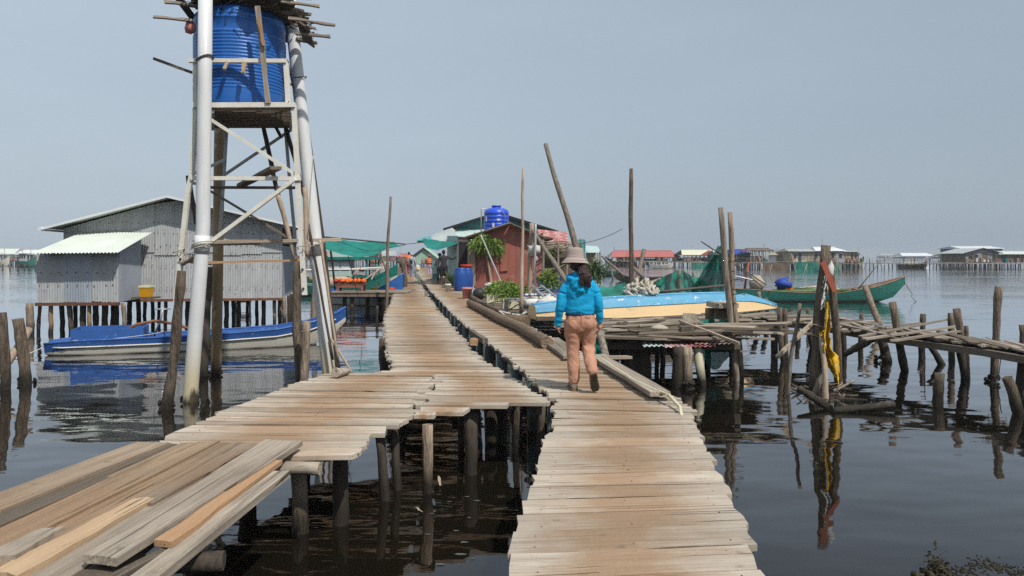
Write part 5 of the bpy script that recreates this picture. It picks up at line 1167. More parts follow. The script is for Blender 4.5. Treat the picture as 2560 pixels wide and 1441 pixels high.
MB().box(at(1478, 665, 37.5), (.5, .05, 1.5)).build('wall_panel', M['sack'], T); MB().box(Vector((at(1480, 0, 37).x, 37, .62)), (1.2, 2.6, .1)).build('floor', M['darkold'], T)
o = MB(); rnd = random.Random(26)
for i in range(14): leaves(o, at(1490 + rnd.uniform(-16, 20), 682 + rnd.uniform(-24, 18), 30), (.28, .3, .3), 60, .028, .15, rnd, .2)
for i in range(30): c = at(1490 + rnd.uniform(-16, 20), 700, 30); o.bar(c, c + Vector((rnd.uniform(-.4, .4), 0, rnd.uniform(.4, .9))), .012)
o = o.build('scrub_bush', M['leafdark'], None, origin=at(1490, 715, 30)); tag(o, 'scrubby half-dry bush right of the woman\'s shoulder', 'bush')
pole('stick', at(1560, 690, 31), at(1506, 642, 33), .06, .05, M['pole'], 'grey stick slanting right beside the scrubby bush', 'stick')
wire(sag(at(1420, 612, 30), at(1556, 573, 30), .15), .012, M['darkrope'], 'wire', 'thin dark wire rising to the right above the bamboo shelter', 'wire')
wire(sag(at(1250, 613, 22), at(1322, 574, 22), -.02), .008, M['darkrope'], 'wire', 'thin wire from the peeled post toward the red hut', 'wire')
wire(sag(at(1340, 671, 22), at(1412, 662, 24), .08), .010, M['rope'], 'wire', 'slack pale cord from the grey pipe toward the woman', 'cord')
for i, (x, y, w, h, m, lab) in enumerate(((1385, 700, .55, .6, 'bluetarp', 'blue plastic crate half hidden behind the green shrub'), (1362, 705, .6, .45, 'barrel', 'dark blue tub by the right wall of the red hut'))):
    p = at(x, y, 31); p.z = .7; T = thing('crate' if i == 0 else 'tub', lab, 'crate' if i == 0 else 'tub', p)
    if i == 0:
        for k in range(4): MB().box(p + Vector((0, 0, .08 + k * .15)), (w, .4, .09)).build('slat', M[m], T)
        for sx in (-1, 1): MB().box(p + Vector((sx * w * .52, 0, .32)), (.03, .42, .64)).build('side', M[m], T)
    else: MB().lathe(p, [(0, 0), (w * .38, 0), (w * .5, h), (w * .47, h), (w * .35, .04), (0, .04)], 18).build('body', M[m], T); MB().lathe(p + Vector((0, 0, h)), [(w * .5, -.02), (w * .53, .0), (w * .5, .02)], 18, cap=False).build('rim', M[m], T)
# ------------------------------------------------------------------ platform and upturned boat on the right
PZ = .74
rp = random.Random(31)
PF = thing('scrap_platform', 'ramshackle platform of loose boards and tin under the upturned boat', 'platform', (3.4, 14.3, 0))
def pxw(x, Y): return (x - CX) / F * Y
# loose boards lying more or less across
for i in range(46):
    Yq = 12.45 + i * .115; x0 = pxw(1455 if Yq < 14.6 else 1400, Yq) + rp.uniform(-.15, .35); x1 = pxw(interp([(12.4, 1868), (14, 1880), (16, 1850), (18, 1800)], Yq), Yq) + rp.uniform(-.9, .25)
    a_ = rp.uniform(-.25, .20)
    spans = []; xm = x0
    while xm < x1: l_ = rp.uniform(.7, 1.9); spans.append((xm, min(xm + l_, x1 + .3))); xm += l_ * rp.uniform(.75, 1.0)
    for s0_, s1_ in spans:
        lift = rp.uniform(0, .07) + max(0, (13.6 - Yq)) * .02
        board('plank', (s0_, Yq - a_ * .5, PZ + lift + rp.uniform(0, .05)), (s1_, Yq + a_ * .5, PZ + lift + rp.uniform(-.03, .07)), rp.uniform(.08, .19), .032, M['darkold'] if rp.random() < .4 else M['old'], PF, rnd=rp, rag=.06, roll=rp.uniform(-.1, .1))
# heap of broken boards at the front edge
for i in range(34):
    x = pxw(rp.uniform(1470, 1800), 12.9); y = rp.uniform(12.35, 14.2); l = rp.uniform(.6, 2.0); a_ = rp.uniform(-.35, .25); z = PZ + .08 + rp.uniform(0, .16)
    board('broken_board', (x, y, z), (x + l * math.cos(a_), y + l * math.sin(a_) * .6, z + rp.uniform(-.08, .07)), rp.uniform(.07, .17), rp.uniform(.025, .05), M['darkold'] if rp.random() < .5 else M['old'], PF, rnd=rp, rag=.08, roll=rp.uniform(-.4, .4))
for (x0, x1, y, m, z) in ((1606, 1700, 12.35, 'paleteal', PZ - .03), (1660, 1790, 12.30, 'redwhite', PZ - .035), (1735, 1850, 12.42, 'redwhite', PZ + .0), (1770, 1905, 12.9, 'paleteal', PZ + .02), (1690, 1780, 13.0, 'whiteroof', PZ + .2)):
    a_, b_ = pxw(x0, y), pxw(x1, y); MB().corr((a_, y - .12, z - .02), (b_, y + .02, z - .02), (b_ + .1, y + .75, z + .05), (a_ + .05, y + .7, z + .05), .09, .012, 2).build('tin_sheet', M[m], PF)
for y in (12.75, 14.0, 16.0): board('bearer', (pxw(1470, y), y, PZ - .10), (pxw(1850, y), y, PZ - .10), .09, .12, M['darkold'], PF, rnd=rp)
for (x, by, d, m) in ((1578, 950, 42, 'pile_dark'), (1606, 950, 46, 'pile_dark'), (1530, 935, 40, 'pile_dark'), (1700, 970, 36, 'pile_dark'), (1718, 972, 26, 'postlight'), (1770, 930, 16, 'post'), (1655, 905, 14, 'pile_dark'), (1500, 925, 32, 'pile_dark'), (1830, 900, 14, 'post'), (1560, 880, 14, 'pile_dark'), (1640, 890, 12, 'pile_dark')):
    Y = wat(by); X = pxw(x, Y); r = d / F * Y / 2; pole('pile', (X + rp.uniform(-.06, .06), Y, -1.05), (X, Y, PZ - .05), r, r * .93, M[m], parent=PF, bend=.02)
Y = wat(965); MB().tube([at(1757, 1060, Y), at(1756, 965, Y), at(1742, 862, Y)], 11 / F * Y, 14).build('pile', M['pvc_old'], PF, label='pale plastic pipe pile')
pole('prop', at(1655, 850, 12.6), at(1688, 900, 13.2), .04, .04, M['pile_dark'], parent=PF); pole('prop', at(1500, 830, 11.8), at(1522, 925, 11.2), .06, .055, M['pole'], parent=PF)
# upturned boat
s_ = at(1330, 792, 15.9); t_ = at(1941, 778, 19.3); s_.z = t_.z = 0; UL = (t_ - s_).length
UB = thing('upturned_boat', 'upturned boat with a chipped sky-blue bottom and cream sides on the scrap platform', 'boat', (s_ + t_) / 2)
UB.rotation_euler = (R(180), 0, math.atan2(t_.y - s_.y, t_.x - s_.x)); UB.location.z = PZ + .56
us = [(0, 0.2, 0.14, 0.46, 0.16, 0.5), (0.04, 0.28, 0.19, 0.46, 0.14, 0.48), (0.12, 0.46, 0.32, 0.46, 0.1, 0.45), (0.3, 0.62, 0.45, 0.46, 0.06, 0.42), (0.55, 0.66, 0.46, 0.46, 0.03, 0.4), (0.74, 0.56, 0.34, 0.46, 0.03, 0.4), (0.85, 0.36, 0.16, 0.46, 0.1, 0.38), (0.93, 0.18, 0.05, 0.46, 0.24, 0.36), (1, 0.03, 0.012, 0.46, 0.39, 0.3)]
hull(UL, us, (M['boatsky'], M['boatcream'], M['boatwood'], M['boatcream']), UB)
local('keel', MB().tube([Vector((-UL / 2 + UL * i / 20, 0, interp([(s[0], s[4]) for s in us], i / 20) - .015)) for i in range(21)], .03, 6), M['boatsky'], UB)
for sd in (-1, 1): local('chine', MB().tube([Vector((-UL / 2 + UL * i / 24, sd * (interp([(s[0], s[2]) for s in us], i / 24) + .36 * (interp([(s[0], s[1]) for s in us], i / 24) - interp([(s[0], s[2]) for s in us], i / 24)) + .035), interp([(s[0], s[4] + (s[3] - s[4]) * s[5]) for s in us], i / 24))) for i in range(25)], .012, 5), M['boatsky'], UB)
o = board('loose_board', at(1340, 797, 15.0), at(1396, 797, 15.0), .12, .08, M['darkold'], None); tag(o, 'dark board across the cream stern of the upturned boat', 'board')
# chopping block, cement bag, laths
bp = at(1803, 825, 13.4)
T = thing('stump_block', 'square pile stump with a pale slab on top before the upturned boat', 'stump', (bp.x, bp.y, .7))
for i in range(5): pole_mb(Vector((bp.x - .22 + i * .11, bp.y + rp.uniform(-.08, .08), .45)), Vector((bp.x - .22 + i * .11, bp.y, at(0, 768, 13.4).z - .02)), .075, .07, rp, .02).build('post', M['post'], T)
MB().box(at(1806, 762, 13.35), (.46, .36, .09), rz=.2, rx=.05).build('slab', M['sack'], T)
o = MB().blob(at(1648, 823, 12.7), (.17, .10, .075), 10, 6, .12, 2).build('cement_lump', M['sack'], None, origin=at(1648, 823, 12.7)); tag(o, 'pale grey rounded stone lying on the broken boards', 'stone')
o = board('wood_block', at(1722, 795, 13.1), at(1728, 800, 13.4), .22, .16, M['old'], None); tag(o, 'short sawn block end standing under the upturned boat', 'wood block')
o = board('round_board', at(1700, 824, 12.5), at(1732, 823, 12.5), .14, .10, M['darkold'], None); tag(o, 'dark chunk of wood right of the pale stone', 'wood block')
o = board('lath', at(1702, 804, 13.0), at(1848, 859, 11.9), .06, .04, M['branch'], None, rag=.01); tag(o, 'long pale lath slanting off the scrap platform toward the twin poles', 'lath')
o = board('lath', at(1942, 894, 12.1), at(2037, 802, 12.5), .055, .05, M['branch'], None, rag=.01); tag(o, 'pale straight lath leaning on the post with the yellow cloth', 'lath')
o = board('loose_board', at(1490, 894, 10.9), at(1572, 893, 11.2), .14, .04, M['old'], None); tag(o, 'short grey board sticking out over the water behind the long edge plank', 'board')
o = MB().grid(lambda u, v: at(1750 + 92 * u, 800 + 130 * v * (1 - .55 * (2 * u - 1) ** 2), 13.0) + Vector((0, .25 * math.sin(3 * u) + mnoise.noise(Vector((u * 6, v * 5, 0))) * .12, 0)), 16, 12).build('hanging_net', M['net'], None, origin=at(1790, 800, 13)); tag(o, 'dark green net sack hanging under the scrap platform', 'net')
o = MB().grid(lambda u, v: at(1470 + 50 * u, 842 + 90 * v, 12.4) + Vector((0, mnoise.noise(Vector((u * 5, v * 4, 5))) * .15, 0)), 8, 10).build('hanging_net', M['net'], None, origin=at(1495, 842, 12.4)); tag(o, 'dark net hanging in the shade beside the woman', 'net')

# twin tall poles and their net
Yt = wat(952)
pole('tall_pole', at(1848, 1040, Yt), at(1802, 519, Yt), .058, .05, M['pole'], 'grey tall pole, left one of the lashed pair in the water', 'pole', 'lashed pair of tall poles', bend=.008, k=10)
pole('tall_pole', at(1856, 1040, Yt + .1), at(1825, 531, Yt + .1), .060, .042, M['postlight'], 'knotty brown tall pole, right one of the lashed pair in the water', 'pole', 'lashed pair of tall poles', bend=.018, k=12)
for (x, y) in ((1838, 700), (1843, 735), (1834, 655)):
    c = at(x, y, Yt + .03); wire([c + Vector((math.cos(t) * .13, math.sin(t) * .09, .02 * math.sin(3 * t))) for t in [i * .5 for i in range(26)]], .006, M['darkrope'], 'rope_lashing', {700: 'dark cord lashing the twin poles, middle one', 735: 'dark cord lashing the twin poles, lowest one', 655: 'dark cord lashing the twin poles, topmost one'}[y], 'cord')
def net_sheet(label, corner, nu=18, nv=14, seed=1, wr=.18, sg=.25):
    a_, b_, c_, d_ = corner       # bottom left, bottom right, top right, top left
    def fn(u, v):
        p = a_.lerp(b_, u).lerp(d_.lerp(c_, u), v); k = mnoise.noise(Vector((u * 5 + seed, v * 2.0, seed))) * wr + mnoise.noise(Vector((u * 14, v * 4 + seed, 2))) * wr * .35
        return p + Vector((k * .4, k, k * .25 - sg * math.sin(math.pi * u) * v * (1 - v * .3)))
    o = MB().grid(fn, nu, nv).build('hanging_net', M['net'], None, origin=a_); tag(o, label, 'net', 'green nets hung up to dry'); return o
Yn = 20.0
net_sheet('dark green net hoisted to a tall peak at the twin poles', [at(1722, 736, Yn), at(1812, 738, Yn - .6), at(1806, 610, Yn - .8), at(1795, 614, Yn - .6)], seed=3, wr=.24, sg=.05)
net_sheet('dark green net draped over a short stake, left slope', [at(1622, 740, Yn + .3), at(1702, 740, Yn), at(1702, 672, Yn), at(1628, 706, Yn + .3)], seed=7, sg=.0)
net_sheet('dark green net sagging from the short stake toward the tall net', [at(1700, 740, Yn), at(1785, 740, Yn), at(1762, 702, Yn), at(1700, 672, Yn)], seed=11, sg=.05)
net_sheet('mid green net low behind the white floats', [at(1496, 748, 17.5), at(1568, 740, 17.5), at(1562, 704, 17.8), at(1500, 716, 18)], seed=15, sg=.1, wr=.1)
p = at(1699, 745, Yn); pole('net_stake', Vector((p.x, p.y, -1)), at(1699, 672, Yn), .05, .045, M['pole'], 'short stake lifting the draped green net', 'stake')
pole('boom', at(1650, 730, 18.9), at(1826, 713, 18.6), .035, .03, M['darkold'], 'dark thin boom under the green nets', 'boom')
pole('tall_pole', at(1578, 760, 22), at(1578, 422, 22), .085, .055, M['post'], 'tall straight dark pole standing behind the white floats', 'pole', bend=.008, k=10)
pole('leaning_pole', at(1588, 720, 22.6), at(1610, 625, 23.2), .075, .065, M['pole'], 'short grey pole leaning right beside the tall dark pole', 'pole')
pole('leaning_pole', at(1655, 735, 20.5), at(1578, 664, 23), .055, .05, M['pole'], 'grey bar slanting down right behind the white floats', 'pole')
pole('leaning_pole', at(1625, 708, 20.3), at(1652, 698, 20.3), .04, .04, M['branch'], 'pale short stick under the left net slope', 'stick')
for i, (a_, b_, Ya_, Yb_, r, lab) in enumerate((((1915, 712), (1753, 604), 31, 24, .022, 'long thin dark oar pole slanting across the twin poles'), ((1905, 716), (1800, 635), 30, 23, .018, 'second thin dark pole beside the long oar pole'))):
    pole('oar_pole', at(*a_, Ya_), at(*b_, Yb_), r, r, M['darkold'], lab, 'oar', bend=.003)
# heap of white net floats
rf = random.Random(6)
for i in range(58):
    u = rf.random(); x = 1566 + 74 * u; hgt = 32 * math.sin(math.pi * min(1, max(0, (u * .9 + .08)))) ; y = 737 - rf.random() * (hgt + 3); Yf = 17.6 - rf.random() * .4 + (737 - y) * .012
    c = at(x, y, Yf); d = Vector((rf.uniform(-.7, .7), rf.uniform(-.4, .4), rf.uniform(-1, 1))).normalized() * .13
    o = MB().tube([c - d, c - d * .85, c + d * .5, c + d * .8, c + d], [.012, .038, .036, .014, .013], 7).build('net_float', M['floatplast'], None, origin=c); tag(o, 'dirty white bottle-shaped float in the heap beyond the upturned boat', 'float', 'heap of white net floats')
pfl = thing('float_rack', 'low board rack under the heap of white floats', 'rack', at(1600, 742, 17.6)); c = world_loc(pfl)
for k in range(3): MB().box(Vector((c.x, 17.3 + k * .25, .93)), (.8, .16, .03)).build('board', M['old'], pfl)
for sx in (-.36, .36): MB().box(Vector((c.x + sx, 17.5, .84)), (.08, .6, .14)).build('batten', M['darkold'], pfl)
# canoe, white skiff, green dinghy, cabin boats beyond
def floaty(px_l, px_r, py, name, label, beam, h, bowh, mats, flip=False, rz=0.0, grp=None):
    Y = wat(py); L = (px_r - px_l) / F * Y; c = at((px_l + px_r) / 2, 0, Y); c.z = 0
    return small_boat(name, label, L / max(.3, math.cos(rz)), beam, simple_st(beam, h, bowh), mats, c, rz + (math.pi if flip else 0), grp)
floaty(1538, 1662, 704, 'canoe', 'dark narrow wooden canoe lying beyond the white floats', .48, .38, .85, (M['boatdark'],) * 4, True, R(5))
T, _ = floaty(1506, 1545, 690, 'dinghy', 'small green boat end beside the scrubby bush', .6, .55, .9, (M['boatgreen'], M['boatgreen'], M['boatwood'], M['boatgreen']), True)
T, _ = floaty(1625, 1682, 672, 'skiff', 'cream-white skiff afloat before the red-roofed pavilion', .9, .7, 1.0, (M['boatwhite'],) * 4); 
local('outboard', MB().box((-2.6, 0, .9), (.4, .4, .7)), M['blackrub'], T); local('thwart', MB().box((0, 0, .6), (.3, 1.5, .05)), M['boatwood'], T)
def cabin_craft(px_l, px_r, py, label, hullm, cabm, trim, flip=False):
    T, (pt, st) = floaty(px_l, px_r, py, 'fishing_boat', label, 1.5, 1.1, 2.2, (hullm, trim, M['boatwood'], trim), flip)
    L = (px_r - px_l) / F * wat(py); cab = local('cabin', MB().box((-L * .12, 0, 1.9), (L * .42, 2.0, 1.5)), cabm, T); local('cabin_roof', MB().box((-L * .12, 0, 2.72), (L * .5, 2.4, .14)), trim, T)
    for i in range(3): local('window', MB().box((-L * .26 + i * L * .13, -1.02 if not flip else 1.02, 2.1), (L * .09, .06, .6)), M['dark'], cab)
    local('mast', MB().tube([(L * .2, 0, 1), (L * .2, 0, 4.4)], .06, 6).tube([(-L * .3, 0, 2.7), (-L * .3, 0, 3.9)], .05, 6), M['boatblue'] if trim is M['boatblue'] else M['old'], T)
    local('frame_awning', MB().box((L * .17, 0, 2.6), (L * .25, 2, .1)).bar((L * .1, -.9, 1), (L * .1, -.9, 2.6), .08).bar((L * .27, -.8, 1), (L * .27, -.8, 2.6), .08), M['whiteroof'], T)
    return T
cabin_craft(1512, 1590, 664, 'blue and white fishing boat moored left of the red-roofed pavilion', M['boatwhite'], M['whiteroof'], M['boatblue'], True)
T, _ = floaty(2247, 2318, 671, 'sampan', 'dark flat sampan moored along the distant jetty', .9, .7, 1.3, (M['boatdark'],) * 4)
local('net_pile', MB().blob((-.5, 0, .8), (2.2, .6, .3), 9, 5, .3), M['sack'], T)
# green boat with covered engine
Yg = wat(754); c = (at(1828, 0, Yg) + at(2262, 0, Yg)) / 2; c.z = 0; GL = (2262 - 1828) / F * Yg
GB, (pt, st) = small_boat('fishing_boat', 'long weathered green boat with a raised orange-edged bow and a blue-wrapped engine', GL, .72, [(0, .35, .25, .62, .0, .5), (.08, .55, .4, .60, -.12, .5), (.35, .72, .5, .46, -.14, .5), (.6, .72, .5, .46, -.12, .5), (.8, .58, .3, .72, -.08, .5), (.93, .28, .08, 1.02, .22, .5), (1, .04, .02, 1.22, .85, .4)], (M['boatgreen'], M['boatgreen'], M['boatwood'], M['boatwood']), c, 0)
local('net_heap', MB().blob((-.3, 0, .5), (2.2, .5, .17), 14, 6, .4, 3), M['leafdark'], GB, 'dark green heaped net'); local('pale_net', MB().blob((.0, .1, .62), (1.1, .35, .14), 12, 6, .3, 6), M['sack'], GB)
local('engine_wrap', MB().blob((-GL / 2 + 2.55, 0, .84), (.42, .35, .32), 10, 7, .35, 8), M['bluetarp'], GB, 'engine bundled in blue plastic'); local('engine_base', MB().box((-GL / 2 + 2.75, -.1, .55), (.35, .3, .25)), M['orange'], GB)
local('sack', MB().blob((-GL / 2 + 1.25, 0, .86), (.38, .32, .40), 10, 7, .2, 9), M['sack'], GB, 'tied pale sack')
for t in (.66, .74, .82): local('thwart', MB().box((t * GL - GL / 2, 0, st(t)[2] - .06), (.22, st(t)[0] * 1.9, .05)), M['boatwood'], GB)
local('bow_deck', MB().add([pt(.90, -1, .93), pt(.90, 1, .93), pt(.995, 1, .98), pt(.995, -1, .98)], [(0, 1, 2, 3)]), M['redpaint'], GB, 'orange-red bow deck')
local('pole', MB().tube([(GL / 2 - 2.4, -.1, .5), (GL / 2 - 1.25, -.2, 2.0)], .025, 6), M['darkold'], GB)
local('bow_line', MB().tube(sag((GL / 2 - .1, 0, 1.1), (GL / 2 + .28, -.2, .35), .05) + [(GL / 2 + .18, -.2, .3), (GL / 2 + .3, -.25, .1), (GL / 2 + .45, -.3, -.05)], .014, 5), M['darkrope'], GB)
for k, (a_, b_) in enumerate((((-GL / 2 + .55, -.3, .6), (-GL / 2 + .75, -.3, 1.9)), ((-GL / 2 - .55, -.2, .6), (-GL / 2 - .35, -.2, 1.9)))):
    o = MB().tube([Vector(a_) + c, Vector(b_) + c], .05, 7).build('mooring_stake', M['redpaint'], None, origin=Vector(a_) + c); tag(o, ['faded red stake at the stern of the green boat, right one', 'faded red stake at the stern of the green boat, left one'][k], 'stake')
    o.location.z -= .0
pole('boat_rail', at(1835, 690, Yg - .5), at(1890, 702, Yg - .5), .03, .03, M['alu'], 'thin pale rail at the stern of the green boat', 'rail')

# ------------------------------------------------------------------ rickety footbridge on the right
FB = thing('footbridge', 'rickety low footbridge of splayed weathered boards curving in from the right', 'footbridge', (6.5, 15, 0))
FBZ = .74
cl = [on(1840, 788, FBZ), on(1960, 796, FBZ), on(2060, 806, FBZ), on(2150, 822, FBZ), on(2260, 836, FBZ), on(2370, 848, FBZ), on(2470, 862, FBZ), on(2560, 873, FBZ), on(2720, 900, FBZ), on(2900, 930, FBZ)]
rf = random.Random(13)
def along(pl, d):
    for a_, b_ in zip(pl, pl[1:]):
        l = (b_ - a_).length
        if d <= l: return a_.lerp(b_, d / l), (b_ - a_).normalized()
        d -= l
    return pl[-1], (pl[-1] - pl[-2]).normalized()
TL = sum((b_ - a_).length for a_, b_ in zip(cl, cl[1:]))
d = 0
while d < TL:
    p, tdir = along(cl, d); perp = Vector((-tdir.y, tdir.x, 0)); fan = interp([(0, .2), (.25, .5), (.36, -.5), (.5, -1.05), (.6, -1.15), (.75, -1.2), (1, -1.1)], d / TL) + rf.uniform(-.18, .18)
    dirn = (perp * math.cos(fan) + tdir * math.sin(fan)); wl2 = rf.uniform(.55, .85); dz = rf.uniform(-.02, .05)
    board('plank', p - dirn * wl2 * rf.uniform(.8, 1.1) + Vector((0, 0, dz)), p + dirn * wl2 + Vector((0, 0, dz + rf.uniform(-.03, .06))), rf.uniform(.10, .17), .028, M['old'] if rf.random() < .75 else M['darkold'], FB, rnd=rf, rag=.05, roll=rf.uniform(-.12, .12), w1=rf.uniform(.07, .13))
    d += rf.uniform(.09, .15)
for (a_, b_, w) in (((2120, 803), (2185, 832), .12), ((2105, 812), (2220, 838), .11), ((2150, 842), (2375, 798), .10), ((2160, 848), (2400, 815), .12), ((2230, 852), (2400, 828), .11), ((2130, 828), (2300, 808), .1), ((2085, 795), (2180, 812), .12)):
    board('plank', on(*a_, FBZ + .05), on(*b_, FBZ + .08 + (.03 if a_[1] > 841 else 0)), w, .03, M['old'], FB, rnd=rf, rag=.05, w1=w * .6)
for sgn in (-1, 1):
    dd = 0
    while dd < TL - .3:
        p, t1 = along(cl, dd); q_, t2 = along(cl, min(TL, dd + 2.4)); o1 = Vector((-t1.y, t1.x, 0)) * sgn * .35 - Vector((0, 0, .09)); o2 = Vector((-t2.y, t2.x, 0)) * sgn * .35 - Vector((0, 0, .09))
        board('stringer', p + o1, q_ + o2, .09, .11, M['darkold'], FB, rnd=rf, nseg=3); dd += 2.3
P_ = M['post']
def leg(tx, ty, bx, by, dpx, m='pile_dark', lab=None):
    Y = wat(by); b = at(bx, by, Y); t = at(tx, ty, Y); r = dpx / F * Y / 2; dd = t - b; o = pole('pile', b - dd * (1.0 / dd.z), t, r, r * .95, M[m], parent=FB, bend=.02)
    if lab: o['label'] = lab
for l in ((1880, 795, 1893, 840, 14), (1905, 800, 1916, 842, 12), (1935, 800, 1936, 880, 18), (1948, 770, 1960, 905, 14, 'post'), (1962, 772, 1966, 905, 12, 'post'), (1992, 800, 1996, 850, 12), (2018, 800, 2032, 870, 14), (2105, 800, 2110, 886, 16), (2150, 830, 2152, 880, 12), (2204, 840, 2215, 905, 24, 'pile_dark'), (2322, 860, 2356, 912, 16), (2398, 850, 2412, 946, 22), (2300, 850, 2304, 890, 12), (2560, 870, 2548, 985, 22)): leg(*l)
pole('brace', at(2186, 845, 13.6), at(2112, 886, 14.0), .07, .065, M['pile_dark'], parent=FB)
# free posts at the footbridge
post(2162, 714, 2205, 830, 17, 'leaning pale post beyond the footbridge before the green bow', M['postlight'], dY=.6)
post(2231, 756, 2262, 928, 20, 'split-topped post leaning left through the footbridge boards', M['post'], jit=.12)
post(2307, 785, 2304, 880, 14, 'short dark post behind the splayed boards', M['post'])
post(2379, 783, 2378, 900, 17, 'broad dark post just left of the thick pale-topped post', M['post'])
post(2392, 772, 2412, 945, 20, 'thick post with a pale cut top leaning left on the footbridge', M['post'])
post(2416, 815, 2418, 905, 11, 'thin dark post right behind the pale-topped post', M['post'])
post(2497, 717, 2482, 955, 17, 'tall straight post with a mussel-crusted foot at the right', M['post'], taper=1.0)
post(2558, 813, 2556, 940, 18, 'dark post cut by the right picture edge', M['post'])
post(2153, 785, 2154, 850, 10, 'small post end behind the start of the splayed boards', M['post'])
post(2349, 934, 2347, 1006, 25, 'short cut-off stub standing alone in the open water', M['post'], taper=1.0)
post(2518, 944, 2548, 1036, 25, 'leaning cut-off stub in the water at the right edge', M['post'], taper=1.0)
post(1522, 655, 1533, 700, 6, 'slim stake slanting in the water by the scrubby bush', M['pole'])
post(1733, 682, 1735, 722, 6, 'slim stake poking up between the green nets', M['pole'])
post(1897, 730, 1900, 772, 10, 'pale stub before the green boat', M['postlight']); post(1915, 745, 1918, 785, 9, 'darker stub right of the pale stub by the upturned bow', M['post'])
post(2019, 770, 2022, 822, 9, 'reddish-brown stub behind the footbridge near the yellow cloth', M['post'])
for (x, y, d, nm) in ((2482, 955, 30, 'the tall straight post'), (2204, 905, 30, 'the footbridge leg'), (1718, 972, 30, 'the pale pile under the scrap platform')):
    Y = wat(y); mb = MB()
    for i in range(34):
        a_ = rf.random() * 6.28; r = d / 2 / F * Y; mb.blob(Vector((pxw(x, Y) + math.cos(a_) * r, Y + math.sin(a_) * r, rf.uniform(-.08, .12))), rf.uniform(.02, .04), 5, 3, .2, i)
    o = mb.build('mussel_clump', M['mussel'], None, origin=at(x, y, Y)); o['kind'] = 'stuff'; o['label'] = 'dark mussels crusted on the foot of ' + nm
o = MB()
for i in range(120):
    c = on(2485 + rf.uniform(-18, 18), 858 + rf.uniform(-6, 10), .72); dd = Vector((rf.uniform(-1, 1), rf.uniform(-1, 1), rf.uniform(-.9, .3))) * .16; o.bar(c, c + dd, .01)
o = o.build('straw_tangle', M['rope'], None, origin=on(2485, 858, .72)); tag(o, 'tangle of straw and cord round the tall straight post', 'tangle')
for i, (a_, b_) in enumerate((((2312, 868), (2312, 930)), ((2504, 880), (2494, 960)), ((1530, 850), (1545, 920)))):
    Y = wat(b_[1]); wire(sag(at(*a_, Y), at(*b_, Y), .02), .008, M['darkrope'], 'trailing_cord', ['dark cord trailing into the water under the splayed boards', 'thin cord trailing from the tall straight post', 'thin cord trailing under the scrap platform'][i], 'cord')
# thin stick and the yellow-cloth cluster
post(2000, 759, 1970, 985, 10, 'thin brown stick leaning in the water left of the yellow cloth', M['pole'])
Yc = wat(990)
YP = pole('wooden_post', at(2026, 1090, Yc), at(2065, 614, Yc), .105, .072, M['post'], 'tall dark post hung with yellow cloth and a red slat', 'post', bend=.02, k=10, jit=.1)
pole('wooden_post', at(2108, 1060, Yc + .2), at(2074, 646, Yc + .2), .075, .055, M['post'], 'slimmer post leaning right beside the yellow cloth post', 'post', bend=.015, k=10)
pole('wooden_post', at(2068, 1040, Yc - .3), at(2054, 835, Yc - .15), .045, .04, M['branch'], 'pale bare stick in front of the yellow cloth post', 'stick', bend=.03)
pole('wooden_post', at(2036, 985, Yc - .1), at(2068, 905, Yc - .05), .045, .04, M['pole'], 'short grey stick crossing at the foot of the yellow cloth post', 'stick')
board('slat', at(2056, 655, Yc - .12), at(2086, 727, Yc - .12), .085, .03, M['redpaint'], YP, up=(0, -1, 0), label='faded orange-red slat nailed on slanting')
def rag(name, label, pts, wds, m, seed=1):
    def fn(u, v):
        u = .5 + (u - .5) * (1 + .7 * mnoise.noise(Vector((v * 14, (2 if u > .5 else 7) + seed, 3))))
        k = v * (len(pts) - 1); i = min(int(k), len(pts) - 2); f = k - i; x = pts[i][0] * (1 - f) + pts[i + 1][0] * f; y = pts[i][1] * (1 - f) + pts[i + 1][1] * f; w = wds[i] * (1 - f) + wds[i + 1] * f
        j = mnoise.noise(Vector((u * 3, v * 9, seed)))
        return at(x + (u - .5) * w + j * 3, y, Yc - .16 + .07 * math.sin(u * 7 + v * 6 + seed) + .05 * j)
    o = MB().grid(fn, 7, 26).build(name, m, None, origin=at(*pts[0], Yc)); tag(o, label, 'cloth'); return o
rag('yellow_cloth', 'long torn yellow cloth hanging from the post, broad at its lower end', [(2068, 755), (2070, 800), (2066, 840), (2072, 870), (2082, 900), (2088, 930), (2090, 945)], [7, 13, 16, 15, 30, 22, 5], M['yellowcloth'], 2)
rag('yellow_cloth', 'small yellow scrap tied left of the long yellow cloth', [(2062, 822), (2056, 832), (2050, 842)], [8, 14, 4], M['yellowcloth'], 5)
rag('yellow_cloth', 'faded torn end of cloth trailing down to the debris', [(2062, 860), (2068, 895), (2078, 918), (2092, 935), (2096, 962)], [4, 12, 18, 8, 3], M['yellowcloth'], 9)
rag('white_rag', 'strip of torn white plastic on the post with yellow cloth', [(2064, 690), (2060, 720), (2058, 750), (2054, 775)], [6, 9, 9, 5], M['whiteplast'], 4)
o = MB().blob(at(2078, 675, Yc - .1), (.06, .05, .12), 8, 6, .4, 3).build('white_rag', M['whiteplast'], None, origin=at(2078, 675, Yc)); tag(o, 'crumpled white plastic knot at the top of the two posts', 'plastic')
for i, (y, x) in enumerate(((815, 2046), (840, 2048), (960, 2082))):
    c = at(x, y, Yc); wire([c + Vector((math.cos(t) * .14, math.sin(t) * .12, .03 * math.sin(2 * t + i))) for t in [k * .45 for k in range(28)]], .007, M['rope'], 'rope_lashing', ['pale cord round the dark post above the yellow scrap', 'pale cord round the dark post below the yellow scrap', 'pale cord round the foot of the slimmer post'][i], 'cord')
dbm = MB()
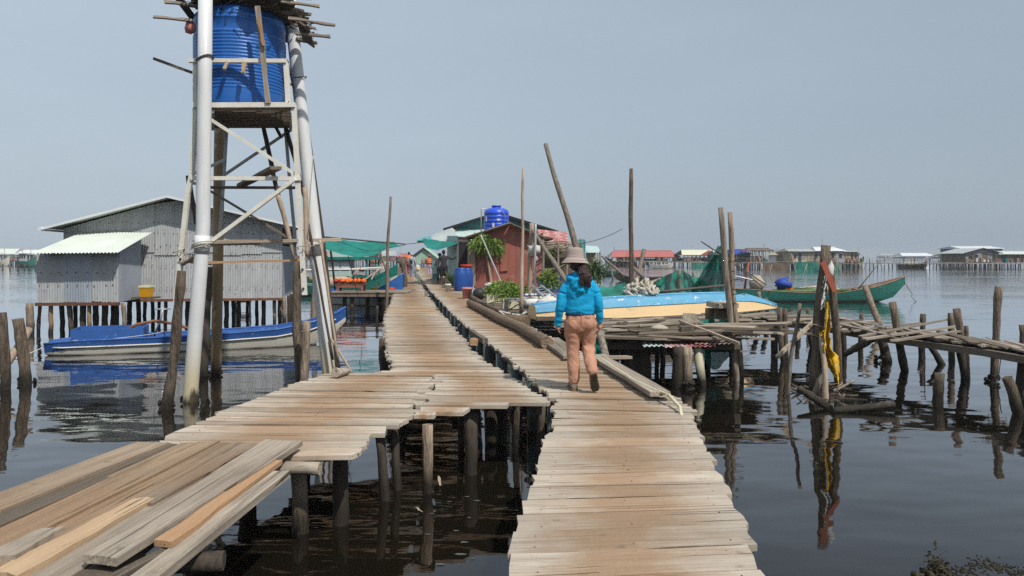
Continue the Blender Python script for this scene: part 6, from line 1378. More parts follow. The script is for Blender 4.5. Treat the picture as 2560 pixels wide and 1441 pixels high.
for i in range(70):
    x = rf.uniform(1995, 2110); c = on(x, 990 + rf.uniform(-22, 18), .0); dd = Vector((rf.uniform(-1, 1), rf.uniform(-1, .6), rf.uniform(0, .35))) * rf.uniform(.15, .4); dbm.bar(c, c + dd, rf.uniform(.012, .035), taper=.5)
o = dbm.build('driftwood_heap', M['darkold'], None, origin=on(2050, 985, 0)); tag(o, 'dark tangle of driftwood caught at the foot of the yellow cloth post', 'driftwood heap')
pole('driftwood_log', on(2080, 1028, .02), on(2236, 1012, .10), .055, .045, M['postlight'], 'pale log floating right of the driftwood tangle', 'log', bend=.01)
pole('driftwood_log', on(1998, 972, .22), on(2075, 1022, .02), .05, .06, M['post'], 'dark branch floating left of the pale log', 'log')
pole('stick', at(2082, 980, Yc), at(2134, 952, Yc + .1), .025, .02, M['pole'], 'short stick jutting right from the driftwood tangle', 'stick')
wire([on(1940, 1092, .0) + Vector((i * .075, -.035 * i, .012 * math.sin(i))) for i in range(10)], .006, M['darkrope'], 'floating_twig', 'thin dark twig floating in the open water right of the walk', 'twig')
# weed clump in the lower right corner
wm = MB(); rw = random.Random(41)
for i in range(260):
    x = rw.gauss(2340, 18); y = 1441 - abs(rw.gauss(0, 22)) + 14; c = on(x, min(y, 1500), 0.0); h_ = .12 * math.exp(-((x - 2338) / 26) ** 2); c.z = rw.uniform(-.02, h_)
    dd = Vector((rw.uniform(-1, 1), rw.uniform(-1, 1), rw.uniform(-.2, .8))).normalized() * rw.uniform(.02, .07); s = dd.cross(Vector((0, .2, 1))).normalized() * .012; wm.add([c, c + dd * .5 + s, c + dd, c + dd * .5 - s], [(0, 1, 2, 3)])
for i in range(40): c = on(rw.gauss(2336, 17), 1440 + rw.uniform(-14, 30), .0); wm.blob(c + Vector((0, 0, rw.uniform(0, .05))), rw.uniform(.015, .035), 6, 4, .4, i)
o = wm.build('seaweed_clump', M['weed'], None, origin=on(2340, 1430, 0)); o['kind'] = 'stuff'; o['label'] = 'dark rotting weed clump breaking the surface in the lower right corner'
wm = MB()
for i in range(300):
    x = rw.uniform(2380, 2620); y = 1425 + 12 * math.sin(x * .03) + rw.gauss(0, 10); c = on(x, y, .002); wm.blob(c, (rw.uniform(.003, .014), rw.uniform(.003, .014), .004), 5, 3, .5, i)
o = wm.build('floating_scum', M['weed'], None, origin=on(2480, 1425, 0)); o['kind'] = 'stuff'; o['label'] = 'specks of weed and scum floating beside the weed clump'
fm = MB()
for i in range(16):
    x = rw.uniform(1060, 1260); y = rw.uniform(1190, 1440); c = on(x, y, .004); k = rw.uniform(.006, .03); n = 9
    vs = [c + Vector((math.cos(t) * k * rw.uniform(.5, 1.2) * 1.6, math.sin(t) * k * rw.uniform(.4, .8), 0)) for t in [j * 6.283 / n for j in range(n)]]
    fm.add(vs, [tuple(range(n))])
o = fm.build('foam_flecks', M['foam'] if False else surf('scum_film', (.12, .13, .125), (.07, .075, .075), rough=.4), None, origin=on(1150, 1300, 0)); o['kind'] = 'stuff'; o['label'] = 'small flecks of foam on the dark water between the walks'
for i, (a_, b_) in enumerate((((1096, 1190), (1101, 1215)), ((1040, 1270), (1056, 1280)))):
    o = board('dead_leaf', on(*a_, .01), on(*b_, .012), .018, .004, M['rope'], None); tag(o, ['pale leaf floating beside the pale barked pile', 'small pale leaf floating in front of the pale barked pile'][i], 'leaf')
# ------------------------------------------------------------------ distant stilt houses
def stilt_house(label, xl, xr, pyb, y_eave, y_ridge, depth, roofm, wallm, style='walls', ridge='x', deck=1.1, bays=6, cat='house', hip=.06, name='stilt_house', openk=.55, wallrows=(1,), dx=0, group='distant stilt houses', side=0):
    Y = wat(pyb); W = (xr - xl) / F * Y; X = pxw((xl + xr) / 2, Y); ze = at(0, y_eave, Y).z; zr_ = at(0, y_ridge, Y).z
    T = thing(name, label, cat, (X, Y, 0), group); rn = random.Random(int(xl * 7)); c = Vector((X, Y, 0))
    MB().box(c + Vector((0, depth / 2, deck - .06)), (W * 1.02, depth * 1.04, .14)).build('deck', M['old'], T)
    pm = MB(); n = max(5, int(W / .9))
    for i in range(n + 1):
        for dy in (.1, depth * .5, depth - .1):
            x = -W / 2 + W * i / n + rn.uniform(-.15, .15); pm.tube([c + Vector((x + rn.uniform(-.12, .12), dy, -1)), c + Vector((x, dy, deck - .1))], rn.uniform(.06, .10), 6)
    pm.build('piles', M['pile_dark'], T, kind='stuff')
    w2 = W / 2; d = depth
    if style == 'walls':
        k = max(2, bays)
        for i in range(k):
            xa_, xb_ = -w2 * .94 + W * .94 * i / k, -w2 * .94 + W * .94 * (i + 1) / k
            MB().corr(c + Vector((xa_, .15 - .01 * (i % 2), deck)), c + Vector((xb_ + .03, .15 - .01 * (i % 2), deck)), c + Vector((xb_ + .03, .15 - .01 * (i % 2), ze)), c + Vector((xa_, .15 - .01 * (i % 2), ze)), .3, .02, 1).build('wall_sheet', wallm[i % len(wallm)], T)
        for s in (-1, 1): MB().add([c + Vector((s * w2 * .94, .15, deck)), c + Vector((s * w2 * .94, d - .1, deck)), c + Vector((s * w2 * .94, d - .1, ze)), c + Vector((s * w2 * .94, .15, ze))], [(0, 1, 2, 3)]).build('wall', wallm[-1], T)
        MB().add([c + Vector((-w2 * .94, d - .1, deck)), c + Vector((w2 * .94, d - .1, deck)), c + Vector((w2 * .94, d - .1, ze)), c + Vector((-w2 * .94, d - .1, ze))], [(0, 1, 2, 3)]).build('wall', wallm[0], T)
        MB().box(c + Vector((W * rn.uniform(-.2, .25), .11, deck + (ze - deck) * .42)), (W * .09, .04, (ze - deck) * .82)).build('door', M['dark'], T)
        for s in (-.33, .36): MB().box(c + Vector((W * s, .11, deck + (ze - deck) * .58)), (W * .09, .04, (ze - deck) * .34)).build('window', M['dark'], T)
    else:
        for i in range(bays + 1):
            for dy in (.15, d - .15): MB().bar(c + Vector((-w2 * .95 + W * .95 * i / bays, dy, deck)), c + Vector((-w2 * .95 + W * .95 * i / bays, dy, ze)), .13).build('post', M['old'] if style == 'open' else M['whiteroof'], T)
        MB().box(c + Vector((0, d - .3, deck + (ze - deck) * .28)), (W * .9, .08, (ze - deck) * .5)).build('back_wall', wallm[0], T)
        MB().bar(c + Vector((-w2 * .95, .1, deck + .9)), c + Vector((w2 * .95, .1, deck + .9)), .08).bar(c + Vector((-w2 * .95, .1, deck + .5)), c + Vector((w2 * .95, .1, deck + .5)), .06).build('railing', M['old'], T)
        for i in range(3): MB().box(c + Vector((W * (-.3 + .28 * i), d * .5, deck + .4)), (W * .1, d * .3, .8)).build('table', M['boatwood'], T)
        MB().bar(c + Vector((-w2, .1, ze - .1)), c + Vector((w2, .1, ze - .1)), .14).build('eave_beam', M['old'], T)
    cm = MB(); cm2 = MB()
    for i in range(int(5 + W * .6)):
        h_ = rn.uniform(.25, .9); (cm if rn.random() < .6 else cm2).box(c + Vector((rn.uniform(-w2, w2), rn.uniform(-.35, .05), deck + h_ / 2)), (rn.uniform(.2, .8), rn.uniform(.2, .5), h_), rz=rn.uniform(0, 1))
    for i in range(4): x_ = rn.uniform(-w2, w2); cm.bar(c + Vector((x_, -.2, -.5)), c + Vector((x_ + rn.uniform(-.3, .3), -.2, deck + rn.uniform(.5, 2.0))), .07)
    cm.build('porch_clutter', M['boatwood'], T, kind='stuff'); cm2.build('porch_clutter', M[rn.choice(['whiteplast', 'barrel', 'shade', 'redwhite', 'foam'])], T, kind='stuff')
    if rn.random() < .5: x_ = rn.uniform(-w2, w2) * .7; MB().bar(c + Vector((x_, d * .5, ze)), c + Vector((x_, d * .5, zr_ + rn.uniform(.8, 1.8))), .06).bar(c + Vector((x_ - .4, d * .5, zr_ + .7)), c + Vector((x_ + .4, d * .5, zr_ + .7)), .05).build('aerial', M['old'], T)
    o_ = .35
    if ridge == 'x':
        A_, B_ = c + Vector((-w2 - o_, -o_, ze)), c + Vector((w2 + o_, -o_, ze)); C_, D_ = c + Vector((w2 - W * hip, d / 2, zr_)), c + Vector((-w2 + W * hip, d / 2, zr_)); E_, G2 = c + Vector((-w2 - o_, d + o_, ze)), c + Vector((w2 + o_, d + o_, ze))
        MB().corr(A_, B_, C_, D_, .35, .025, 1).build('roof', roofm, T); MB().corr(G2, E_, D_, C_, .35, .025, 1).build('roof', roofm, T)
        MB().add([A_, D_, E_, B_, C_, G2], [(0, 1, 2), (3, 5, 4)]).build('gable', M['greyroof'] if wallm is None else wallm[0], T)
        MB().bar(D_ + Vector((0, 0, .04)), C_ + Vector((0, 0, .04)), .2, .1).build('ridge_cap', roofm, T)
    else:
        A_, P_2, B_ = c + Vector((-w2 - o_, -o_, ze)), c + Vector((dx * W, -o_, zr_)), c + Vector((w2 + o_, -o_, ze)); dd = Vector((0, d + 2 * o_, 0))
        MB().corr(A_, A_ + dd, P_2 + dd, P_2, .35, .025, 1).build('roof', roofm, T); MB().corr(B_ + dd, B_, P_2, P_2 + dd, .35, .025, 1).build('roof', roofm, T)
        MB().add([A_ + Vector((.3, .5, 0)), B_ + Vector((-.3, .5, 0)), P_2 + Vector((0, .5, -.1))], [(0, 1, 2)]).build('gable', wallm[0], T); MB().bar(A_, P_2, .06, .14).bar(P_2, B_, .06, .14).build('barge_board', M['dark'], T)
    return T, c, W, Y
gw, bw, tw_, ow = M['greywall'], M['brownwall'], M['tanwall'], M['oliwall']
# right, far shore line of stilt houses
stilt_house('long pavilion with a red tiled roof on stilts, left of the cream-roofed one', 1530, 1698, 665, 643, 627, 9, M['redroof'], [M['greywall']], 'open', bays=13)
CRP, *_ = stilt_house('open pavilion with a cream roof and rust-red gable end', 1708, 1795, 666, 638, 625, 8, M['creamroof'], [M['dark']], 'open', bays=8)
c = at(1772, 0, wat(666) - .45); g_ = [at(1750, 639, c.y), at(1794, 639, c.y), at(1773, 625.5, c.y)]; MB().add(g_ + [p + Vector((0, .3, 0)) for p in g_], [(0, 1, 2), (5, 4, 3), (0, 3, 4, 1), (1, 4, 5, 2), (2, 5, 3, 0)]).build('gable_board', M['redroof'], CRP, label='rust-red triangular gable board')
stilt_house('white-roofed low house between the cream pavilion and the blue roof', 1790, 1832, 667, 638, 625, 7, M['whiteroof'], [bw], 'walls', bays=4)
stilt_house('house with a bright blue roof behind the twin poles', 1825, 1880, 668, 636, 624, 7, M['bluetarp'], [M['dark'], bw], 'walls', bays=4, hip=.18)
stilt_house('half-built open shed with a dark flat roof on thin posts', 1876, 1935, 669, 627, 621, 6, M['darkold'], [M['redroof']], 'open', bays=6, hip=0)
stilt_house('low tan-roofed hut beside an ochre board fence', 1938, 1992, 671, 638, 632, 4, M['tanwall'], [M['foam'], M['whiteroof']], 'walls', bays=4, hip=.05, deck=.9)
stilt_house('long olive-grey house with a grey sheet roof left of the tall dark post', 1975, 2052, 672, 629, 622, 6, M['greyroof'], [ow, gw, ow, tw_], 'walls', bays=5, hip=.02)
stilt_house('blue-grey house with a white roof behind the tall dark post', 2042, 2112, 672, 628, 618, 6, M['whiteroof'], [gw, M['galv2'], gw], 'walls', bays=5, hip=.10)
stilt_house('tan box-like house with a flat grey roof at the right end of the row', 2098, 2147, 671, 630, 627, 5, M['greyroof'], [tw_], 'walls', bays=3, hip=0)
stilt_house('tiny faraway stilt hut, smallest of the line near the horizon', 2206, 2236, 648.5, 639, 635.5, 9, M['greyroof'], [M['greenwall']], 'open', bays=5)
stilt_house('long pale-roofed pavilion faraway on the open water', 2256, 2340, 651, 640.5, 633, 12, M['whiteroof'], [M['greywall']], 'open', bays=10, hip=.1)
stilt_house('small dark faraway house left of the big grey house', 2355, 2402, 652, 641, 635, 10, M['greyroof'], [bw], 'open', bays=6, hip=.1)
stilt_house('faraway house showing only a red roof edge by the big grey house', 2378, 2412, 653.5, 636, 632.5, 10, M['redroof'], [gw], 'walls', bays=4, deck=2)
stilt_house('big grey house with a tilted flat roof behind the gabled one', 2402, 2510, 664, 622, 616, 9, M['whiteroof'], [M['galv2'], gw], 'walls', bays=6, hip=0)
stilt_house('grey gabled house with a cluttered porch at the right of the far jetty', 2412, 2500, 670, 634, 621, 8, M['greyroof'], [gw, bw], 'walls', 'y', bays=6)
stilt_house('low pale-roofed house running out of the picture on the right', 2490, 2600, 669, 636, 629, 8, M['palegreen'], [bw, M['dark'], bw], 'walls', bays=8, hip=.02)
# left of the picture and behind the awning
stilt_house('pale green gabled house at the far left edge of the picture', -40, 34, 664, 636, 622, 7, M['palegreen'], [M['greywall'], M['teal']], 'open', bays=8, hip=.12)
stilt_house('low white-roofed house between the green gable and the tin shed at far left', 30, 92, 664, 637, 625, 8, M['whiteroof'], [bw], 'open', bays=6, hip=.06)
stilt_house('long low house with a red roof and a row of white windows behind the tower', 756, 862, 662, 641, 630, 8, M['redroof'], [M['whiteroof'], bw], 'walls', bays=9, hip=.02)
stilt_house('brown and red boarded house behind the green cabin boat', 862, 918, 662, 640, 631, 8, M['redroof'], [M['redwhite'], bw], 'walls', bays=5)
stilt_house('white and blue railed house behind the green awning', 920, 988, 663, 640, 626, 8, M['greyroof'], [M['galv2'], M['whiteroof']], 'white', bays=8)
stilt_house('low red-roofed house near the end of the walk', 985, 1028, 661, 643, 635, 8, M['redroof'], [M['whiteroof']], 'walls', bays=4)
stilt_house('pale green gabled house at the far end of the walk', 1026, 1092, 668, 648, 620, 8, M['greenwall'], [M['greenwall']], 'walls', 'y', bays=5, deck=.75)
# far jetties
def far_jetty(label, xa_, ya_, xb_, yb_, z=.95, wd=1.6, sp=1.5):
    A_ = on(xa_, ya_, 0); B_ = on(xb_, yb_, 0); T = thing('jetty', label, 'jetty', (A_ + B_) / 2, 'distant jetties'); A_.z = B_.z = z; rn = random.Random(int(xa_)); L_ = (B_ - A_).length
    MB().bar(A_, B_, wd, .14).build('deck', M['old'], T); MB().bar(A_ + Vector((0, -.7, .9)), B_ + Vector((0, -.7, .9)), .07).build('handrail', M['old'], T) if sp < 1.4 else None
    pm = MB(); n = int(L_ / sp)
    for i in range(n + 1):
        p = A_.lerp(B_, i / n)
        for dy in (-.7, .7):
            top = z + (rn.uniform(.3, 1.0) if rn.random() < .18 else 0); pm.tube([Vector((p.x + rn.uniform(-.25, .25), p.y + dy, -1)), Vector((p.x, p.y + dy, top))], rn.uniform(.06, .11), 6)
    pm.build('piles', M['pile_dark'], T, kind='stuff')
far_jetty('long thin jetty on stilts running to the big grey house on the far right', 2140, 672, 2420, 671)
far_jetty('far jetty in front of the gabled house at the right edge', 2415, 673, 2640, 674, wd=3)
far_jetty('far jetty joining the red and cream pavilions', 1590, 667, 1800, 668)
far_jetty('far jetty under the row of olive and grey houses', 1800, 670, 2150, 674, wd=2.2, sp=1.2)
# fish-cage stakes and nets before the far houses
rn = random.Random(77)
STK = ['thin stake standing in the water along the long far jetty', 'thin pale stake of the fish cages before the tan-roofed hut', 'thin pale stake of the fish cages before the left half of the olive house', 'thin pale stake of the fish cages where the olive and blue-grey houses meet', 'thin pale stake of the fish cages before the tan box-like house']
for i in range(26):
    x = rn.uniform(1890, 2110) if i < 20 else rn.uniform(2120, 2240); by = rn.uniform(676, 690) if i < 20 else rn.uniform(672, 676); h_ = rn.uniform(1.2, 3.0); Y = wat(by); b = at(x, by, Y)
    pole('net_stake', b - Vector((0, 0, 1)), b + Vector((rn.uniform(-.9, .9), 0, h_)), .05, .04, M['branch'] if rn.random() < .6 else M['old'], STK[0 if i >= 20 else 1 + int((x - 1890) / 55)], 'stake', 'fish-cage stakes', n=6, k=3)
for i, (x0, x1, by, h_, lab) in enumerate(((1905, 1975, 676, 1.3, 'brownish net fence of the left fish cage'), (1985, 2045, 679, 1.5, 'green net fence of the fish cage under the olive house'), (2045, 2100, 677, 1.3, 'green-grey net fence of the fish cage under the blue-grey house'), (1730, 1795, 669, 1.0, 'bright green net under the cream-roofed pavilion'))):
    Y = wat(by); a_, b_ = at(x0, by, Y), at(x1, by, Y)
    T = thing('net_fence', lab, 'net fence', (a_ + b_) / 2, 'fish-cage net fences')
    MB().grid(lambda u, v: a_.lerp(b_, u) + Vector((0, mnoise.noise(Vector((u * 6, v * 3, i))) * .3, -.1 + (h_ + .25 * mnoise.noise(Vector((u * 9, 0, i)))) * v)), 14, 3).build('net', M['net'] if i != 0 else M['brownwall'], T); MB().bar(a_ + Vector((0, 0, h_)), b_ + Vector((0, 0, h_ + .1)), .06).build('rail', M['old'], T)
# mooring stakes far left
for i, x in enumerate((6, 24, 44, 60, 72, 88)):
    Y = wat(676 + (i % 3)); b = at(x, 676 + (i % 3), Y); pole('mooring_stake', b - Vector((0, 0, 1)), b + Vector((.1, 0, 1.0)), .10, .09, M['pile_dark'], 'dark short mooring stake at far left, ' + ('leftmost of the row', 'second of the row from the left edge', 'third of the row from the left edge', 'fourth of the row from the left edge', 'last but one before the tin shed', 'nearest the tin shed')[i], 'stake', 'far mooring stakes', n=6, k=3)
for i, (xa_, xb_, py, lab, m, m2) in enumerate(((-20, 24, 666, 'white launch with dark windows moored at the far left edge', 'boatwhite', 'whiteroof'), (48, 90, 667, 'low green boat moored before the white-roofed house at far left', 'boatgreen', 'greyroof'))):
    cabin_craft(xa_, xb_, py, lab, M[m], M[m2], M['boatgreen'] if i else M['boatwhite'])
cabin_craft(2118, 2160, 668, 'small grey boat with a mast behind the tan house', M['boatwhite'], M['greyroof'], M['boatgreen'])
cabin_craft(925, 965, 668, 'red and grey boat among the far houses left of the walk', M['boatwhite'], M['redroof'], M['boatwood'])
# painted board seen under the shed
Y = 31.0; T = thing('sign_board', 'white board with red letters and a number seen under the tin shed', 'sign', at(600, 758, Y)); c = world_loc(T)
pA, pB = at(582, 757, Y), at(628, 740, Y)
MB().box((pA + pB) / 2 + Vector((0, .02, 0)), (pB.x - pA.x, .03, pB.z - pA.z)).build('panel', M['boatwhite'], T)
for s in (-1, 1): MB().box(((pA.x + pB.x) / 2 + s * .3, Y + .1, .1), (.06, .06, 2.2)).build('post', M['darkold'], T)
redm = surf('sign_red', (.50, .05, .05), (.45, .05, .05), rv=0)
for txt, x, y, s in (('HIEN', 598, 747, .135), ('22040', 600, 755.5, .135)):
    cu = bpy.data.curves.new('lettering', 'FONT'); cu.body = txt; cu.size = s * 1.25; cu.extrude = .004; q_ = bpy.data.objects.new('tmp', cu); COL.objects.link(q_); me = bpy.data.meshes.new_from_object(q_.evaluated_get(bpy.context.evaluated_depsgraph_get())); bpy.data.objects.remove(q_); me.materials.clear(); me.materials.append(redm); o = bpy.data.objects.new('lettering', me); COL.objects.link(o); o.parent = T
    o.location = at(x, y, Y - .01) - c; o.rotation_euler = (R(90), 0, 0)
# ------------------------------------------------------------------ people
def remesh(mb, name, m, parent, vox, smooth=6, fold=None, label=None):
    """weld overlapping closed lofts into one continuous skin"""
    me = mb.mesh('tmp'); o = bpy.data.objects.new('tmp', me); COL.objects.link(o)
    md = o.modifiers.new('r', 'REMESH'); md.mode = 'VOXEL'; md.voxel_size = vox; md.use_smooth_shade = True
    s = o.modifiers.new('s', 'SMOOTH'); s.factor = .5; s.iterations = smooth
    dg = bpy.context.evaluated_depsgraph_get(); nm = bpy.data.meshes.new_from_object(o.evaluated_get(dg)); nm.name = name
    bpy.data.objects.remove(o); bpy.data.meshes.remove(me)
    if fold:
        nm.update(); vs = [(v.co.copy(), v.normal.copy()) for v in nm.vertices]
        for v, (p, n) in zip(nm.vertices, vs): v.co = p + n * fold(p)
    nm.polygons.foreach_set('use_smooth', [True] * len(nm.polygons)); nm.update(); nm.materials.clear(); nm.materials.append(m)
    ob = bpy.data.objects.new(name, nm); COL.objects.link(ob); ob.parent = parent
    if label: ob['label'] = label
    return ob
def ell(mb, rings, n=20):
    """closed loft of horizontal ellipses (x, y, z, rx, ry)"""
    vs = []
    for x, y, z, rx, ry in rings:
        for j in range(n):
            a_ = 2 * math.pi * j / n; vs.append(Vector((x + rx * math.cos(a_), y + ry * math.sin(a_), z)))
    k = len(rings); fs = [(i * n + j, i * n + (j + 1) % n, (i + 1) * n + (j + 1) % n, (i + 1) * n + j) for i in range(k - 1) for j in range(n)]
    fs += [tuple(range(n))[::-1], tuple((k - 1) * n + j for j in range(n))]
    mb.add(vs, fs, True); return mb
def limb(mb, pts, rad, n=14, flat=(1, 1)):
    P, Q = [], []; pts = [Vector(p) for p in pts]
    for i in range(len(pts) - 1):
        for k in range(5):
            t = k / 5; p0, p1, p2, p3 = pts[max(i - 1, 0)], pts[i], pts[i + 1], pts[min(i + 2, len(pts) - 1)]
            P.append(.5 * (2 * p1 + (p2 - p0) * t + (2 * p0 - 5 * p1 + 4 * p2 - p3) * t * t + (3 * p1 - p0 - 3 * p2 + p3) * t ** 3)); Q.append(rad[i] * (1 - t) + rad[i + 1] * t)
    P.append(pts[-1]); Q.append(rad[-1]); mb.tube(P, Q, n, True, flat=flat); mb.blob(pts[0], rad[0], 10, 8, 0); mb.blob(pts[-1], rad[-1], 10, 8, 0); return mb
# --- the woman in the turquoise hoodie, seen from behind, mid-stride
wp = on(1436, 975, .70); wp.z = .70
W_ = thing('person', 'woman from behind in a turquoise hoodie, tan trousers and bucket hat, walking away', 'person', wp)
def fold1(p):
    f = mnoise.noise(Vector((p.x * 9, p.y * 9, p.z * 16))) * .006 + mnoise.noise(Vector((p.x * 22 + p.z * 14, p.y * 20, p.z * 26 + 5))) * .0035
    if p.z < .90: f += .0025 * math.sin(p.z * 95 + p.x * 14 + 4 * mnoise.noise(p * 9))
    return f
def fold2(p):
    k = .5 + .5 * math.sin(p.z * 55 + 10 * p.x + 5 * mnoise.noise(p * 8)); f = mnoise.noise(Vector((p.x * 12, p.y * 12, p.z * 9))) * .008 + (.5 - abs(mnoise.noise(Vector((p.x * 16 + p.z * 9, p.y * 14, p.z * 11))))) * .008
    if p.z < .50: f += .005 * (k - .5) * (1 if p.x > .08 else .6)
    if p.z > .56 and p.z < .70: f += .004 * (k - .5)
    return f
body = MB()          # continuous body under the clothes
ell(body, [(.062, 0, .70, .09, .08), (.065, 0, .73, .12, .09), (.065, 0, .80, .15, .105), (.06, 0, .90, .12, .085), (.06, .0, 1.0, .125, .085), (.06, .0, 1.12, .145, .09), (.06, .0, 1.2, .14, .08), (.055, .0, 1.26, .07, .06), (.05, .01, 1.30, .048, .05), (.04, .02, 1.36, .046, .05)])
body.blob((.028, .03, 1.445), (.076, .092, .108), 16, 12, 0)
body.blob((.028, .125, 1.435), (.013, .016, .02), 6, 5, 0); body.blob((.028, .105, 1.385), (.03, .02, .012), 6, 5, 0)
for s in (-1, 1): body.blob((.028 + s * .078, .03, 1.44), (.012, .022, .03), 6, 5, 0)
LA = [(-.066, 0, 1.165), (-.128, -.015, 1.085), (-.156, -.03, .965), (-.170, -.005, .86), (-.180, .02, .76)]
RA = [(.186, 0, 1.165), (.244, -.015, 1.085), (.268, -.03, .965), (.280, .0, .86), (.287, .03, .765)]
limb(body, LA, [.040, .038, .034, .030, .024]); limb(body, RA, [.040, .038, .034, .030, .024])
LL = [(-.012, 0, .77), (-.012, .01, .62), (-.012, .02, .45), (-.005, -.01, .25), (0, -.02, .08)]
RL = [(.138, 0, .77), (.145, .03, .62), (.150, .045, .46), (.162, -.10, .32), (.178, -.225, .205)]
limb(body, LL, [.085, .075, .052, .046, .034]); limb(body, RL, [.085, .075, .052, .046, .034])
def hand(mb, wrist, down, side, thumb):
    wrist, down, side, thumb = map(lambda v: Vector(v), (wrist, down, side, thumb)); down.normalize(); side.normalize(); thumb.normalize()
    mb.tube([wrist, wrist + down * .03, wrist + down * .075], [.022, .030, .034], 10, True, flat=(1, .55), ref=thumb)
    for i, l in enumerate((.058, .068, .064, .05)):
        b = wrist + down * .072 + thumb * (.024 - i * .016); m_ = b + down * l * .5 + side * .010; e = m_ + down * l * .42 + side * .022; mb.tube([b - down * .02, b, m_, e], [.0085, .0085, .0078, .0062], 7); mb.blob(e, .0062, 6, 5, 0)
    b = wrist + down * .025 + thumb * .022; mb.tube([b - thumb * .01, b + thumb * .016 + down * .02, b + thumb * .02 + down * .048 + side * .01], [.011, .0095, .007], 7); mb.blob(b + thumb * .02 + down * .048 + side * .01, .007, 6, 5, 0)
hand(body, (-.181, .02, .755), (-.02, .12, -1), (1, .2, 0), (.1, 1, .1)); hand(body, (.287, .03, .76), (.03, .15, -1), (-1, .2, 0), (-.1, 1, .1))
for base, toe in (((0, -.03, .05), (-.02, .15, .03)), ((.182, -.245, .17), (.205, -.10, .035))):
    base, toe = Vector(base), Vector(toe); u_ = Vector((0, 0, .012)) if base.z < .1 else Vector((-.008, .045, .022)); body.tube([base + u_, base.lerp(toe, .5) + u_, toe + u_], [.032, .032, .024], 10, True)
remesh(body, 'body', M['skin'], W_, .0075, 3)
hd = MB()
ell(hd, [(.06, 0, .845, .150, .100), (.06, 0, .862, .164, .112), (.062, 0, .90, .172, .120), (.06, -.005, 1.0, .166, .116), (.06, -.008, 1.10, .172, .118), (.06, -.008, 1.16, .186, .108), (.06, -.006, 1.20, .172, .10), (.058, -.005, 1.235, .125, .088), (.054, .0, 1.265, .085, .078), (.05, .005, 1.305, .070, .070), (.048, .01, 1.325, .064, .066)], 28)
limb(hd, [(-.066, 0, 1.172), (-.128, -.015, 1.09), (-.156, -.03, .965), (-.170, -.005, .86), (-.180, .015, .775)], [.062, .058, .052, .046, .040]); limb(hd, [(.186, 0, 1.172), (.244, -.015, 1.09), (.268, -.03, .965), (.280, .0, .86), (.288, .025, .785)], [.062, .058, .052, .046, .040])
hd.tube([(-.181, .015, .79), (-.184, .03, .715)], [.040, .044], 12)      # the long left cuff hides most of the hand
remesh(hd, 'hoodie', M['hoodie'], W_, .0085, 4, fold1)
hood = MB(); hood.tube([Vector((.05 + .118 * math.cos(t), -.012 + .105 * math.sin(t), 1.262 + .028 * math.sin(t) * 1)) for t in [i * 6.283 / 26 for i in range(27)]], [.032] * 27, 10)
hood.blob((.06, -.105, 1.19), (.108, .045, .088), 16, 12, 0); hood.blob((.06, -.118, 1.135), (.062, .034, .055), 14, 10, 0); hood.tube([(-.055, -.05, 1.255), (-.01, -.112, 1.185), (.06, -.142, 1.115), (.13, -.112, 1.185), (.172, -.05, 1.255)], [.026, .026, .024, .026, .026], 10)
remesh(hood, 'hood', M['hoodie'], W_, .008, 3, lambda p: .004 * math.sin(p.z * 85 + abs(p.x - .06) * 60) + mnoise.noise(p * 20) * .002)
sm_ = MB()
for s in (-1, 1):
    sm_.tube([Vector((.064 + s * x, -.118 - .012 * math.cos(x * 9), z)) for x, z in ((.045, .835), (.075, .825), (.11, .828))], .0035, 5)
sm_.tube([(.064, -.108, .875), (.064, -.128, .82), (.064, -.140, .77)], .0035, 5)
local('seam', sm_, M['shoe'], W_)
hm = MB(); hm.tube([Vector((.06 + .153 * math.cos(t), .104 * math.sin(t), .846)) for t in [i * 6.283 / 36 for i in range(37)]], [.014] * 37, 8); hmo = local('hem_band', hm, M['navy'], W_)
tr_ = MB()
ell(tr_, [(.062, 0, .66, .115, .10), (.064, -.010, .72, .158, .116), (.065, -.014, .77, .167, .122), (.065, -.010, .82, .158, .113), (.064, 0, .865, .150, .102), (.064, 0, .885, .146, .098)], 28)
tr_.blob((-.010, -.050, .745), (.085, .082, .092), 14, 10, 0); tr_.blob((.138, -.050, .745), (.085, .082, .092), 14, 10, 0)
limb(tr_, [(-.022, -.01, .74)] + [(-.020, .005, .62), (-.016, .02, .46), (-.008, .0, .27), (-.002, -.015, .115)], [.098, .090, .072, .066, .060], 18)
limb(tr_, [(.150, -.005, .74), (.154, .03, .62), (.158, .045, .475), (.166, -.085, .35), (.178, -.195, .245)], [.098, .090, .076, .066, .060], 18)
remesh(tr_, 'trousers', M['trouser'], W_, .0085, 4, fold2)
hat = MB(); hc = Vector((.012, .015, 1.465)); ax = Vector((.03, .10, 1))
prof = [(.158, -.050), (.150, -.036), (.128, -.012), (.104, .012), (.099, .018), (.096, .05), (.091, .095), (.085, .118), (.070, .128), (.0, .131)]
pr2 = [(.0, .126), (.068, .122), (.082, .112), (.088, .09), (.092, .05), (.095, .018), (.101, .006), (.126, -.018), (.148, -.042), (.158, -.050)]
hat.lathe(hc, prof + pr2, 36, axis=ax, cap=False, jit=.02); local('bucket_hat', hat, M['hat'], W_)
ln = MB()
for z in (.02, -.02): ln.lathe(hc, [((.1005 if z > 0 else .138), z), ((.1015 if z > 0 else .141), z - .004)], 36, axis=ax, cap=False, jit=.02)
local('hat_seam', ln, M['shoe'], W_)
hr = MB(); hr.blob((.03, -.02, 1.41), (.084, .078, .08), 16, 12, 0); hr.blob((.085, -.075, 1.36), (.052, .042, .07), 12, 10, 0)
limb(hr, [(.085, -.085, 1.37), (.105, -.135, 1.31), (.108, -.155, 1.25), (.110, -.158, 1.205), (.114, -.158, 1.165)], [.042, .042, .036, .024, .010], 16, (1, .62))
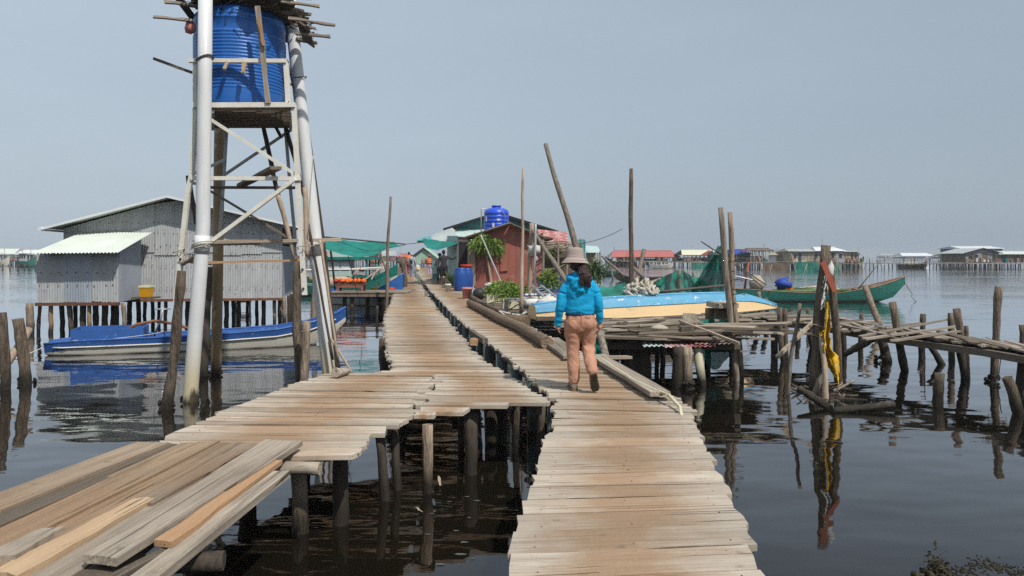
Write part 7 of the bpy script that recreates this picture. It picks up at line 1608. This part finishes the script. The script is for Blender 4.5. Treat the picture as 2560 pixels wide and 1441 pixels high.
limb(hr, [(.06, -.085, 1.36), (.068, -.135, 1.29), (.068, -.16, 1.21), (.074, -.165, 1.165)], [.036, .034, .026, .010], 12, (1, .6)); limb(hr, [(.12, -.09, 1.36), (.15, -.125, 1.29), (.155, -.15, 1.22), (.15, -.155, 1.15)], [.030, .030, .022, .008], 12, (1, .6))
remesh(hr, 'hair', M['hair'], W_, .007, 2, lambda p: .007 * math.sin(p.x * 330 + 7 * mnoise.noise(p * 9)) + mnoise.noise(Vector((p.x * 60, p.y * 60, p.z * 7))) * .008)
def clog(heel, toe, up, nm, lift):
    heel, toe, up = Vector(heel), Vector(toe), Vector(up).normalized(); d = (toe - heel).normalized(); s = d.cross(up).normalized(); L_ = (toe - heel).length
    prof = [(-.02, .026), (0, .034), (.15, .040), (.4, .040), (.62, .047), (.8, .050), (.93, .040), (1.0, .020)]
    so = MB(); n = len(prof); vs = [heel + d * L_ * t + s * sg * w + up * h_ for t, w in prof for sg in (-1, 1) for h_ in (0, .024)]
    fs = []
    for i in range(n - 1): a_ = i * 4; fs += [(a_, a_ + 4, a_ + 6, a_ + 2), (a_ + 1, a_ + 3, a_ + 7, a_ + 5), (a_, a_ + 1, a_ + 5, a_ + 4), (a_ + 2, a_ + 6, a_ + 7, a_ + 3)]
    fs += [(0, 2, 3, 1), ((n - 1) * 4, (n - 1) * 4 + 1, (n - 1) * 4 + 3, (n - 1) * 4 + 2)]
    so.add(vs, fs); sh = thing_part = local('clog', MB().tube([heel + d * L_ * t + up * h_ for t, h_ in ((.0, .05), (.2, .045), (.5, .055), (.75, .050), (.97, .036))], [.034, .040, .043, .046, .020], 14, True, flat=(1.0, .75), ref=up), M['shoe'], W_)
    o = local('sole', so, M['sole'], sh); gr = MB()
    for i in range(11): c = heel + d * L_ * (.06 + i * .085) - up * .003; w = interp(prof, .06 + i * .085) * .8; gr.bar(c - s * w, c + s * w, .010, .008, up=up)
    local('tread', gr, M['boatdark'], sh)
clog((.0, -.075, .002), (-.03, .165, .002), (0, 0, 1), 'l', 0)
clog((.186, -.268, .222), (.222, -.150, .008), (-.16, .87, .47), 'r', .1)
# --- distant figures
def figure(label, feet, h, top, bottom, skin, hairm, pose, hat=None, short=False, extras=None):
    k = h / 1.66; T = thing('person', label, 'person', feet); V = lambda x, y, z: (x * k, y * k, z * k)
    b = MB(); ell(b, [(*V(0, 0, .8), .13 * k, .1 * k), (*V(0, 0, .95), .14 * k, .1 * k), (*V(0, 0, 1.05), .12 * k, .085 * k), (*V(0, 0, 1.3), .16 * k, .1 * k), (*V(0, 0, 1.38), .10 * k, .07 * k), (*V(0, 0, 1.42), .05 * k, .05 * k), (*V(0, .01, 1.47), .045 * k, .05 * k)], 14)
    b.blob(V(0, .02, 1.55), (.075 * k, .092 * k, .112 * k), 12, 9, 0); b.blob(V(0, .12, 1.54), (.014 * k, .018 * k, .02 * k), 5, 4, 0)
    for s in (-1, 1): b.blob(V(s * .077, .02, 1.545), (.012 * k, .02 * k, .028 * k), 5, 4, 0)
    for a_ in pose['arms']: limb(b, [V(*p) for p in a_], [x * k for x in (.045, .038, .028, .03)][:len(a_)], 9)
    for a_ in pose['legs']: limb(b, [V(*p) for p in a_], [x * k for x in (.085, .055, .04)], 9); f = a_[-1]; b.tube([V(f[0], f[1] - .05, .04), V(f[0], f[1] + .08, .035), V(f[0], f[1] + .16, .02)], [.04 * k, .04 * k, .02 * k], 8)
    for a_ in pose['arms']:
        p, q_ = Vector(V(*a_[-2])), Vector(V(*a_[-1])); d = (q_ - p).normalized()
        sd = d.cross(Vector((0, 1, .1))).normalized()
        for i in range(4): b.tube([q_ + sd * (i - 1.5) * .017 * k, q_ + d * .075 * k + sd * (i - 1.5) * .019 * k], [.009 * k, .007 * k], 5)
        b.tube([q_ - sd * .025 * k, q_ - sd * .05 * k + d * .04 * k], [.01 * k, .007 * k], 5)
    remesh(b, 'body', skin, T, .016 * k, 2)
    t = MB(); ell(t, [(*V(0, 0, .86), .165 * k, .12 * k), (*V(0, 0, 1.1), .155 * k, .115 * k), (*V(0, 0, 1.3), .18 * k, .12 * k), (*V(0, 0, 1.39), .11 * k, .085 * k), (*V(0, 0, 1.43), .06 * k, .06 * k)], 16)
    for a_ in pose['arms']:
        q_ = a_ if not short else [a_[0], tuple(Vector(a_[0]).lerp(Vector(a_[1]), .55))]; limb(t, [V(*p) for p in q_[:3]], [x * k for x in (.062, .055, .045)][:len(q_[:3])], 10)
    remesh(t, 'shirt', top, T, .016 * k, 2, lambda p: mnoise.noise(p * 14) * .008)
    g = MB(); ell(g, [(*V(0, 0, .74), .15 * k, .12 * k), (*V(0, 0, .84), .165 * k, .125 * k), (*V(0, 0, .92), .150 * k, .11 * k)], 16)
    for a_ in pose['legs']:
        q_ = [a_[0], a_[1], tuple(Vector(a_[1]).lerp(Vector(a_[2]), .9))] if not pose.get('shorts') else [a_[0], tuple(Vector(a_[0]).lerp(Vector(a_[1]), .9))]
        limb(g, [V(*p) for p in q_], [x * k for x in ((.10, .075, .058) if not pose.get('shorts') else (.115, .115))], 12)
    remesh(g, 'shorts' if pose.get('shorts') else 'trousers', bottom, T, .016 * k, 2, lambda p: mnoise.noise(p * 12) * .007)
    hb = MB(); hb.blob(V(0, -.012, 1.585), (.085 * k, .092 * k, .10 * k), 12, 9, .1); local('hair', hb, hairm, T)
    if hat: local('sun_hat', MB().lathe(V(0, .01, 1.6), [(.2 * k, -.02 * k), (.11 * k, .01 * k), (.10 * k, .09 * k), (0, .11 * k)], 16), hat, T)
    if extras: extras(T, k, V)
    return T
LEG = [[(-.085, 0, .85), (-.09, .01, .47), (-.09, -.02, .08)], [(.085, 0, .85), (.09, .02, .47), (.09, .0, .08)]]
STR = [[(-.085, 0, .85), (-.09, .09, .47), (-.08, .10, .08)], [(.085, 0, .85), (.09, -.03, .47), (.09, -.16, .12)]]
def vest(m):
    def f(T, k, V):
        mb = MB(); ell(mb, [(*V(0, 0, .95), .185 * k, .145 * k), (*V(0, 0, 1.12), .185 * k, .145 * k), (*V(0, 0, 1.34), .175 * k, .14 * k), (*V(0, 0, 1.40), .12 * k, .10 * k)], 16); o = local('life_vest', mb, m, T)
        for z in (1.05, 1.22): local('strap', MB().tube([Vector(V(.187 * math.cos(t), .148 * math.sin(t), z)) for t in [i * .3 for i in range(22)]], .012, 5), M['creamroof'], o)
    return f
def pack(T, k, V):
    o = local('backpack', MB().blob(V(0, -.17, 1.05), (.11 * k, .08 * k, .15 * k), 10, 8, .05), M['blackcloth'], T)
    local('strap', MB().tube([V(-.05, -.13, 1.15), V(-.10, -.11, 1.3), V(-.12, -.02, 1.40)], .016 * k, 6).tube([V(.05, -.13, 1.15), V(.10, -.11, 1.3), V(.12, -.02, 1.40)], .016 * k, 6), M['blackcloth'], o)
f1 = on(1029, 693, .72); f1.z = .73
figure('person in a grey jacket and jeans with a small black backpack on the far walk', f1, 1.68, M['greyshirt'], M['jeans'], M['skin'], M['greyshirt'], dict(arms=[[(-.16, 0, 1.34), (-.25, .03, 1.1), (-.24, .12, .92), (-.22, .16, .86)], [(.16, 0, 1.34), (.26, -.02, 1.1), (.27, .06, .88), (.27, .08, .82)]], legs=STR), extras=pack)
bg = f1 + Vector((.42, .12, .62)); o = MB().blob(bg, (.17, .12, .24), 10, 8, .2, 4).build('carrier_bag', M['foam'], None, origin=bg); tag(o, 'pale carrier bag held by the person in the grey jacket', 'bag')
f2 = on(1022, 690, .72); f2.z = .73; f2.x -= .12; f2.y += .9
figure('dark-haired person in an orange life vest in front of the grey jacket', f2, 1.78, M['orange'], M['red'], M['skin'], M['hair'], dict(arms=[[(-.17, 0, 1.34), (-.27, .05, 1.1), (-.26, .16, .95), (-.25, .2, .9)], [(.17, 0, 1.34), (.26, .05, 1.1), (.26, .15, .95), (.25, .2, .9)]], legs=STR), extras=vest(M['orange']))
f3 = on(1073, 690, .72); f3.z = .73
figure('person in an orange life vest and straw-brown hat on the far walk', f3, 1.55, M['red'], M['lilac'], M['skin'], M['hair'], dict(arms=[[(-.16, 0, 1.34), (-.25, .02, 1.1), (-.24, .12, .95), (-.2, .16, .9)], [(.16, 0, 1.34), (.22, .04, 1.1), (.2, .15, .98), (.16, .2, .95)]], legs=LEG), hat=M['hose'], extras=vest(M['orange']))
f4 = on(1109, 712, .72); f4.z = .71
figure('man in a dark shirt and black shorts in shade, arm stretched to the doorway', f4, 1.80, M['darkshirt'], M['blackcloth'], M['darkskin'], M['hair'], dict(arms=[[(-.17, 0, 1.34), (-.25, .03, 1.12), (-.24, .15, .92), (-.22, .18, .86)], [(.17, 0, 1.34), (.42, .02, 1.22), (.62, .05, 1.36), (.66, .06, 1.42)]], legs=LEG, shorts=True), short=True)
f5 = on(1099, 706, .72); f5.z = .71
figure('dark-hatted person half hidden behind the man in the dark shirt', f5, 1.62, M['greyshirt'], M['darkshirt'], M['darkskin'], M['hair'], dict(arms=[[(-.17, 0, 1.34), (-.24, .03, 1.12), (-.2, .15, .95), (-.16, .18, .92)], [(.17, 0, 1.34), (.24, .02, 1.12), (.2, .15, .96), (.16, .2, .94)]], legs=LEG), hat=M['blackcloth'])
p = at(1089, 700, 47); p.z = .7; T = thing('gas_cabinet', 'faded teal metal locker standing at the right side of the walk', 'locker', p)
MB().box(p + Vector((0, 0, .62)), (.40, .4, 1.2)).build('body', M['teal'], T); MB().box(p + Vector((0, -.21, .62)), (.34, .02, .5)).build('door', M['paleteal'], T)
# ------------------------------------------------------------------ humid air
hz_ = NT('haze'); hv = hz_.n('VolumePrincipled'); hv.inputs['Color'].default_value = (0.86, 0.90, 0.95, 1); hv.inputs['Density'].default_value = 0.0006; hv.inputs['Anisotropy'].default_value = 0.2
hz_.t.links.new(hv.outputs[0], hz_.out.inputs['Volume'])
o = MB().box((0, 0, 2.45), (4020, 4020, 9.5)).build('haze', hz_.m, None, origin=(0, 0, 2.45)); o['kind'] = 'stuff'; o['label'] = 'thin humid haze over the whole lagoon'
